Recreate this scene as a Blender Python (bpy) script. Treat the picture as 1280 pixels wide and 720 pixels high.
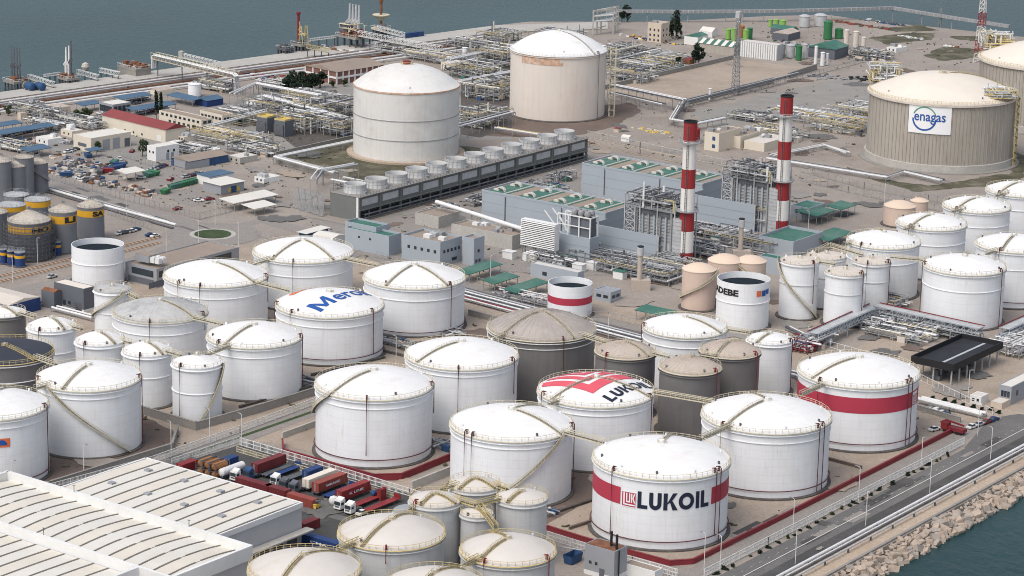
import bpy, bmesh, math, random
from mathutils import Vector, Matrix
for _o in list(bpy.data.objects): bpy.data.objects.remove(_o)
sc = bpy.context.scene
col = sc.collection
R_ = math.radians
# ---------------- camera ----------------
FPX, PITCH, ROLL, HCAM = 3295.0, 14.92, 1.28, 250.0
_p, _r = R_(PITCH), R_(ROLL)
_f = Vector((0, math.cos(_p), -math.sin(_p))); _x = Vector((1, 0, 0)); _d = _f.cross(_x)
AXR = math.cos(_r)*_x - math.sin(_r)*_d
AXD = math.sin(_r)*_x + math.cos(_r)*_d
cam = bpy.data.cameras.new('camera'); camo = bpy.data.objects.new('camera', cam); col.objects.link(camo)
m3 = Matrix((AXR, -AXD, -_f)).transposed()
camo.matrix_world = Matrix.Translation((0, 0, HCAM)) @ m3.to_4x4()
cam.sensor_width = 36.0; cam.lens = FPX/1280*36; cam.clip_start = 1; cam.clip_end = 20000
sc.camera = camo
# ---------------- light: bright overcast ----------------
SUN_EL, SUN_AZ = 55.0, -138.0     # overcast: wide soft sun high to the left, a little behind us
w = bpy.data.worlds.new('World'); sc.world = w; w.use_nodes = True
nt = w.node_tree; nt.nodes.clear()
sky = nt.nodes.new('ShaderNodeTexSky'); sky.sky_type = 'NISHITA'; sky.sun_disc = False
sky.sun_elevation = R_(SUN_EL); sky.sun_rotation = R_(SUN_AZ); sky.air_density = 1.0; sky.dust_density = 4.0; sky.ozone_density = 1.0
hs = nt.nodes.new('ShaderNodeHueSaturation'); hs.inputs['Saturation'].default_value = 0.62
bg = nt.nodes.new('ShaderNodeBackground'); bg.inputs['Strength'].default_value = 0.145
wo = nt.nodes.new('ShaderNodeOutputWorld')
nt.links.new(sky.outputs[0], hs.inputs['Color']); nt.links.new(hs.outputs[0], bg.inputs[0]); nt.links.new(bg.outputs[0], wo.inputs[0])
sl = bpy.data.lights.new('sun', 'SUN'); sl.energy = 0.75; sl.angle = R_(35); sl.color = (1.0, 0.97, 0.93)
so = bpy.data.objects.new('sun', sl); col.objects.link(so)
_sd = Vector((math.sin(R_(SUN_AZ))*math.cos(R_(SUN_EL)), math.cos(R_(SUN_AZ))*math.cos(R_(SUN_EL)), math.sin(R_(SUN_EL))))
so.rotation_euler = _sd.to_track_quat('Z', 'Y').to_euler()
so.location = (-200, 700, 300)
sc.view_settings.view_transform = 'Standard'; sc.view_settings.look = 'None'; sc.view_settings.gamma = 1
sc.view_settings.exposure = 0.43
sc.cycles.filter_width = 1.0
sc.render.resolution_x, sc.render.resolution_y = 1024, 576
rnd = random.Random(7)
# ---------------- photo pixel -> place on level z ----------------
CAMP = Vector((0, 0, HCAM))
def G(x, y, z=0.0):
    d = AXR*((x-640)/FPX) + AXD*((y-360)/FPX) + _f
    return CAMP + d*((z-HCAM)/d.z)
def pj(p):
    v = Vector(p)-CAMP; w_ = v.dot(_f)
    return 640+FPX*v.dot(AXR)/w_, 360+FPX*v.dot(AXD)/w_
def along(p, d, x=None, y=None):      # t so that p+t*d lies in picture column x / row y
    v = Vector(p)-CAMP
    ax, t = (AXR, (x-640)/FPX) if x is not None else (AXD, (y-360)/FPX)
    return (v.dot(ax)-t*v.dot(_f))/(t*d.dot(_f)-d.dot(ax))
UP = Vector((0, 0, 1))
GA = R_(36.5)
def dirs(deg=36.5):
    a = R_(deg); return Vector((math.cos(a), -math.sin(a), 0)), Vector((math.sin(a), math.cos(a), 0))
DB, DA = dirs()                        # grid: B falls to the right, A rises to the right
# ---------------- materials ----------------
MATS = {}
def mat(name, c, rough=.75, var=.12, scale=.25, streak=0.0, dirt=None, damt=.5, dscale=.06, bump=0.0, metal=0.0, spec=.3, fine=0.0, fscale=2.0, grit=0.0, course=0.0, rust=0.0):
    m = bpy.data.materials.new(name); m.use_nodes = True; t = m.node_tree; n = t.nodes; L = t.links
    b = n['Principled BSDF']; b.inputs['Roughness'].default_value = rough; b.inputs['Metallic'].default_value = metal
    b.inputs['Specular IOR Level'].default_value = spec
    tc = n.new('ShaderNodeTexCoord')
    def noise(sc_, det=5, vec=None, ro=.6):
        q = n.new('ShaderNodeTexNoise'); q.inputs['Scale'].default_value = sc_; q.inputs['Detail'].default_value = det; q.inputs['Roughness'].default_value = ro
        L.new(vec or tc.outputs['Object'], q.inputs['Vector']); return q.outputs[0]
    def ramp(src, lo, hi):
        q = n.new('ShaderNodeMapRange'); q.inputs[1].default_value = lo; q.inputs[2].default_value = hi; L.new(src, q.inputs[0]); return q.outputs[0]
    def mix(fac, a, bb, mode='MIX', f=None):
        q = n.new('ShaderNodeMix'); q.data_type = 'RGBA'; q.blend_type = mode
        if fac is None: q.inputs[0].default_value = f
        else: L.new(fac, q.inputs[0])
        for i, s in ((6, a), (7, bb)):
            if isinstance(s, tuple): q.inputs[i].default_value = (*s[:3], 1)
            else: L.new(s, q.inputs[i])
        return q.outputs[2]
    lo = tuple(max(0, k*(1-var)) for k in c); hi = tuple(min(1, k*(1+var)) for k in c)
    base = mix(ramp(noise(scale), .3, .7), lo, hi)
    if fine:
        k = ramp(noise(fscale, 3), .25, .75)
        base = mix(k, base, mix(None, base, (1-fine,)*3, 'MULTIPLY', 1.0))
    if grit:
        k = ramp(noise(.35, 9, ro=.8), .52, .66)
        q = n.new('ShaderNodeMath'); q.operation = 'MULTIPLY'; q.inputs[1].default_value = grit; L.new(k, q.inputs[0])
        base = mix(q.outputs[0], base, tuple(k_*.55 for k_ in c))
        k = ramp(noise(.21, 9, ro=.8), .56, .68)
        q = n.new('ShaderNodeMath'); q.operation = 'MULTIPLY'; q.inputs[1].default_value = grit*.8; L.new(k, q.inputs[0])
        base = mix(q.outputs[0], base, tuple(min(.8, k_*1.3) for k_ in c))
    if dirt:
        k = ramp(noise(dscale, 8, ro=.72), .49, .66)
        q = n.new('ShaderNodeMath'); q.operation = 'MULTIPLY'; q.inputs[1].default_value = damt; L.new(k, q.inputs[0])
        base = mix(q.outputs[0], base, dirt)
    if course:
        sx = n.new('ShaderNodeSeparateXYZ'); L.new(tc.outputs['Object'], sx.inputs[0])
        def mth(op, a, v):
            q = n.new('ShaderNodeMath'); q.operation = op; L.new(a, q.inputs[0]); q.inputs[1].default_value = v; return q.outputs[0]
        at = n.new('ShaderNodeMath'); at.operation = 'ARCTAN2'; L.new(sx.outputs[0], at.inputs[0]); L.new(sx.outputs[1], at.inputs[1])
        fz = mth('FRACT', mth('DIVIDE', sx.outputs[2], 2.4), 0); ln = mth('LESS_THAN', fz, .07)
        fa = mth('FRACT', mth('MULTIPLY', at.outputs[0], 2.9), 0); lv = mth('LESS_THAN', fa, .02)
        q = n.new('ShaderNodeMath'); q.operation = 'MAXIMUM'; L.new(ln, q.inputs[0]); L.new(lv, q.inputs[1])
        pl = mth('MULTIPLY', q.outputs[0], course); base = mix(pl, base, tuple(k_*.45 for k_ in c))
        wn = n.new('ShaderNodeTexWhiteNoise'); wn.noise_dimensions = '2D'; cb = n.new('ShaderNodeCombineXYZ')
        L.new(mth('FLOOR', mth('DIVIDE', sx.outputs[2], 2.4), 0), cb.inputs[0]); L.new(mth('FLOOR', mth('MULTIPLY', at.outputs[0], 2.9), 0), cb.inputs[1]); L.new(cb.outputs[0], wn.inputs['Vector'])
        base = mix(mth('MULTIPLY', wn.outputs[0], course*.5), base, tuple(k_*.75 for k_ in c))
    if streak:
        mp = n.new('ShaderNodeMapping'); mp.inputs['Scale'].default_value = (1, 1, .05); L.new(tc.outputs['Object'], mp.inputs[0])
        k = ramp(noise(.8, 4, mp.outputs[0]), .5, .85)
        q = n.new('ShaderNodeMath'); q.operation = 'MULTIPLY'; q.inputs[1].default_value = streak; L.new(k, q.inputs[0])
        base = mix(q.outputs[0], base, (c[0]*.55, c[1]*.5, c[2]*.44))
    if rust:
        mp = n.new('ShaderNodeMapping'); mp.inputs['Scale'].default_value = (1, 1, .07); L.new(tc.outputs['Object'], mp.inputs[0])
        k1 = ramp(noise(2.2, 3, mp.outputs[0]), .60, .74); k2 = ramp(noise(.11, 4), .45, .65)
        q = n.new('ShaderNodeMath'); q.operation = 'MULTIPLY'; L.new(k1, q.inputs[0]); L.new(k2, q.inputs[1])
        q2 = n.new('ShaderNodeMath'); q2.operation = 'MULTIPLY'; q2.inputs[1].default_value = rust; L.new(q.outputs[0], q2.inputs[0])
        base = mix(q2.outputs[0], base, (.30, .21, .15))
    L.new(base, b.inputs['Base Color'])
    if bump:
        q = n.new('ShaderNodeBump'); q.inputs['Strength'].default_value = bump; q.inputs['Distance'].default_value = .3
        L.new(noise(fscale, 4), q.inputs['Height']); L.new(q.outputs[0], b.inputs['Normal'])
    MATS[name] = m
    return m
mat('tank_white', (.785, .80, .81), .55, .03, .08, streak=.18, dirt=(.64, .62, .58), damt=.35, dscale=.06, course=.13, rust=.4)
mat('roof_white', (.79, .785, .765), .6, .03, .12, dirt=(.58, .53, .46), damt=.42, dscale=.13, fine=.06, fscale=.8)
mat('roof_cream', (.62, .56, .49), .7, .06, .15, dirt=(.46, .40, .33), damt=.5, dscale=.12)
mat('roof_beige', (.60, .56, .51), .7, .05, .12, dirt=(.50, .44, .38), damt=.5, dscale=.07)
mat('roof_taupe', (.36, .32, .29), .7, .07, .2, dirt=(.47, .43, .38), damt=.5, dscale=.1)
mat('roof_tan', (.46, .395, .335), .7, .07, .3, dirt=(.36, .30, .26), damt=.5, dscale=.2)
mat('roof_black', (.035, .04, .055), .6, .2, .1)
mat('roof_sooty', (.46, .455, .44), .65, .15, .3, dirt=(.10, .10, .105), damt=.8, dscale=.05)
mat('tank_dark', (.165, .158, .156), .6, .12, .1, streak=.35, dirt=(.16, .15, .15), damt=.4)
mat('tank_grey', (.54, .545, .54), .55, .05, .1, streak=.4, dirt=(.44, .42, .39), damt=.5, course=.14, rust=.5)
mat('tank_peach', (.60, .47, .39), .65, .04, .1, streak=.2)
mat('roof_peach', (.68, .54, .42), .65, .04, .1)
mat('lng_white', (.66, .65, .62), .7, .05, .06, streak=.25, rust=.45, dirt=(.50, .47, .43), damt=.5, dscale=.05)
mat('lng_peach', (.70, .635, .565), .65, .04, .05, streak=.2, rust=.45, dirt=(.62, .50, .41), damt=.4, dscale=.03)
mat('concrete_wall', (.38, .35, .305), .85, .08, .06, streak=.6, rust=.45, dirt=(.28, .255, .215), damt=.4, dscale=.05)
mat('concrete', (.30, .285, .262), .9, .1, .1, dirt=(.26, .24, .21), damt=.5, dscale=.08, fine=.25, fscale=1.3, grit=.3)
mat('concrete_pale', (.48, .46, .42), .9, .08, .1, dirt=(.36, .33, .29), damt=.4, dscale=.08, fine=.25, fscale=1.3, grit=.3)
mat('red_paint', (.195, .026, .034), .6, .1, .2, dirt=(.25, .05, .05), damt=.4)
mat('band_red', (.42, .045, .075), .6, .05, .1)
mat('chimney_red', (.29, .028, .03), .6, .1, .1, streak=.3)
mat('chimney_white', (.72, .70, .66), .6, .06, .1, streak=.3)
mat('rust_pipe', (.10, .035, .035), .7, .2, .4)
mat('rail_cream', (.56, .51, .38), .7, .15, .5)
mat('rail_yellow', (.52, .42, .20), .7, .15, .5)
mat('rail_white', (.66, .66, .64), .7, .08, .5)
mat('grating', (.13, .12, .10), .8, .25, .6)
mat('steel', (.27, .275, .28), .6, .15, .4)
mat('steel_dark', (.10, .105, .115), .6, .25, .3)
mat('galv', (.44, .45, .455), .55, .12, .4, dirt=(.3, .29, .28), damt=.4, dscale=.3)
mat('pipe_white', (.68, .68, .67), .5, .08, .3)
mat('ink_navy', (.016, .022, .045), .6, .1)
mat('ink_black', (.02, .02, .022), .6, .1)
mat('ink_blue', (.02, .09, .32), .6, .05)
mat('ink_orange', (.70, .17, .06), .6, .08)
mat('ink_pink', (.66, .10, .13), .6, .05)
mat('sign_white', (.80, .80, .80), .6, .02)
mat('oil_dark', (.024, .032, .04), 1.0, .15, spec=0)
mat('rust', (.20, .09, .05), .85, .3, .5)
mat('silo_grey', (.17, .18, .20), .6, .1, .15, streak=.3)
mat('silo_roof', (.48, .44, .38), .6, .12, .4, dirt=(.30, .22, .15), damt=.6, dscale=.25)
mat('band_yellow', (.66, .36, .03), .6, .1, .3, dirt=(.4, .22, .05), damt=.4)
mat('clad_blue', (.345, .385, .42), .5, .05, .08, dirt=(.30, .35, .40), damt=.3, dscale=.04)
mat('wall_pale', (.46, .465, .475), .6, .05, .1, dirt=(.38, .38, .38), damt=.3)
mat('clad_grey', (.30, .31, .33), .55, .07, .1)
mat('clad_dark', (.12, .13, .15), .6, .12, .1)
mat('green_roof', (.05, .15, .115), .7, .12, .15, dirt=(.16, .22, .18), damt=.5, dscale=.1)
mat('green_tank', (.04, .17, .07), .5, .1, .2)
mat('lime_tank', (.22, .42, .10), .5, .1, .2)
mat('tan_wall', (.55, .47, .38), .85, .06, .1, dirt=(.44, .37, .30), damt=.3)
mat('cream_wall', (.64, .58, .48), .85, .05, .1, dirt=(.5, .44, .36), damt=.3)
mat('white_wall', (.70, .70, .68), .8, .05, .15)
mat('red_roof', (.23, .055, .055), .8, .1, .1, dirt=(.22, .06, .06), damt=.5)
mat('roof_gravel', (.33, .27, .22), .95, .12, .2, dirt=(.24, .2, .17), damt=.6, dscale=.1, fine=.2)
mat('roof_panel', (.65, .625, .565), .65, .04, .1, dirt=(.55, .52, .44), damt=.35, dscale=.06)
mat('roof_warm_panel', (.65, .605, .52), .65, .04, .1, dirt=(.56, .52, .44), damt=.35, dscale=.06)
mat('gravel_and_base_shade', (.12, .108, .098), .95, .25, .4, fine=.4, fscale=1.5)  # dark gravel; on tank pads its dark tone also paints the base shadow
mat('roof_cream_panel', (.70, .64, .55), .65, .04, .1)
mat('roof_seam', (.16, .145, .125), .7, .15, .3)
mat('blue_roof', (.07, .125, .19), .6, .12, .2)
mat('blue_paint', (.03, .075, .17), .6, .15, .3)
mat('navy_paint', (.02, .05, .16), .55, .12, .3)
mat('brick_dull', (.20, .105, .085), .85, .15, .3)
mat('maroon_paint', (.15, .028, .03), .55, .12, .3)
mat('box_red', (.22, .026, .03), .55, .1, .3, dirt=(.3, .05, .04), damt=.4, dscale=.3)
mat('box_orange', (.26, .06, .045), .55, .1, .3)
mat('orange_tank', (.36, .16, .06), .6, .2, .5)
mat('yellow_paint', (.60, .42, .08), .6, .15, .4)
mat('glass', (.03, .04, .05), .15, .1, spec=.6)
mat('rubber', (.02, .02, .02), .9, .1)
mat('asphalt_roof', (.028, .03, .036), .85, .15, .2)
mat('leaf', (.06, .09, .035), .8, .4, .8, fine=.5, fscale=3)
mat('leaf_dark', (.022, .04, .024), .85, .4, .6, fine=.5, fscale=3)
mat('bark', (.12, .09, .06), .9, .2)
mat('rock', (.49, .40, .32), .95, .2, .15, dirt=(.24, .19, .155), damt=.6, dscale=.3, fine=.3, bump=.4)
mat('rock_grey', (.40, .35, .30), .95, .2, .2, dirt=(.2, .17, .14), damt=.6, dscale=.3, fine=.3, bump=.4)
mat('rock_wet', (.10, .085, .07), .6, .25, .3, bump=.4)
mat('asphalt', (.16, .155, .148), .92, .08, .03, dirt=(.21, .2, .185), damt=.5, dscale=.02, fine=.34, fscale=1.3, grit=.5)
mat('asphalt_dark', (.085, .083, .08), .92, .1, .04, dirt=(.14, .135, .13), damt=.5, dscale=.05, fine=.34, fscale=1.3, grit=.5)
mat('asphalt_pale', (.315, .288, .262), .92, .08, .03, dirt=(.2, .185, .17), damt=.5, dscale=.03, fine=.34, fscale=1.3, grit=.5)
mat('earth_pink', (.36, .315, .275), .95, .1, .03, dirt=(.235, .20, .172), damt=.75, dscale=.035, fine=.34, fscale=1.3, grit=.5)
mat('earth_tan', (.43, .355, .285), .95, .1, .03, dirt=(.27, .215, .165), damt=.75, dscale=.04, fine=.34, fscale=1.3, grit=.5)
mat('earth_brown', (.19, .145, .12), .95, .15, .05, dirt=(.11, .085, .07), damt=.6, dscale=.06, fine=.34, fscale=1.3, grit=.5)
mat('sand', (.52, .42, .32), .95, .1, .05, dirt=(.40, .30, .22), damt=.6, dscale=.06, fine=.34, fscale=1.3, grit=.5)
mat('scrub', (.105, .10, .062), .95, .3, .08, dirt=(.22, .19, .15), damt=.7, dscale=.08, fine=.34, fscale=1.3, grit=.5)
mat('grass', (.055, .085, .035), .95, .25, .15, fine=.3, fscale=.8)
mat('paint_line', (.62, .62, .60), .8, .1, .3)
mat('red_stripe_ground', (.38, .10, .07), .9, .15, .2)
# ---------------- mesh builder ----------------
class MB:
    def __init__(s): s.v = []; s.f = []; s.m = []; s.mi = 0
    def add(s, vs, fs):
        o = len(s.v); s.v += [tuple(q) for q in vs]; s.f += [tuple(i+o for i in f) for f in fs]; s.m += [s.mi]*len(fs); return s
    def box(s, x0, x1, y0, y1, z0, z1):
        return s.add([(x0,y0,z0),(x1,y0,z0),(x1,y1,z0),(x0,y1,z0),(x0,y0,z1),(x1,y0,z1),(x1,y1,z1),(x0,y1,z1)],
                     [(3,2,1,0),(4,5,6,7),(0,1,5,4),(1,2,6,5),(2,3,7,6),(3,0,4,7)])
    def beam(s, p, q, wd, h=None, up=UP):
        p, q = Vector(p), Vector(q); d = (q-p)
        if d.length < 1e-6: return s
        d.normalize(); h = h or wd
        sd = d.cross(up)
        if sd.length < 1e-3: sd = d.cross(Vector((0, 1, 0)))
        sd.normalize(); u = sd.cross(d); sd = sd*(wd/2); u = u*(h/2)
        vs = [e+a*sd+b*u for e in (p, q) for a, b in ((-1,-1),(1,-1),(1,1),(-1,1))]
        return s.add(vs, [(3,2,1,0),(4,5,6,7),(0,1,5,4),(1,2,6,5),(2,3,7,6),(3,0,4,7)])
    def tube(s, pts, r, n=6, closed=False):
        P = [Vector(p) for p in pts]; k = len(P); rings = []
        for i, p in enumerate(P):
            if closed: d = P[(i+1) % k]-P[i-1]
            else: d = P[min(i+1, k-1)]-P[max(i-1, 0)]
            d.normalize(); sd = d.cross(UP)
            if sd.length < 1e-2: sd = d.cross(Vector((0, 1, 0)))
            sd.normalize(); u = sd.cross(d)
            rings.append([p+sd*(r*math.cos(2*math.pi*j/n))+u*(r*math.sin(2*math.pi*j/n)) for j in range(n)])
        vs = [q for rr in rings for q in rr]; fs = []
        for i in range(k if closed else k-1):
            a, b = i*n, ((i+1) % k)*n
            for j in range(n): fs.append((a+j, a+(j+1) % n, b+(j+1) % n, b+j))
        if not closed: fs += [tuple(range(n))[::-1], tuple(range((k-1)*n, k*n))]
        return s.add(vs, fs)
    def lathe(s, prof, n=48, x=0, y=0, a0=0, a1=None, close_top=False):
        full = a1 is None; k = n if full else n+1; span = 2*math.pi if full else a1-a0
        vs = []; fs = []
        for r, z in prof:
            for j in range(k):
                t = a0+span*j/n; vs.append((x+r*math.cos(t), y+r*math.sin(t), z))
        for i in range(len(prof)-1):
            for j in range(n):
                j2 = (j+1) % k if full else j+1
                fs.append((i*k+j, i*k+j2, (i+1)*k+j2, (i+1)*k+j))
        return s.add(vs, fs)
    def cyl(s, x, y, z0, z1, r, n=20, r1=None):
        r1 = r if r1 is None else r1
        s.lathe([(r, z0), (r1, z1)], n, x, y)
        s.add([(x+r1*math.cos(2*math.pi*j/n), y+r1*math.sin(2*math.pi*j/n), z1) for j in range(n)], [tuple(range(n))])
        return s
    def prism(s, pts, z0, z1):
        n = len(pts); vs = [(p[0], p[1], z0) for p in pts]+[(p[0], p[1], z1) for p in pts]
        A = sum(pts[i][0]*pts[(i+1) % n][1]-pts[(i+1) % n][0]*pts[i][1] for i in range(n))
        fs = [tuple(range(n))[::-1], tuple(range(n, 2*n))]+[(i, (i+1) % n, (i+1) % n+n, i+n) for i in range(n)]
        if A < 0: fs = [f[::-1] for f in fs]
        return s.add(vs, fs)
    def hcyl(s, p, q, r, n=16, dome=True):       # lying vessel with dished ends
        p, q = Vector(p), Vector(q); d = (q-p).normalized(); sd = d.cross(UP).normalized() if abs(d.z) < .99 else Vector((1,0,0)); u = sd.cross(d)
        e = r*.35 if dome else .001
        st = [(p-d*e, r*.45), (p-d*e*.5, r*.85), (p, r), (q, r), (q+d*e*.5, r*.85), (q+d*e, r*.45)]
        vs = [c+sd*(rr*math.cos(2*math.pi*j/n))+u*(rr*math.sin(2*math.pi*j/n)) for c, rr in st for j in range(n)]
        fs = [(i*n+j, i*n+(j+1) % n, (i+1)*n+(j+1) % n, (i+1)*n+j) for i in range(5) for j in range(n)]
        fs += [tuple(range(n))[::-1], tuple(range(5*n, 6*n))]
        return s.add(vs, fs)
    def mesh(s, name, mats, smooth=False):
        me = bpy.data.meshes.new(name); me.from_pydata(s.v, [], s.f)
        for q in (mats if isinstance(mats, (list, tuple)) else [mats]): me.materials.append(MATS[q])
        if any(s.m): me.polygons.foreach_set('material_index', s.m)
        if smooth:
            me.polygons.foreach_set('use_smooth', [True]*len(me.polygons)); me.set_sharp_from_angle(angle=R_(35))
        me.update(); return me
    def build(s, name, mats, parent=None, loc=None, rz=0, smooth=False):
        return link(name, s.mesh(name, mats, smooth), parent, loc, rz)
def link(name, data, parent=None, loc=None, rz=0):
    o = bpy.data.objects.new(name, data); col.objects.link(o)
    if parent: o.parent = parent
    if loc is not None: o.location = loc
    if rz: o.rotation_euler = (0, 0, rz)
    return o
def tag(o, label=None, cat=None, group=None, kind=None):
    if label: o['label'] = label
    if cat: o['category'] = cat
    if group: o['group'] = group
    if kind: o['kind'] = kind
    return o
def thing(name, label, cat, loc=(0, 0, 0), rz=0, group=None):
    o = link(name, None, None, loc, rz); o.empty_display_size = 1
    return tag(o, label, cat, group)
def stuff(o): o['kind'] = 'stuff'; return o
def dup(o, loc=None, rz=None, label=None, parent=None):
    c = o.copy(); col.objects.link(c)
    if parent: c.parent = parent
    if loc is not None: c.location = loc
    if rz is not None: c.rotation_euler = (0, 0, rz)
    if label: c['label'] = label
    for ch in list(o.children): dup(ch, parent=c)
    return c
def sheet(name, px, z, m, parent=None):
    pts = [G(x, y, z) for x, y in px]
    if m in ('earth_pink', 'earth_tan', 'earth_brown', 'scrub', 'sand', 'asphalt_pale', 'concrete') and name not in ('jetty_road', 'pipe_trench', 'yard_road'):
        q = []
        for p0, p1 in zip(pts, pts[1:]+pts[:1]):
            k = max(1, int((p1-p0).length/3.0)); nrm = (p1-p0).cross(UP).normalized() if (p1-p0).length > .1 else UP*0; w_ = 0.0
            for i in range(k):
                w_ = w_*.7+rnd.gauss(0, .8); q.append(p0+(p1-p0)*(i/k)+nrm*(w_ if i else 0))
        pts = q
    b = MB(); b.add([(p.x, p.y, z) for p in pts], [tuple(range(len(pts)))])
    o = b.build(name, m)
    me = o.data
    if me.polygons[0].normal.z < 0: me.flip_normals()
    o['kind'] = 'structure'
    return o
def wsheet(name, pts, z, m):
    b = MB(); b.add([(p[0], p[1], z) for p in pts], [tuple(range(len(pts)))]); o = b.build(name, m)
    if o.data.polygons[0].normal.z < 0: o.data.flip_normals()
    o['kind'] = 'structure'; return o
def strip(name, px, wd, z, m, thick=0):     # band of constant width along a line of pixels
    P = [G(x, y, z) for x, y in px]; L = []; Rr = []
    for i, p in enumerate(P):
        d = (P[min(i+1, len(P)-1)]-P[max(i-1, 0)]).normalized(); n = Vector((-d.y, d.x, 0))
        L.append(p+n*wd/2); Rr.append(p-n*wd/2)
    n = len(P); b = MB(); b.add(L+Rr, [(i, i+n, i+1+n, i+1) for i in range(n-1)])
    o = b.build(name, m); o['kind'] = 'structure'
    if o.data.polygons[0].normal.z < 0: o.data.flip_normals()
    return o
# ---------------- water, land, sheets ----------------
def water_mat():
    m = bpy.data.materials.new('sea_water'); m.use_nodes = True; t = m.node_tree; n = t.nodes; L = t.links; b = n['Principled BSDF']
    b.inputs['Roughness'].default_value = .22; b.inputs['Specular IOR Level'].default_value = .22; b.inputs['IOR'].default_value = 1.33
    tc = n.new('ShaderNodeTexCoord'); q = n.new('ShaderNodeTexNoise'); q.inputs['Scale'].default_value = .006; q.inputs['Detail'].default_value = 6
    L.new(tc.outputs['Object'], q.inputs['Vector'])
    r = n.new('ShaderNodeValToRGB'); r.color_ramp.elements[0].color = (.009, .036, .038, 1); r.color_ramp.elements[1].color = (.017, .052, .056, 1)
    r.color_ramp.elements[0].position = .35; r.color_ramp.elements[1].position = .7
    L.new(q.outputs[0], r.inputs[0]); L.new(r.outputs[0], b.inputs['Base Color'])
    wv = n.new('ShaderNodeTexNoise'); wv.inputs['Scale'].default_value = .25; wv.inputs['Detail'].default_value = 6; wv.inputs['Roughness'].default_value = .65
    mp = n.new('ShaderNodeMapping'); mp.inputs['Scale'].default_value = (1, .55, 1); mp.inputs['Rotation'].default_value = (0, 0, .5)
    L.new(tc.outputs['Object'], mp.inputs[0]); L.new(mp.outputs[0], wv.inputs['Vector'])
    bp = n.new('ShaderNodeBump'); bp.inputs['Strength'].default_value = 1.0; bp.inputs['Distance'].default_value = .6
    L.new(wv.outputs[0], bp.inputs['Height']); L.new(bp.outputs[0], b.inputs['Normal'])
    MATS['sea_water'] = m
water_mat()
SEA = -2.6
wsheet('sea', [(-9000, -2000), (9000, -2000), (9000, 14000), (-9000, 14000)], SEA, 'sea_water')
COAST = [(-420, 174), (0, 115), (160, 92.5), (320, 71), (480, 50), (620, 31.5), (662, 27), (760, 27), (850, 26), (960, 20), (1035, 18.5), (1090, 26.5), (1175, 34.5), (1225, 40), (1420, 62)]
lp = [G(x, y) for x, y in COAST]
c0 = G(1040, 719.5); c1 = c0+DA*420; c2 = c0-DA*330
land = [(p.x, p.y) for p in lp]+[(c1.x+250, c1.y+120), (c1.x, c1.y), (c2.x, c2.y), (-600, 250), (-900, 700)]
b = MB(); b.prism(land, -8, 0); g = b.build('ground', 'earth_pink'); g['kind'] = 'structure'
def lineA(p, t0, t1): return [p+DA*t0, p+DA*t1]
def bandA(name, px0, px1, t0, t1, z, m):     # band between two grid-A lines through two pixels
    a, c = G(*px0, z), G(*px1, z); o = (c-a).dot(DB)
    return wsheet(name, [a+DA*t0, a+DA*t1, a+DA*t1+DB*o, a+DA*t0+DB*o], z, m)
# sea road, its strips and lines
bandA('road', (960, 688), (976, 720), -150, 330, .05, 'asphalt')
bandA('road_dark_lane', (960, 714), (976, 718.5), -150, 330, .08, 'asphalt_dark')
bandA('inner_road', (960, 661), (960, 676), -64, 150, .05, 'asphalt_pale')
bandA('sand_strip', (984, 722), (1036, 718.6), -150, 330, .06, 'sand')
for nm, p0, t0, t1 in (('lane_line', (960, 704), -140, 200),):
    q = G(*p0, .2); w_ = .14
    wsheet(nm, [q+DA*t0-DB*w_, q+DA*t1-DB*w_, q+DA*t1+DB*w_, q+DA*t0+DB*w_], .2, 'paint_line')
q = G(960, 697.5, .2); bb = MB()
for k in range(-30, 60):
    s0 = q+DA*(k*4.5); bb.add([s0-DB*.05, s0+DA*1.2-DB*.05, s0+DA*1.2+DB*.05, s0+DB*.05], [(0, 3, 2, 1)])
o = bb.build('lane_dashes', 'paint_line'); o['kind'] = 'structure'
# tank yard floors
sheet('tank_yard', [(340, 552), (470, 592), (503, 593), (563, 568), (640, 600), (684, 660), (790, 690), (837, 702), (866, 701), (960, 653), (1190, 538), (1150, 500), (1040, 440), (900, 410), (620, 345), (440, 300), (230, 310), (60, 420), (-60, 470), (-60, 640), (60, 606), (190, 570)], .03, 'earth_tan')
sheet('brown_yard', [(640, 640), (684, 655), (742, 622), (742, 585), (715, 575), (660, 600)], .07, 'earth_brown')
sheet('brown_yard', [(-40, 630), (62, 600), (190, 562), (225, 545), (180, 515), (100, 520), (-40, 560)], .07, 'earth_brown')
sheet('brown_yard', [(478, 430), (600, 480), (690, 500), (690, 430), (600, 410), (540, 425)], .06, 'earth_brown')
sheet('truck_yard', [(215, 575), (300, 548), (330, 556), (520, 618), (560, 640), (480, 700), (380, 730), (300, 640)], .07, 'asphalt_dark')
# left road along the tank dike
sheet('yard_road', [(-60, 652), (62, 612), (190, 577), (394, 505), (470, 470), (478, 478), (394, 520), (300, 556), (190, 590), (60, 628), (-60, 668)], .09, 'asphalt_pale')
strip('verge_grass', [(200, 583), (300, 546), (392, 514)], 1.6, .12, 'grass')
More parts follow.
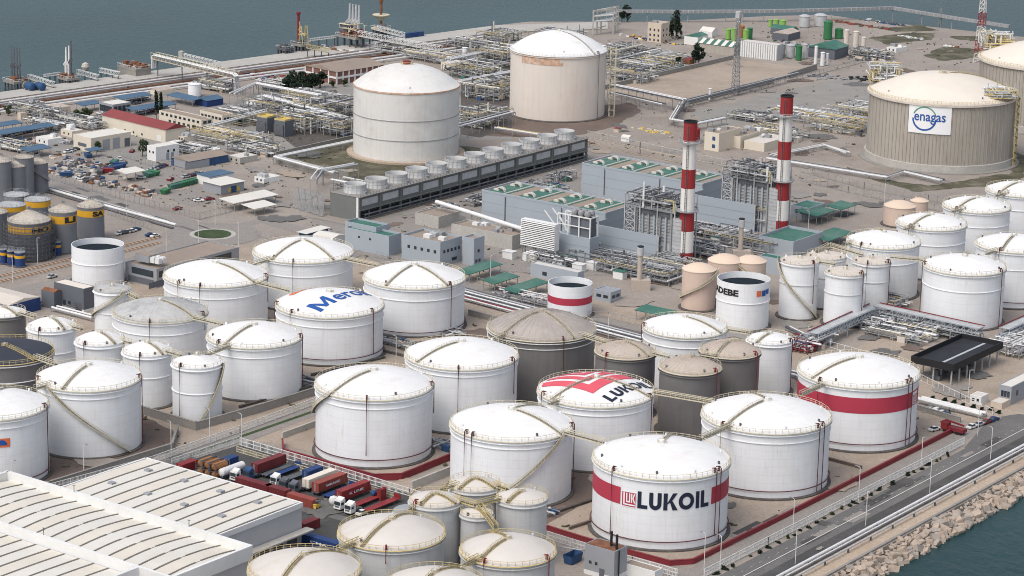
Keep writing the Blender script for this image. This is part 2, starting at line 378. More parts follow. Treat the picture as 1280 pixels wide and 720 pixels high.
# road to the roundabout and its island
strip('access_road', [(-40, 190), (60, 226), (150, 257), (225, 279), (262, 291)], 15, .05, 'asphalt_pale')
strip('quay_road', [(262, 291), (200, 318), (90, 350), (0, 372), (-60, 386)], 12, .06, 'asphalt_pale')
strip('plant_road', [(262, 291), (330, 275), (420, 300), (520, 340), (640, 372), (820, 420), (1000, 470), (1060, 500)], 9, .055, 'asphalt_pale')
rc = G(266, 293)
def disk(name, r0, r1, z, m):
    b = MB(); b.lathe([(r0, z), (r1, z)], 48, rc.x, rc.y) if r0 else b.add([(rc.x+r1*math.cos(t*math.pi/24), rc.y+r1*math.sin(t*math.pi/24), z) for t in range(48)], [tuple(range(48))])
    o = b.build(name, m); o['kind'] = 'structure'
    if o.data.polygons[0].normal.z < 0: o.data.flip_normals()
disk('roundabout_road', 0, 19, .09, 'asphalt_pale'); disk('roundabout_apron', 0, 9.2, .13, 'concrete_pale'); disk('roundabout_island', 0, 7.3, .25, 'grass')
# storage area patches
sheet('lng_dike_floor', [(345, 197), (412, 181), (450, 172), (600, 185), (580, 220), (460, 228), (400, 214)], .05, 'scrub')
sheet('lng_dike_floor', [(600, 145), (640, 140), (790, 128), (800, 140), (770, 158), (700, 172), (600, 170)], .05, 'earth_brown')
sheet('bare_field', [(745, 112), (900, 73), (1018, 84), (1000, 94), (870, 126), (800, 128)], .05, 'earth_tan')
sheet('yard_apron', [(860, 140), (1080, 92), (1090, 130), (1000, 145), (900, 160)], .04, 'concrete')
sheet('yard_apron', [(735, 178), (870, 205), (1080, 250), (1230, 240), (1090, 215), (980, 190), (800, 150), (740, 165)], .04, 'earth_pink')
sheet('plant_apron', [(380, 270), (450, 285), (735, 182), (1010, 240), (960, 330), (840, 350), (640, 340), (430, 320)], .05, 'asphalt_pale')
sheet('scrub_patch', [(1085, 48), (1140, 40), (1170, 42), (1165, 50), (1110, 56)], .05, 'scrub')
sheet('scrub_patch', [(1100, 36), (1150, 31), (1175, 38), (1120, 40)], .05, 'scrub')
sheet('scrub_patch', [(1190, 45), (1230, 44), (1228, 52), (1200, 50)], .05, 'scrub')
sheet('scrub_patch', [(1155, 70), (1180, 58), (1225, 62), (1222, 72), (1180, 76)], .05, 'scrub')
sheet('scrub_patch', [(1080, 222), (1160, 232), (1262, 218), (1270, 190), (1290, 200), (1270, 228), (1150, 240)], .05, 'scrub')
sheet('bay_apron', [(1040, 440), (1095, 420), (1200, 440), (1290, 440), (1290, 520), (1200, 520), (1150, 500), (1150, 470)], .06, 'earth_tan')
sheet('entrance_road', [(1205, 560), (1240, 520), (1290, 500), (1340, 520), (1290, 560)], .055, 'asphalt')
sheet('yard_asphalt', [(185, 215), (250, 205), (300, 225), (300, 250), (240, 258), (190, 240)], .05, 'asphalt_pale')
sheet('yard_asphalt', [(60, 180), (190, 150), (330, 150), (330, 180), (200, 215), (90, 215)], .045, 'concrete')
sheet('process_apron', [(230, 150), (330, 112), (640, 90), (640, 175), (440, 170), (340, 190), (250, 190)], .048, 'concrete')
sheet('process_apron', [(760, 120), (770, 55), (860, 50), (950, 62), (900, 72), (800, 108)], .048, 'earth_pink')
# jetty: raised deck road and the pipe trench behind it
def off(px, dy): return [(x, y+dy) for x, y in px]
J = [(-420, 174), (0, 115), (160, 92.5), (320, 71), (480, 50), (620, 31.5), (760, 27)]
sheet('jetty_road', J+off(J, 9)[::-1], .25, 'concrete_pale')
sheet('pipe_trench', off(J, 10)[:6]+off(J, 24)[:6][::-1], .06, 'earth_brown')
strip('pipe_track_bed', [(465, 337), (600, 373), (700, 399), (815, 428)], 15, .09, 'earth_brown')
sheet('process_floor', [(330, 125), (420, 112), (441, 150), (441, 178), (370, 185), (325, 150)], .07, 'gravel_and_base_shade')
sheet('process_floor', [(576, 75), (640, 62), (640, 160), (600, 172), (576, 168)], .07, 'gravel_and_base_shade')
rs_ = random.Random(12)
def patches(px0, px1, n, wid, mlist):
    for i in range(n):
        f = rs_.random(); a, c = G(*px0, .1), G(*px1, .1); q = a+(c-a)*f; d = (c-a).normalized(); nn = Vector((-d.y, d.x, 0)); q = q+nn*rs_.uniform(-wid, wid); l, w_ = rs_.uniform(3, 14), rs_.uniform(.5, 1.8)
        wsheet('road_patch', [q-nn*w_, q+d*l-nn*w_, q+d*l+nn*w_, q+nn*w_], .10+.004*i, rs_.choice(mlist))
patches((990, 680), (1230, 556), 14, 2.6, ('asphalt_dark', 'asphalt_pale', 'asphalt_dark'))
patches((60, 226), (240, 284), 10, 4, ('asphalt', 'asphalt_dark', 'concrete'))
patches((230, 590), (480, 660), 10, 8, ('asphalt', 'gravel_and_base_shade'))
patches((560, 350), (820, 418), 8, 5, ('asphalt', 'concrete', 'gravel_and_base_shade'))
patches((870, 695), (1000, 630), 8, 1.5, ('asphalt_dark', 'concrete'))
def blot(px, py, r, m, z, seed):
    rs = random.Random(seed); c = G(px, py); k = rs.uniform(.4, 1); a0 = rs.uniform(0, 3); P = []
    for i in range(18):
        a = 2*math.pi*i/18; q = r*(1+rs.gauss(0, .16)); x, y = q*math.cos(a), q*k*math.sin(a); P.append((c.x+x*math.cos(a0)-y*math.sin(a0), c.y+x*math.sin(a0)+y*math.cos(a0)))
    wsheet('ground_patch', P, z, m)
REG = ((60, 330, 150, 255, 26), (380, 640, 250, 340, 12), (740, 1080, 130, 240, 34), (900, 1200, 60, 125, 18), (620, 1000, 330, 420, 20), (1000, 1280, 225, 330, 20), (100, 1100, 470, 690, 40), (1060, 1270, 420, 500, 14), (300, 440, 190, 280, 16))
k = 0
for x0, x1, y0, y1, n in REG:
    for i in range(n):
        k += 1; blot(rs_.uniform(x0, x1), rs_.uniform(y0, y1), rs_.uniform(1.5, 8), rs_.choice(('asphalt', 'asphalt_pale', 'earth_brown', 'earth_tan', 'concrete', 'earth_pink', 'asphalt')), .102+.0012*k, k)
# ---------------- storage tanks ----------------
def viewframe(x, y):
    d = Vector((x, y, 0)).normalized(); return Vector((d.y, -d.x, 0)), -d      # right, towards camera
def ang(x, y, s, back=False):
    r, t = viewframe(x, y); c = math.sqrt(max(0, 1-s*s))*(-1 if back else 1); v = r*s+t*c
    return math.atan2(v.y, v.x)
def ringrail(b, r, z, n, h=1.1, tk=.1, a0=0.0, a1=None):
    segs = max(24, n)
    pts = lambda zz: [(r*math.cos(2*math.pi*i/segs), r*math.sin(2*math.pi*i/segs), zz) for i in range(segs)]
    b.tube(pts(z+h), tk/2, 4, True); b.tube(pts(z+h*.5), tk*.35, 3, True)
    for i in range(n):
        a = 2*math.pi*i/n; b.beam((r*math.cos(a), r*math.sin(a), z), (r*math.cos(a), r*math.sin(a), z+h), tk*.9)
def dome_z(q, R, rise, kind):
    if kind == 'cone': return rise*(1-q/R)
    S = (R*R+rise*rise)/(2*rise); return math.sqrt(S*S-q*q)-(S-rise)
TANKS = {}
def tank(key, x, y, R, H, label, shell='tank_white', roof='roof_white', rise=.225, kind='dome', rings=(.16,), rail='rail_cream', stair=None, stair2=None,
         spiral=None, foam=(), base_ring=None, band=None, name='storage_tank', cat='storage tank', group=None, n=None, vents=6, seams=0, pad=1.2, hub=True, ladder=None, raillen=None, girder=True, ringmat=None, padm='gravel_and_base_shade'):
    n = n or (72 if R > 12 else 48)
    t = thing(name, label, cat, (x, y, 0), 0, group); TANKS[key] = (x, y, R, H, rise*R, kind, t)
    if pad:
        b = MB(); b.lathe([(R+pad*.9, 0.0), (R+pad*.9, .35), (R-.2, .5)], n); b.build('foundation', padm, t)  # pad coloured dark to imitate the shadow ring round the tank foot
    b = MB()
    if kind == 'open':
        b.lathe([(R, .3), (R, H), (R-.25, H), (R-.25, H*.55)], n)
    else: b.lathe([(R, .3), (R, H), (R-.3, H)], n)
    b.build('shell', shell, t, smooth=True)
    if kind == 'open':
        b = MB(); b.cyl(0, 0, H*.7, H-2.2, R-.4, n); b.build('floating_roof', roof, t, smooth=True)
    else:
        prof = [(R+.15, H-.25), (R+.18, H)]+[(R*(1-i/8.0) if i < 8 else .02, H+.02+dome_z(R*(1-i/8.0), R, rise*R, kind)) for i in range(9)]
        b = MB(); b.lathe(prof, n); ro = b.build('roof', roof, t, smooth=True)
        if seams:
            b = MB()
            for i in range(seams):
                a = 2*math.pi*i/seams; P = [(q*math.cos(a), q*math.sin(a), H+.06+dome_z(q, R, rise*R, kind)) for q in [R*k/6.0 for k in range(1, 7)]]
                for k in range(5): b.beam(P[k], P[k+1], .12, .08)
            stuff(b.build('roof_seams', roof if roof != 'roof_sooty' else 'tank_grey', ro))
    # rings round the shell
    if girder:
        b = MB(); b.lathe([(R, H-1.1), (R+.55, H-1.0), (R+.55, H-.85), (R, H-.8)], n); b.build('wind_girder', ringmat or shell, t)
    for q in rings:
        b = MB(); zz = H*(1-q); b.lathe([(R, zz-.12), (R+.28, zz-.08), (R+.28, zz+.08), (R, zz+.12)], n); b.build('stiffener_ring', ringmat or shell, t)
    if base_ring:
        b = MB(); zz = H*base_ring; b.tube([((R+.45)*math.cos(2*math.pi*i/60), (R+.45)*math.sin(2*math.pi*i/60), zz) for i in range(60)], .16, 5, True); b.build('cooling_ring', 'rust_pipe', t)
    if band:
        z0, z1, mm = band; b = MB(); b.lathe([(R+.03, H*z0), (R+.06, H*z0), (R+.06, H*z1), (R+.03, H*z1)], n); b.build('painted_band', mm, t, smooth=True)
    # railing round the rim
    if rail:
        b = MB(); ringrail(b, R+.1, H, int(R*3.4), 1.15, .13 if R > 9 else .1); stuff(b.build('railing', rail, t))
        if R > 9 and kind != 'open':
            b = MB(); b.lathe([(R+.5, H-.3), (R+.5, H-.18), (R-.5, H+.1)], n); b.build('rim_walkway', rail, t)
    # roof fittings
    if vents:
        for i in range(vents):
            a = 2*math.pi*(i+.3)/vents; q = R*.9; zz = H+dome_z(q, R, rise*R, kind if kind != 'open' else 'dome')
            if kind == 'open': break
            b = MB(); b.cyl(q*math.cos(a), q*math.sin(a), zz-.1, zz+.7, .32, 8); b.build('vent', 'steel_dark' if i % 2 else shell, t)
    if hub and kind != 'open':
        zz = H+rise*R; b = MB(); ringrail(b, max(.9, R*.07), zz-.25, 10, 1.0, .1); b.build('hub_railing', rail or 'rail_cream', t)
        b = MB(); b.cyl(0, 0, zz-.3, zz+.8, R*.03+.15, 10); b.build('hub_vent', shell if shell != 'tank_dark' else 'roof_tan', t)
    for st in (stair, stair2):
        if st is None: continue
        a = ang(x, y, *st) if isinstance(st, tuple) else st
        c, s_ = math.cos(a), math.sin(a); sx, sy = -s_*.48, c*.48
        q0, q1 = R+.2, R*.1; P = [(q0+(q1-q0)*k/8.0) for k in range(9)]
        zz = [H+.15+dome_z(min(q, R), R, rise*R, kind) for q in P]
        b = MB(); rl = MB(); tr = MB()
        for k in range(8):
            for sg in (-1, 1):
                p0 = Vector((P[k]*c+sg*sx, P[k]*s_+sg*sy, zz[k])); p1 = Vector((P[k+1]*c+sg*sx, P[k+1]*s_+sg*sy, zz[k+1]))
                rl.beam(p0+UP*.7, p1+UP*.7, .07); rl.beam(p0+UP*.35, p1+UP*.35, .05); rl.beam(p0, p0+UP*.7, .06); b.beam(p0, p1, .1, .14)
            pa = Vector((P[k]*c, P[k]*s_, zz[k]+.1)); pb = Vector((P[k+1]*c, P[k+1]*s_, zz[k+1]+.1)); tr.beam(pa, pb, .75, .06)
        so_ = tr.build('roof_stair', 'grating' if kind != 'cone' else 'grating', t); b.build('stringer', rail or 'rail_cream', so_); stuff(rl.build('handrail', rail or 'rail_cream', so_))
    if spiral:
        s0, s1, zf = spiral[:3]; b0 = len(spiral) > 3 and spiral[3]
        a0, a1 = ang(x, y, s0, b0), ang(x, y, s1)
        while a1-a0 > math.pi: a1 -= 2*math.pi
        while a1-a0 < -math.pi: a1 += 2*math.pi
        K = 26; b = MB(); rl = MB()
        for k in range(K):
            f0, f1 = k/K, (k+1)/K; P = []
            for f in (f0, f1):
                a = a0+(a1-a0)*f; P.append([Vector(((R+e)*math.cos(a), (R+e)*math.sin(a), H+(zf*H-H)*f)) for e in (.1, 1.1)])
            b.beam((P[0][0]+P[0][1])/2, (P[1][0]+P[1][1])/2, .95, .22)
            rl.beam(P[0][1]+UP*1.1, P[1][1]+UP*1.1, .13); rl.beam(P[0][1]+UP*.55, P[1][1]+UP*.55, .08); rl.beam(P[0][1]-UP*.1, P[1][1]-UP*.1, .16, .3); rl.beam(P[0][1], P[0][1]+UP*1.1, .09)
        so_ = b.build('spiral_stair', 'grating', t); stuff(rl.build('handrail', rail or 'rail_cream', so_))
    for fo in foam:
        s_, z0 = fo[:2]; mm = fo[2] if len(fo) > 2 else 'rust_pipe'
        a = ang(x, y, s_); c, sn = math.cos(a), math.sin(a); b = MB(); rr = R+.7
        b.tube([(rr*c, rr*sn, H*z0), (rr*c, rr*sn, H+.9), ((R+.2)*c, (R+.2)*sn, H+1.5), ((R-.9)*c, (R-.9)*sn, H+1.1)], .15, 6)
        b.tube([((R-.1)*c, (R-.1)*sn, H+.1), ((R-.1)*c, (R-.1)*sn, H+1.3)], .3, 8)
        b.build('foam_pipe', mm, t)
    return t
RB = dict(base_ring=.13)
SP = 'rust_pipe'
tank('lukoil', 41.95, 685.57, 18.59, 20.44, 'white tank with broad red band, square red emblem and dark lettering on its side', rings=(), foam=((-.68, .13), (.78, .13), (.84, .02)), vents=10, hub=True, stair=(.2, True), band=(.62, .83, 'band_red'), **RB)
tank('redband', 106.55, 773.12, 18.34, 20.4, 'white tank with a plain red band beside the sea road, behind the lettered tank', rings=(), foam=((-.62, .6), (.80, .05), (.86, .05)), stair=(-.75,), band=(.60, .84, 'band_red'), vents=8, **RB)
tank('t3', 74.49, 728.75, 18.52, 19.87, 'plain white domed tank between the two red-banded tanks', foam=((-.66, .6), (.80, .05), (.87, .05)), stair=(-.62,), stair2=(-.4, True), vents=8, **RB)
tank('roofsign', 25.57, 747.77, 17.08, 20.09, 'white tank with red emblem and dark lettering painted on its roof', foam=((-.9, .4), (.93, .0)), stair=(-.75,), stair2=(.93,), rings=(.14,), vents=4)
tank('t5', .8, 714.65, 17.35, 20.02, 'plain white tank in front of the roof-lettered tank, small beige tanks at its foot', foam=((-.73, .05), (-.62, .02), (.985, .1)), stair=(.80,), stair2=(.55, True), spiral=(.8, -.35, .05), rings=(.12,), vents=4)
tank('t6', -40.22, 747.03, 17.27, 21.03, 'white tank behind the red wall corner by the truck yard', foam=((-.12, .2), (.985, .6)), stair=(-.72,), rings=(.14,), vents=4, spiral=(-.72, -1, .55), **RB)
tank('t7', -15.1, 781.14, 17.29, 20.59, 'white tank left of the big dark tank, diagonal stair on its dome', foam=((-.05, .05), (.9, .5)), stair=(-.78,), rings=(.12,), vents=2)
tank('meroil', -60.87, 850.52, 17.89, 16.7, 'white tank with blue lettering and orange mark on its roof', foam=((-.7, .55), (.78, .15), (-.99, .7)), rings=(.22,), base_ring=.14, vents=2)
tank('t9', -34.02, 886.77, 17.52, 17.33, 'white tank behind the blue-lettered tank, near the blue-grey plant offices', foam=((.7, .15),), stair=(-.55,), stair2=(.65,), rings=(.26,), vents=2, base_ring=.1)
tank('t10', -75.14, 916.53, 17.73, 17.98, 'farthest white tank of the left group, beside the roundabout', foam=((-.2, .3),), stair=(-.62,), stair2=(.6,), rings=(.3,), vents=2)
tank('t11', -102.59, 882.51, 17.82, 17.53, 'white tank in front of the low grey brown-roofed office', foam=((-.3, .4), (-.7, .4), (.96, .5)), stair=(.72,), rings=(.25,), vents=2)
tank('t12', -115.72, 836.47, 15.41, 16.77, 'white tank with soot-darkened streaky roof among the left tanks', roof='roof_sooty', seams=40, foam=((-.22, .3), (.9, .7)), stair=(.72,), rings=(.26,), vents=2)
tank('t13', -81.69, 807.23, 14.97, 17.58, 'white tank left of the red wall, roof stair bent to the left', foam=((-.75, .6), (.97, .1)), stair=(-.62,), rings=(.2,), vents=6)
tank('t14', -124.83, 747.83, 15.22, 20.84, 'large white tank with spiral stair down its front, far left', foam=((.97, .0), (-.98, .6)), stair=(-.5,), spiral=(-.75, .72, .03), rings=(.13,), vents=2)
tank('t15', -147.37, 719.37, 15.16, 20.63, 'white tank cut by the left picture edge with orange square on its side', foam=((.93, .05),), rings=(.14,), stair=(.5, True), vents=2, base_ring=.1)
S = dict(vents=4, rings=(.42,), rise=.3)
tank('t16', -147.02, 811.68, 7.76, 18, 'small white tank right of the dark-shelled tank at the left edge', foam=((-.5, .6),), stair=(.5,), **S)
tank('t17', -129.28, 796.54, 7.65, 18, 'second of the three small white tanks stepping down to the right', foam=((-.6, .3),), stair=(.6,), **S)
tank('t18', -113.32, 789.29, 7.73, 17.11, 'third small white tank, just left of the one with the outside stair', foam=((-.3, .5),), stair=(.6,), **S)
tank('t19', -96.3, 776.66, 7.63, 17.39, 'small white tank with stair curling down its right side, front of the left group', roof='roof_white', kind='cone', foam=((-.65, .03),), spiral=(.97, .1, .02), vents=4, rings=(.48,), rise=.3)
tank('t20', -154.95, 774.6, 14.63, 20, 'dark-roofed grey tank at the left edge with stair over its black roof', shell='tank_dark', roof='roof_black', rail='rail_yellow', rise=.12, stair=(.6,), rings=(.3,), ringmat='tank_white', vents=0)
tank('t21', -165.84, 829.72, 6.94, 17, 'small dark tank with white roof at the left edge', shell='tank_dark', stair=(.6,), rings=(), vents=2)
tank('t22', -134.31, 855.13, 6.05, 19, 'slim white tank with zigzag stair behind the sooty roof tank', roof='roof_sooty', kind='cone', rise=.15, spiral=(.6, -1, .5), vents=2, rings=(.4,))
tank('t23', -151.83, 934.65, 9.54, 14.17, 'open-topped white tank holding dark liquid, beside the grey sheds', kind='open', roof='oil_dark', rings=(.42,), rail=None, vents=0, girder=False)
D = dict(shell='tank_dark', rail='rail_cream')
tank('g24', 9.79, 815.48, 17.23, 20.06, 'big dark grey tank with taupe dome and two roof stairs', roof='roof_taupe', seams=44, foam=((.4, .1),), stair=(-.72,), stair2=(.6,), rings=(.14,), ringmat='rail_white', rise=.3, vents=2, **D)
tank('g25', 35.89, 790.44, 9.36, 19.96, 'dark grey tank with tan dome right of the big taupe-domed tank', roof='roof_tan', seams=30, foam=((-.62, .0, 'red_paint'),), stair=(.75,), rings=(), vents=4, rise=.3, **D)
tank('g26', 55.04, 773.52, 9.35, 20.36, 'nearest dark grey tan-domed tank, right of the roof-lettered tank', roof='roof_tan', seams=30, foam=((.82, .0, 'red_paint'),), stair=(.1, True), rings=(), vents=4, rise=.3, **D)
tank('g27', 68.66, 792.84, 9.37, 20.27, 'dark grey tan-domed tank beside the slim white tank', roof='roof_tan', seams=30, foam=((.85, .0, 'red_paint'),), stair=(-.45,), rings=(), vents=4, rise=.3, **D)
tank('w28', 56.46, 824.75, 13.56, 18.75, 'white domed tank behind the three tan-domed dark tanks', foam=((-.98, .3),), stair=(.85,), rings=(.2,), vents=4)
tank('w29', 83.47, 817.05, 7.32, 17.39, 'slim white tank between the tan-domed tanks and the red fire pumps', foam=((.9, .0),), stair=(-.55,), rings=(), vents=4, hub=True)
tank('adebe', 81.22, 894.97, 9.31, 17.05, 'open white tank with black lettering and orange blue emblem on its side', kind='open', roof='oil_dark', rings=(.42,), rail=None, vents=0, girder=False)
tank('redstripe', 20.66, 905.13, 7.89, 11.5, 'small open white tank with red stripe behind the big dark tank', kind='open', roof='oil_dark', rings=(), rail=None, vents=0, band=(.42, .64, 'band_red'), girder=False)
Pp = dict(shell='tank_peach', roof='roof_peach', rail=None, vents=1, hub=False, rings=(), girder=False)
tank('p1', 67.11, 916.79, 6.09, 14.52, 'peach tank with outside stair, nearest of the three below the left chimney', spiral=(.98, -.98, .25), rise=.33, **Pp)
tank('p2', 77.39, 929.87, 6.32, 14.69, 'middle peach tank of the three, right of the red and white chimney', rise=.33, **Pp)
tank('p3', 86.78, 929.86, 5.51, 14.7, 'right peach tank of the three behind the black-lettered open tank', rise=.33, spiral=(-.9, .2, .7), **Pp)
Q = dict(roof='roof_cream', vents=6, rings=(.38,), rise=.12, kind='cone', ringmat='tank_grey')
tank('c35', 102.14, 908.69, 6.79, 20.53, 'tall white tank with flat cream roof and stair curling to the right', foam=((.7, .3),), spiral=(-1, .9, .02), **Q)
tank('c36', 117.36, 900.62, 6.87, 18.93, 'tall white cream-roofed tank nearest the pipe bridge', foam=((.85, .0),), **Q)
tank('c37', 129.22, 920.47, 6.72, 18.11, 'tall white cream-roofed tank right of the nearest one', foam=((-.2, .0), (.9, .0)), **Q)
tank('c38', 113.39, 924.74, 6.9, 18.48, 'cream-roofed tank hidden behind the two front tall ones', **Q)
Rw = dict(rings=(.32,), vents=8, rise=.225)
tank('c39', 136.57, 944.06, 13.23, 19.91, 'white domed tank nearest the camera in the right-hand diagonal row', foam=((-.6, .6),), stair=(-.3, True), **Rw)
tank('c40', 158.9, 975.73, 13.09, 19.57, 'second white domed tank in the right-hand diagonal row', foam=((-.6, .6),), stair=(-.6,), **Rw)
tank('c41', 181.46, 1008.18, 13.0, 19.19, 'third white domed tank in the right-hand diagonal row', foam=((-.6, .6),), stair=(-.6,), **Rw)
tank('c42', 203.86, 1040.05, 13.04, 18.75, 'farthest white domed tank of the right-hand row, below the concrete tank', foam=((-.6, .6),), stair=(-.6,), **Rw)
tank('c43', 183.28, 937.44, 13.69, 21.27, 'white domed tank cut by the right picture edge', foam=((-.35, .5),), stair=(-.3,), base_ring=.12, **Rw)
tank('c44', 160.47, 907.56, 14.38, 20.37, 'white domed tank standing behind the black-roofed loading bay', foam=((.88, .0), (-.97, .0)), stair=(.1, True), **Rw)
tank('pe45', 158.23, 1053.68, 6.5, 8.05, 'low peach tank behind the right-hand white row', rise=.3, **Pp)
tank('pe46', 168.66, 1070.21, 3.71, 6.48, 'smallest peach tank beside the low peach tank', rise=.3, **Pp)
Fb = dict(shell='tank_grey', roof='roof_beige', rail='rail_yellow', rings=(), vents=2, rise=.25)
tank('f50', -29.2, 631.27, 13.4, 17, 'beige-roofed tank beside the parked trucks at the bottom', stair=(-.55,), stair2=(.45, True), foam=((-.1, .8, 'red_paint'),), **Fb)
tank('f51', -49.18, 604.68, 13.55, 17, 'beige-roofed tank beside the white warehouse, cut by the bottom edge', stair=(-.45,), stair2=(.75, True), **Fb)
tank('f52', .46, 620.42, 11.81, 17, 'beige-roofed tank with red pipes, nearest the grey pump house', stair=(-.6,), stair2=(-.45, True), foam=((-.48, .7, 'red_paint'), (.82, .3, 'red_paint')), **Fb)
tank('f53', -17.02, 595.99, 11.67, 17, 'beige-roofed tank cut by the bottom edge between its two neighbours', stair=(-.45,), stair2=(.6, True), **Fb)
Fs = dict(Fb); Fs.update(rise=.22)
tank('f54', -18.88, 651.15, 6.63, 19, 'left of the four small beige-roofed tanks joined by yellow walkways', stair=(-.55,), stair2=(.8,), foam=((-.75, .8, 'red_paint'),), **Fs)
tank('f55', -8.78, 664, 6.65, 19, 'rear one of the four small beige tanks, against the white tank', stair=(-.6,), stair2=(.8,), **Fs)
tank('f56', -7.85, 647.34, 4.16, 17, 'smallest beige tank in the middle of the yellow walkways', stair=(.55,), **Fs)
tank('f57', 3.81, 657.36, 6.7, 18, 'right of the four small beige-roofed tanks by the brown yard', stair=(-.55,), **Fs)
tank('f58', -25.46, 672.71, 5.19, 8, 'low grey-roofed tank behind the parked red flatbed', shell='tank_grey', roof='clad_grey', rail=None, rings=(), vents=0, hub=False, rise=.2)
# the big gas tanks
tank('lngw', -49.58, 1172.55, 23.89, 31.84, 'huge weathered white gas tank with two rings on its shell', shell='lng_white', roof='lng_white', rise=.38, rings=(.4, .68), ringmat='steel', rail=None, girder=False, vents=3, pad=3, padm='concrete', name='gas_tank', cat='gas tank', hub=False, n=96)
tank('lngp', 20.13, 1274.14, 23.34, 32.05, 'huge peach-white gas tank with rust stains under its white roof', shell='lng_peach', roof='roof_white', rise=.37, rings=(), rail='rail_white', vents=3, pad=2, name='gas_tank', cat='gas tank', foam=((.82, .0, 'steel_dark'),), hub=True, n=96, stair=(.75,))
Cc = dict(shell='concrete_wall', roof='roof_cream_panel', rise=.25, rings=(), rail='rail_yellow', vents=4, pad=3.5, padm='concrete', name='gas_tank', cat='gas tank', n=96, ringmat='rail_cream')
tank('enagas', 194.7, 1187.41, 33.22, 31.3, 'huge round concrete gas tank with a white sign on its wall', stair=(.85, True), **Cc)
tank('enagas2', 260.41, 1278.2, 33.29, 31.95, 'second huge concrete gas tank cut by the right picture edge', **Cc)
# ---------------- lettering ----------------
def font_faces(txt, bold=.02, size=1.0):
    cu = bpy.data.curves.new('t', 'FONT'); cu.body = txt; cu.size = size; cu.offset = bold; cu.resolution_u = 3
    ob = bpy.data.objects.new('t', cu); col.objects.link(ob); dg = bpy.context.evaluated_depsgraph_get()
    me = bpy.data.meshes.new_from_object(ob.evaluated_get(dg)); vs = [(v.co.x, v.co.y) for v in me.vertices]; fs = [[vs[i] for i in p.vertices] for p in me.polygons]
    bpy.data.objects.remove(ob); bpy.data.curves.remove(cu); bpy.data.meshes.remove(me)
    return fs
def rect(x0, y0, x1, y1): return [(x0, y0), (x1, y0), (x1, y1), (x0, y1)]
def arcring(cx, cy, ro, ri, a0, a1, n=14, ey=1.0):
    o = []
    for i in range(n):
        t0, t1 = a0+(a1-a0)*i/n, a0+(a1-a0)*(i+1)/n
        o.append([(cx+ri*math.cos(t0), cy+ri*ey*math.sin(t0)), (cx+ro*math.cos(t0), cy+ro*ey*math.sin(t0)), (cx+ro*math.cos(t1), cy+ro*ey*math.sin(t1)), (cx+ri*math.cos(t1), cy+ri*ey*math.sin(t1))])
    return o
def heavy_word():       # L U K O I L, cap height 1
    P = []; x = 0
    def L(x): return [rect(x, 0, x+.24, 1), rect(x+.24, 0, x+.62, .22)]
    P += L(0); x = .72
    P += [rect(x, .36, x+.24, 1), rect(x+.5, .36, x+.74, 1)]+arcring(x+.37, .36, .37, .13, math.pi, 2*math.pi); x += .86
    P += [rect(x, 0, x+.24, 1), [(x+.24, .42), (x+.56, 1), (x+.85, 1), (x+.46, .5), (x+.24, .34)], [(x+.36, .56), (x+.56, 0), (x+.58, 0), (x+.88, 0), (x+.52, .58)]]; x += .92
    P += arcring(x+.5, .5, .5, .26, 0, 2*math.pi, 28); x += 1.12
    P += [rect(x, 0, x+.24, 1)]; x += .36
    P += L(x); return P, x+.62
def emblem():           # square mark, side 1: red pieces on white
    return [rect(0, 0, 1, .10), rect(0, .10, .12, 1), rect(.22, .2, 1, .30), rect(.22, .30, .34, 1), rect(.12, .92, .22, 1), rect(.44, .40, .52, 1), rect(.52, .40, .66, .52), rect(.64, .52, .70, 1),
            rect(.78, .40, .84, 1), [(.84, .68), (.95, .40), (1, .40), (1, .46), (.9, .7)], rect(.93, .30, 1, .40), rect(.52, .93, .64, 1), [(.88, .74), (1, .95), (1, 1), (.84, 1), (.84, .76)]]
def decal(name, polys, fn, m, parent, grid=1.2, keep=None):
    bm = bmesh.new()
    for p in polys:
        try: bm.faces.new([bm.verts.new((q[0], q[1], 0)) for q in p])
        except ValueError: pass
    bmesh.ops.triangulate(bm, faces=bm.faces[:])
    xs = [v.co.x for v in bm.verts]; ys = [v.co.y for v in bm.verts]
    for ax, lo, hi in ((0, min(xs), max(xs)), (1, min(ys), max(ys))):
        t = lo+grid
        while t < hi:
            co = Vector((t, 0, 0)) if ax == 0 else Vector((0, t, 0)); no = Vector((1, 0, 0)) if ax == 0 else Vector((0, 1, 0))
            bmesh.ops.bisect_plane(bm, geom=bm.verts[:]+bm.edges[:]+bm.faces[:], plane_co=co, plane_no=no); t += grid
    bmesh.ops.triangulate(bm, faces=bm.faces[:])
    if keep:
        bad = [f for f in bm.faces if not keep(fn(*f.calc_center_median()[:2]))]; bmesh.ops.delete(bm, geom=bad, context='FACES')
    for v in bm.verts: v.co = fn(v.co.x, v.co.y)
    me = bpy.data.meshes.new(name); bm.to_mesh(me); bm.free(); me.materials.append(MATS[m])
    return link(name, me, parent)
def on_wall(key, s, z0, sc_=1.0, off=.12):
    x, y, R, H, rs, kd, t = TANKS[key]; a0 = ang(x, y, s)
    return (lambda u, v: Vector(((R+off)*math.cos(a0+u*sc_/R), (R+off)*math.sin(a0+u*sc_/R), z0+v*sc_))), t
def on_roof(key, p0, right, up, off=.14):
    x, y, R, H, rs, kd, t = TANKS[key]
    def fn(u, v):
        p = p0+right*u+up*v; q = min(math.hypot(p.x-x, p.y-y), R); return Vector((p.x-x, p.y-y, H+.02+off+dome_z(q, R, rs, kd)))
    return fn, t
def roofpt(key, px, py):
    x, y, R, H, rs, kd, t = TANKS[key]
    for i in range(400):
        z = H+rs*(1-i/400.0); p = G(px, py, z); q = math.hypot(p.x-x, p.y-y)
        if q < R and H+dome_z(q, R, rs, kd) >= z: return p
    return G(px, py, H)
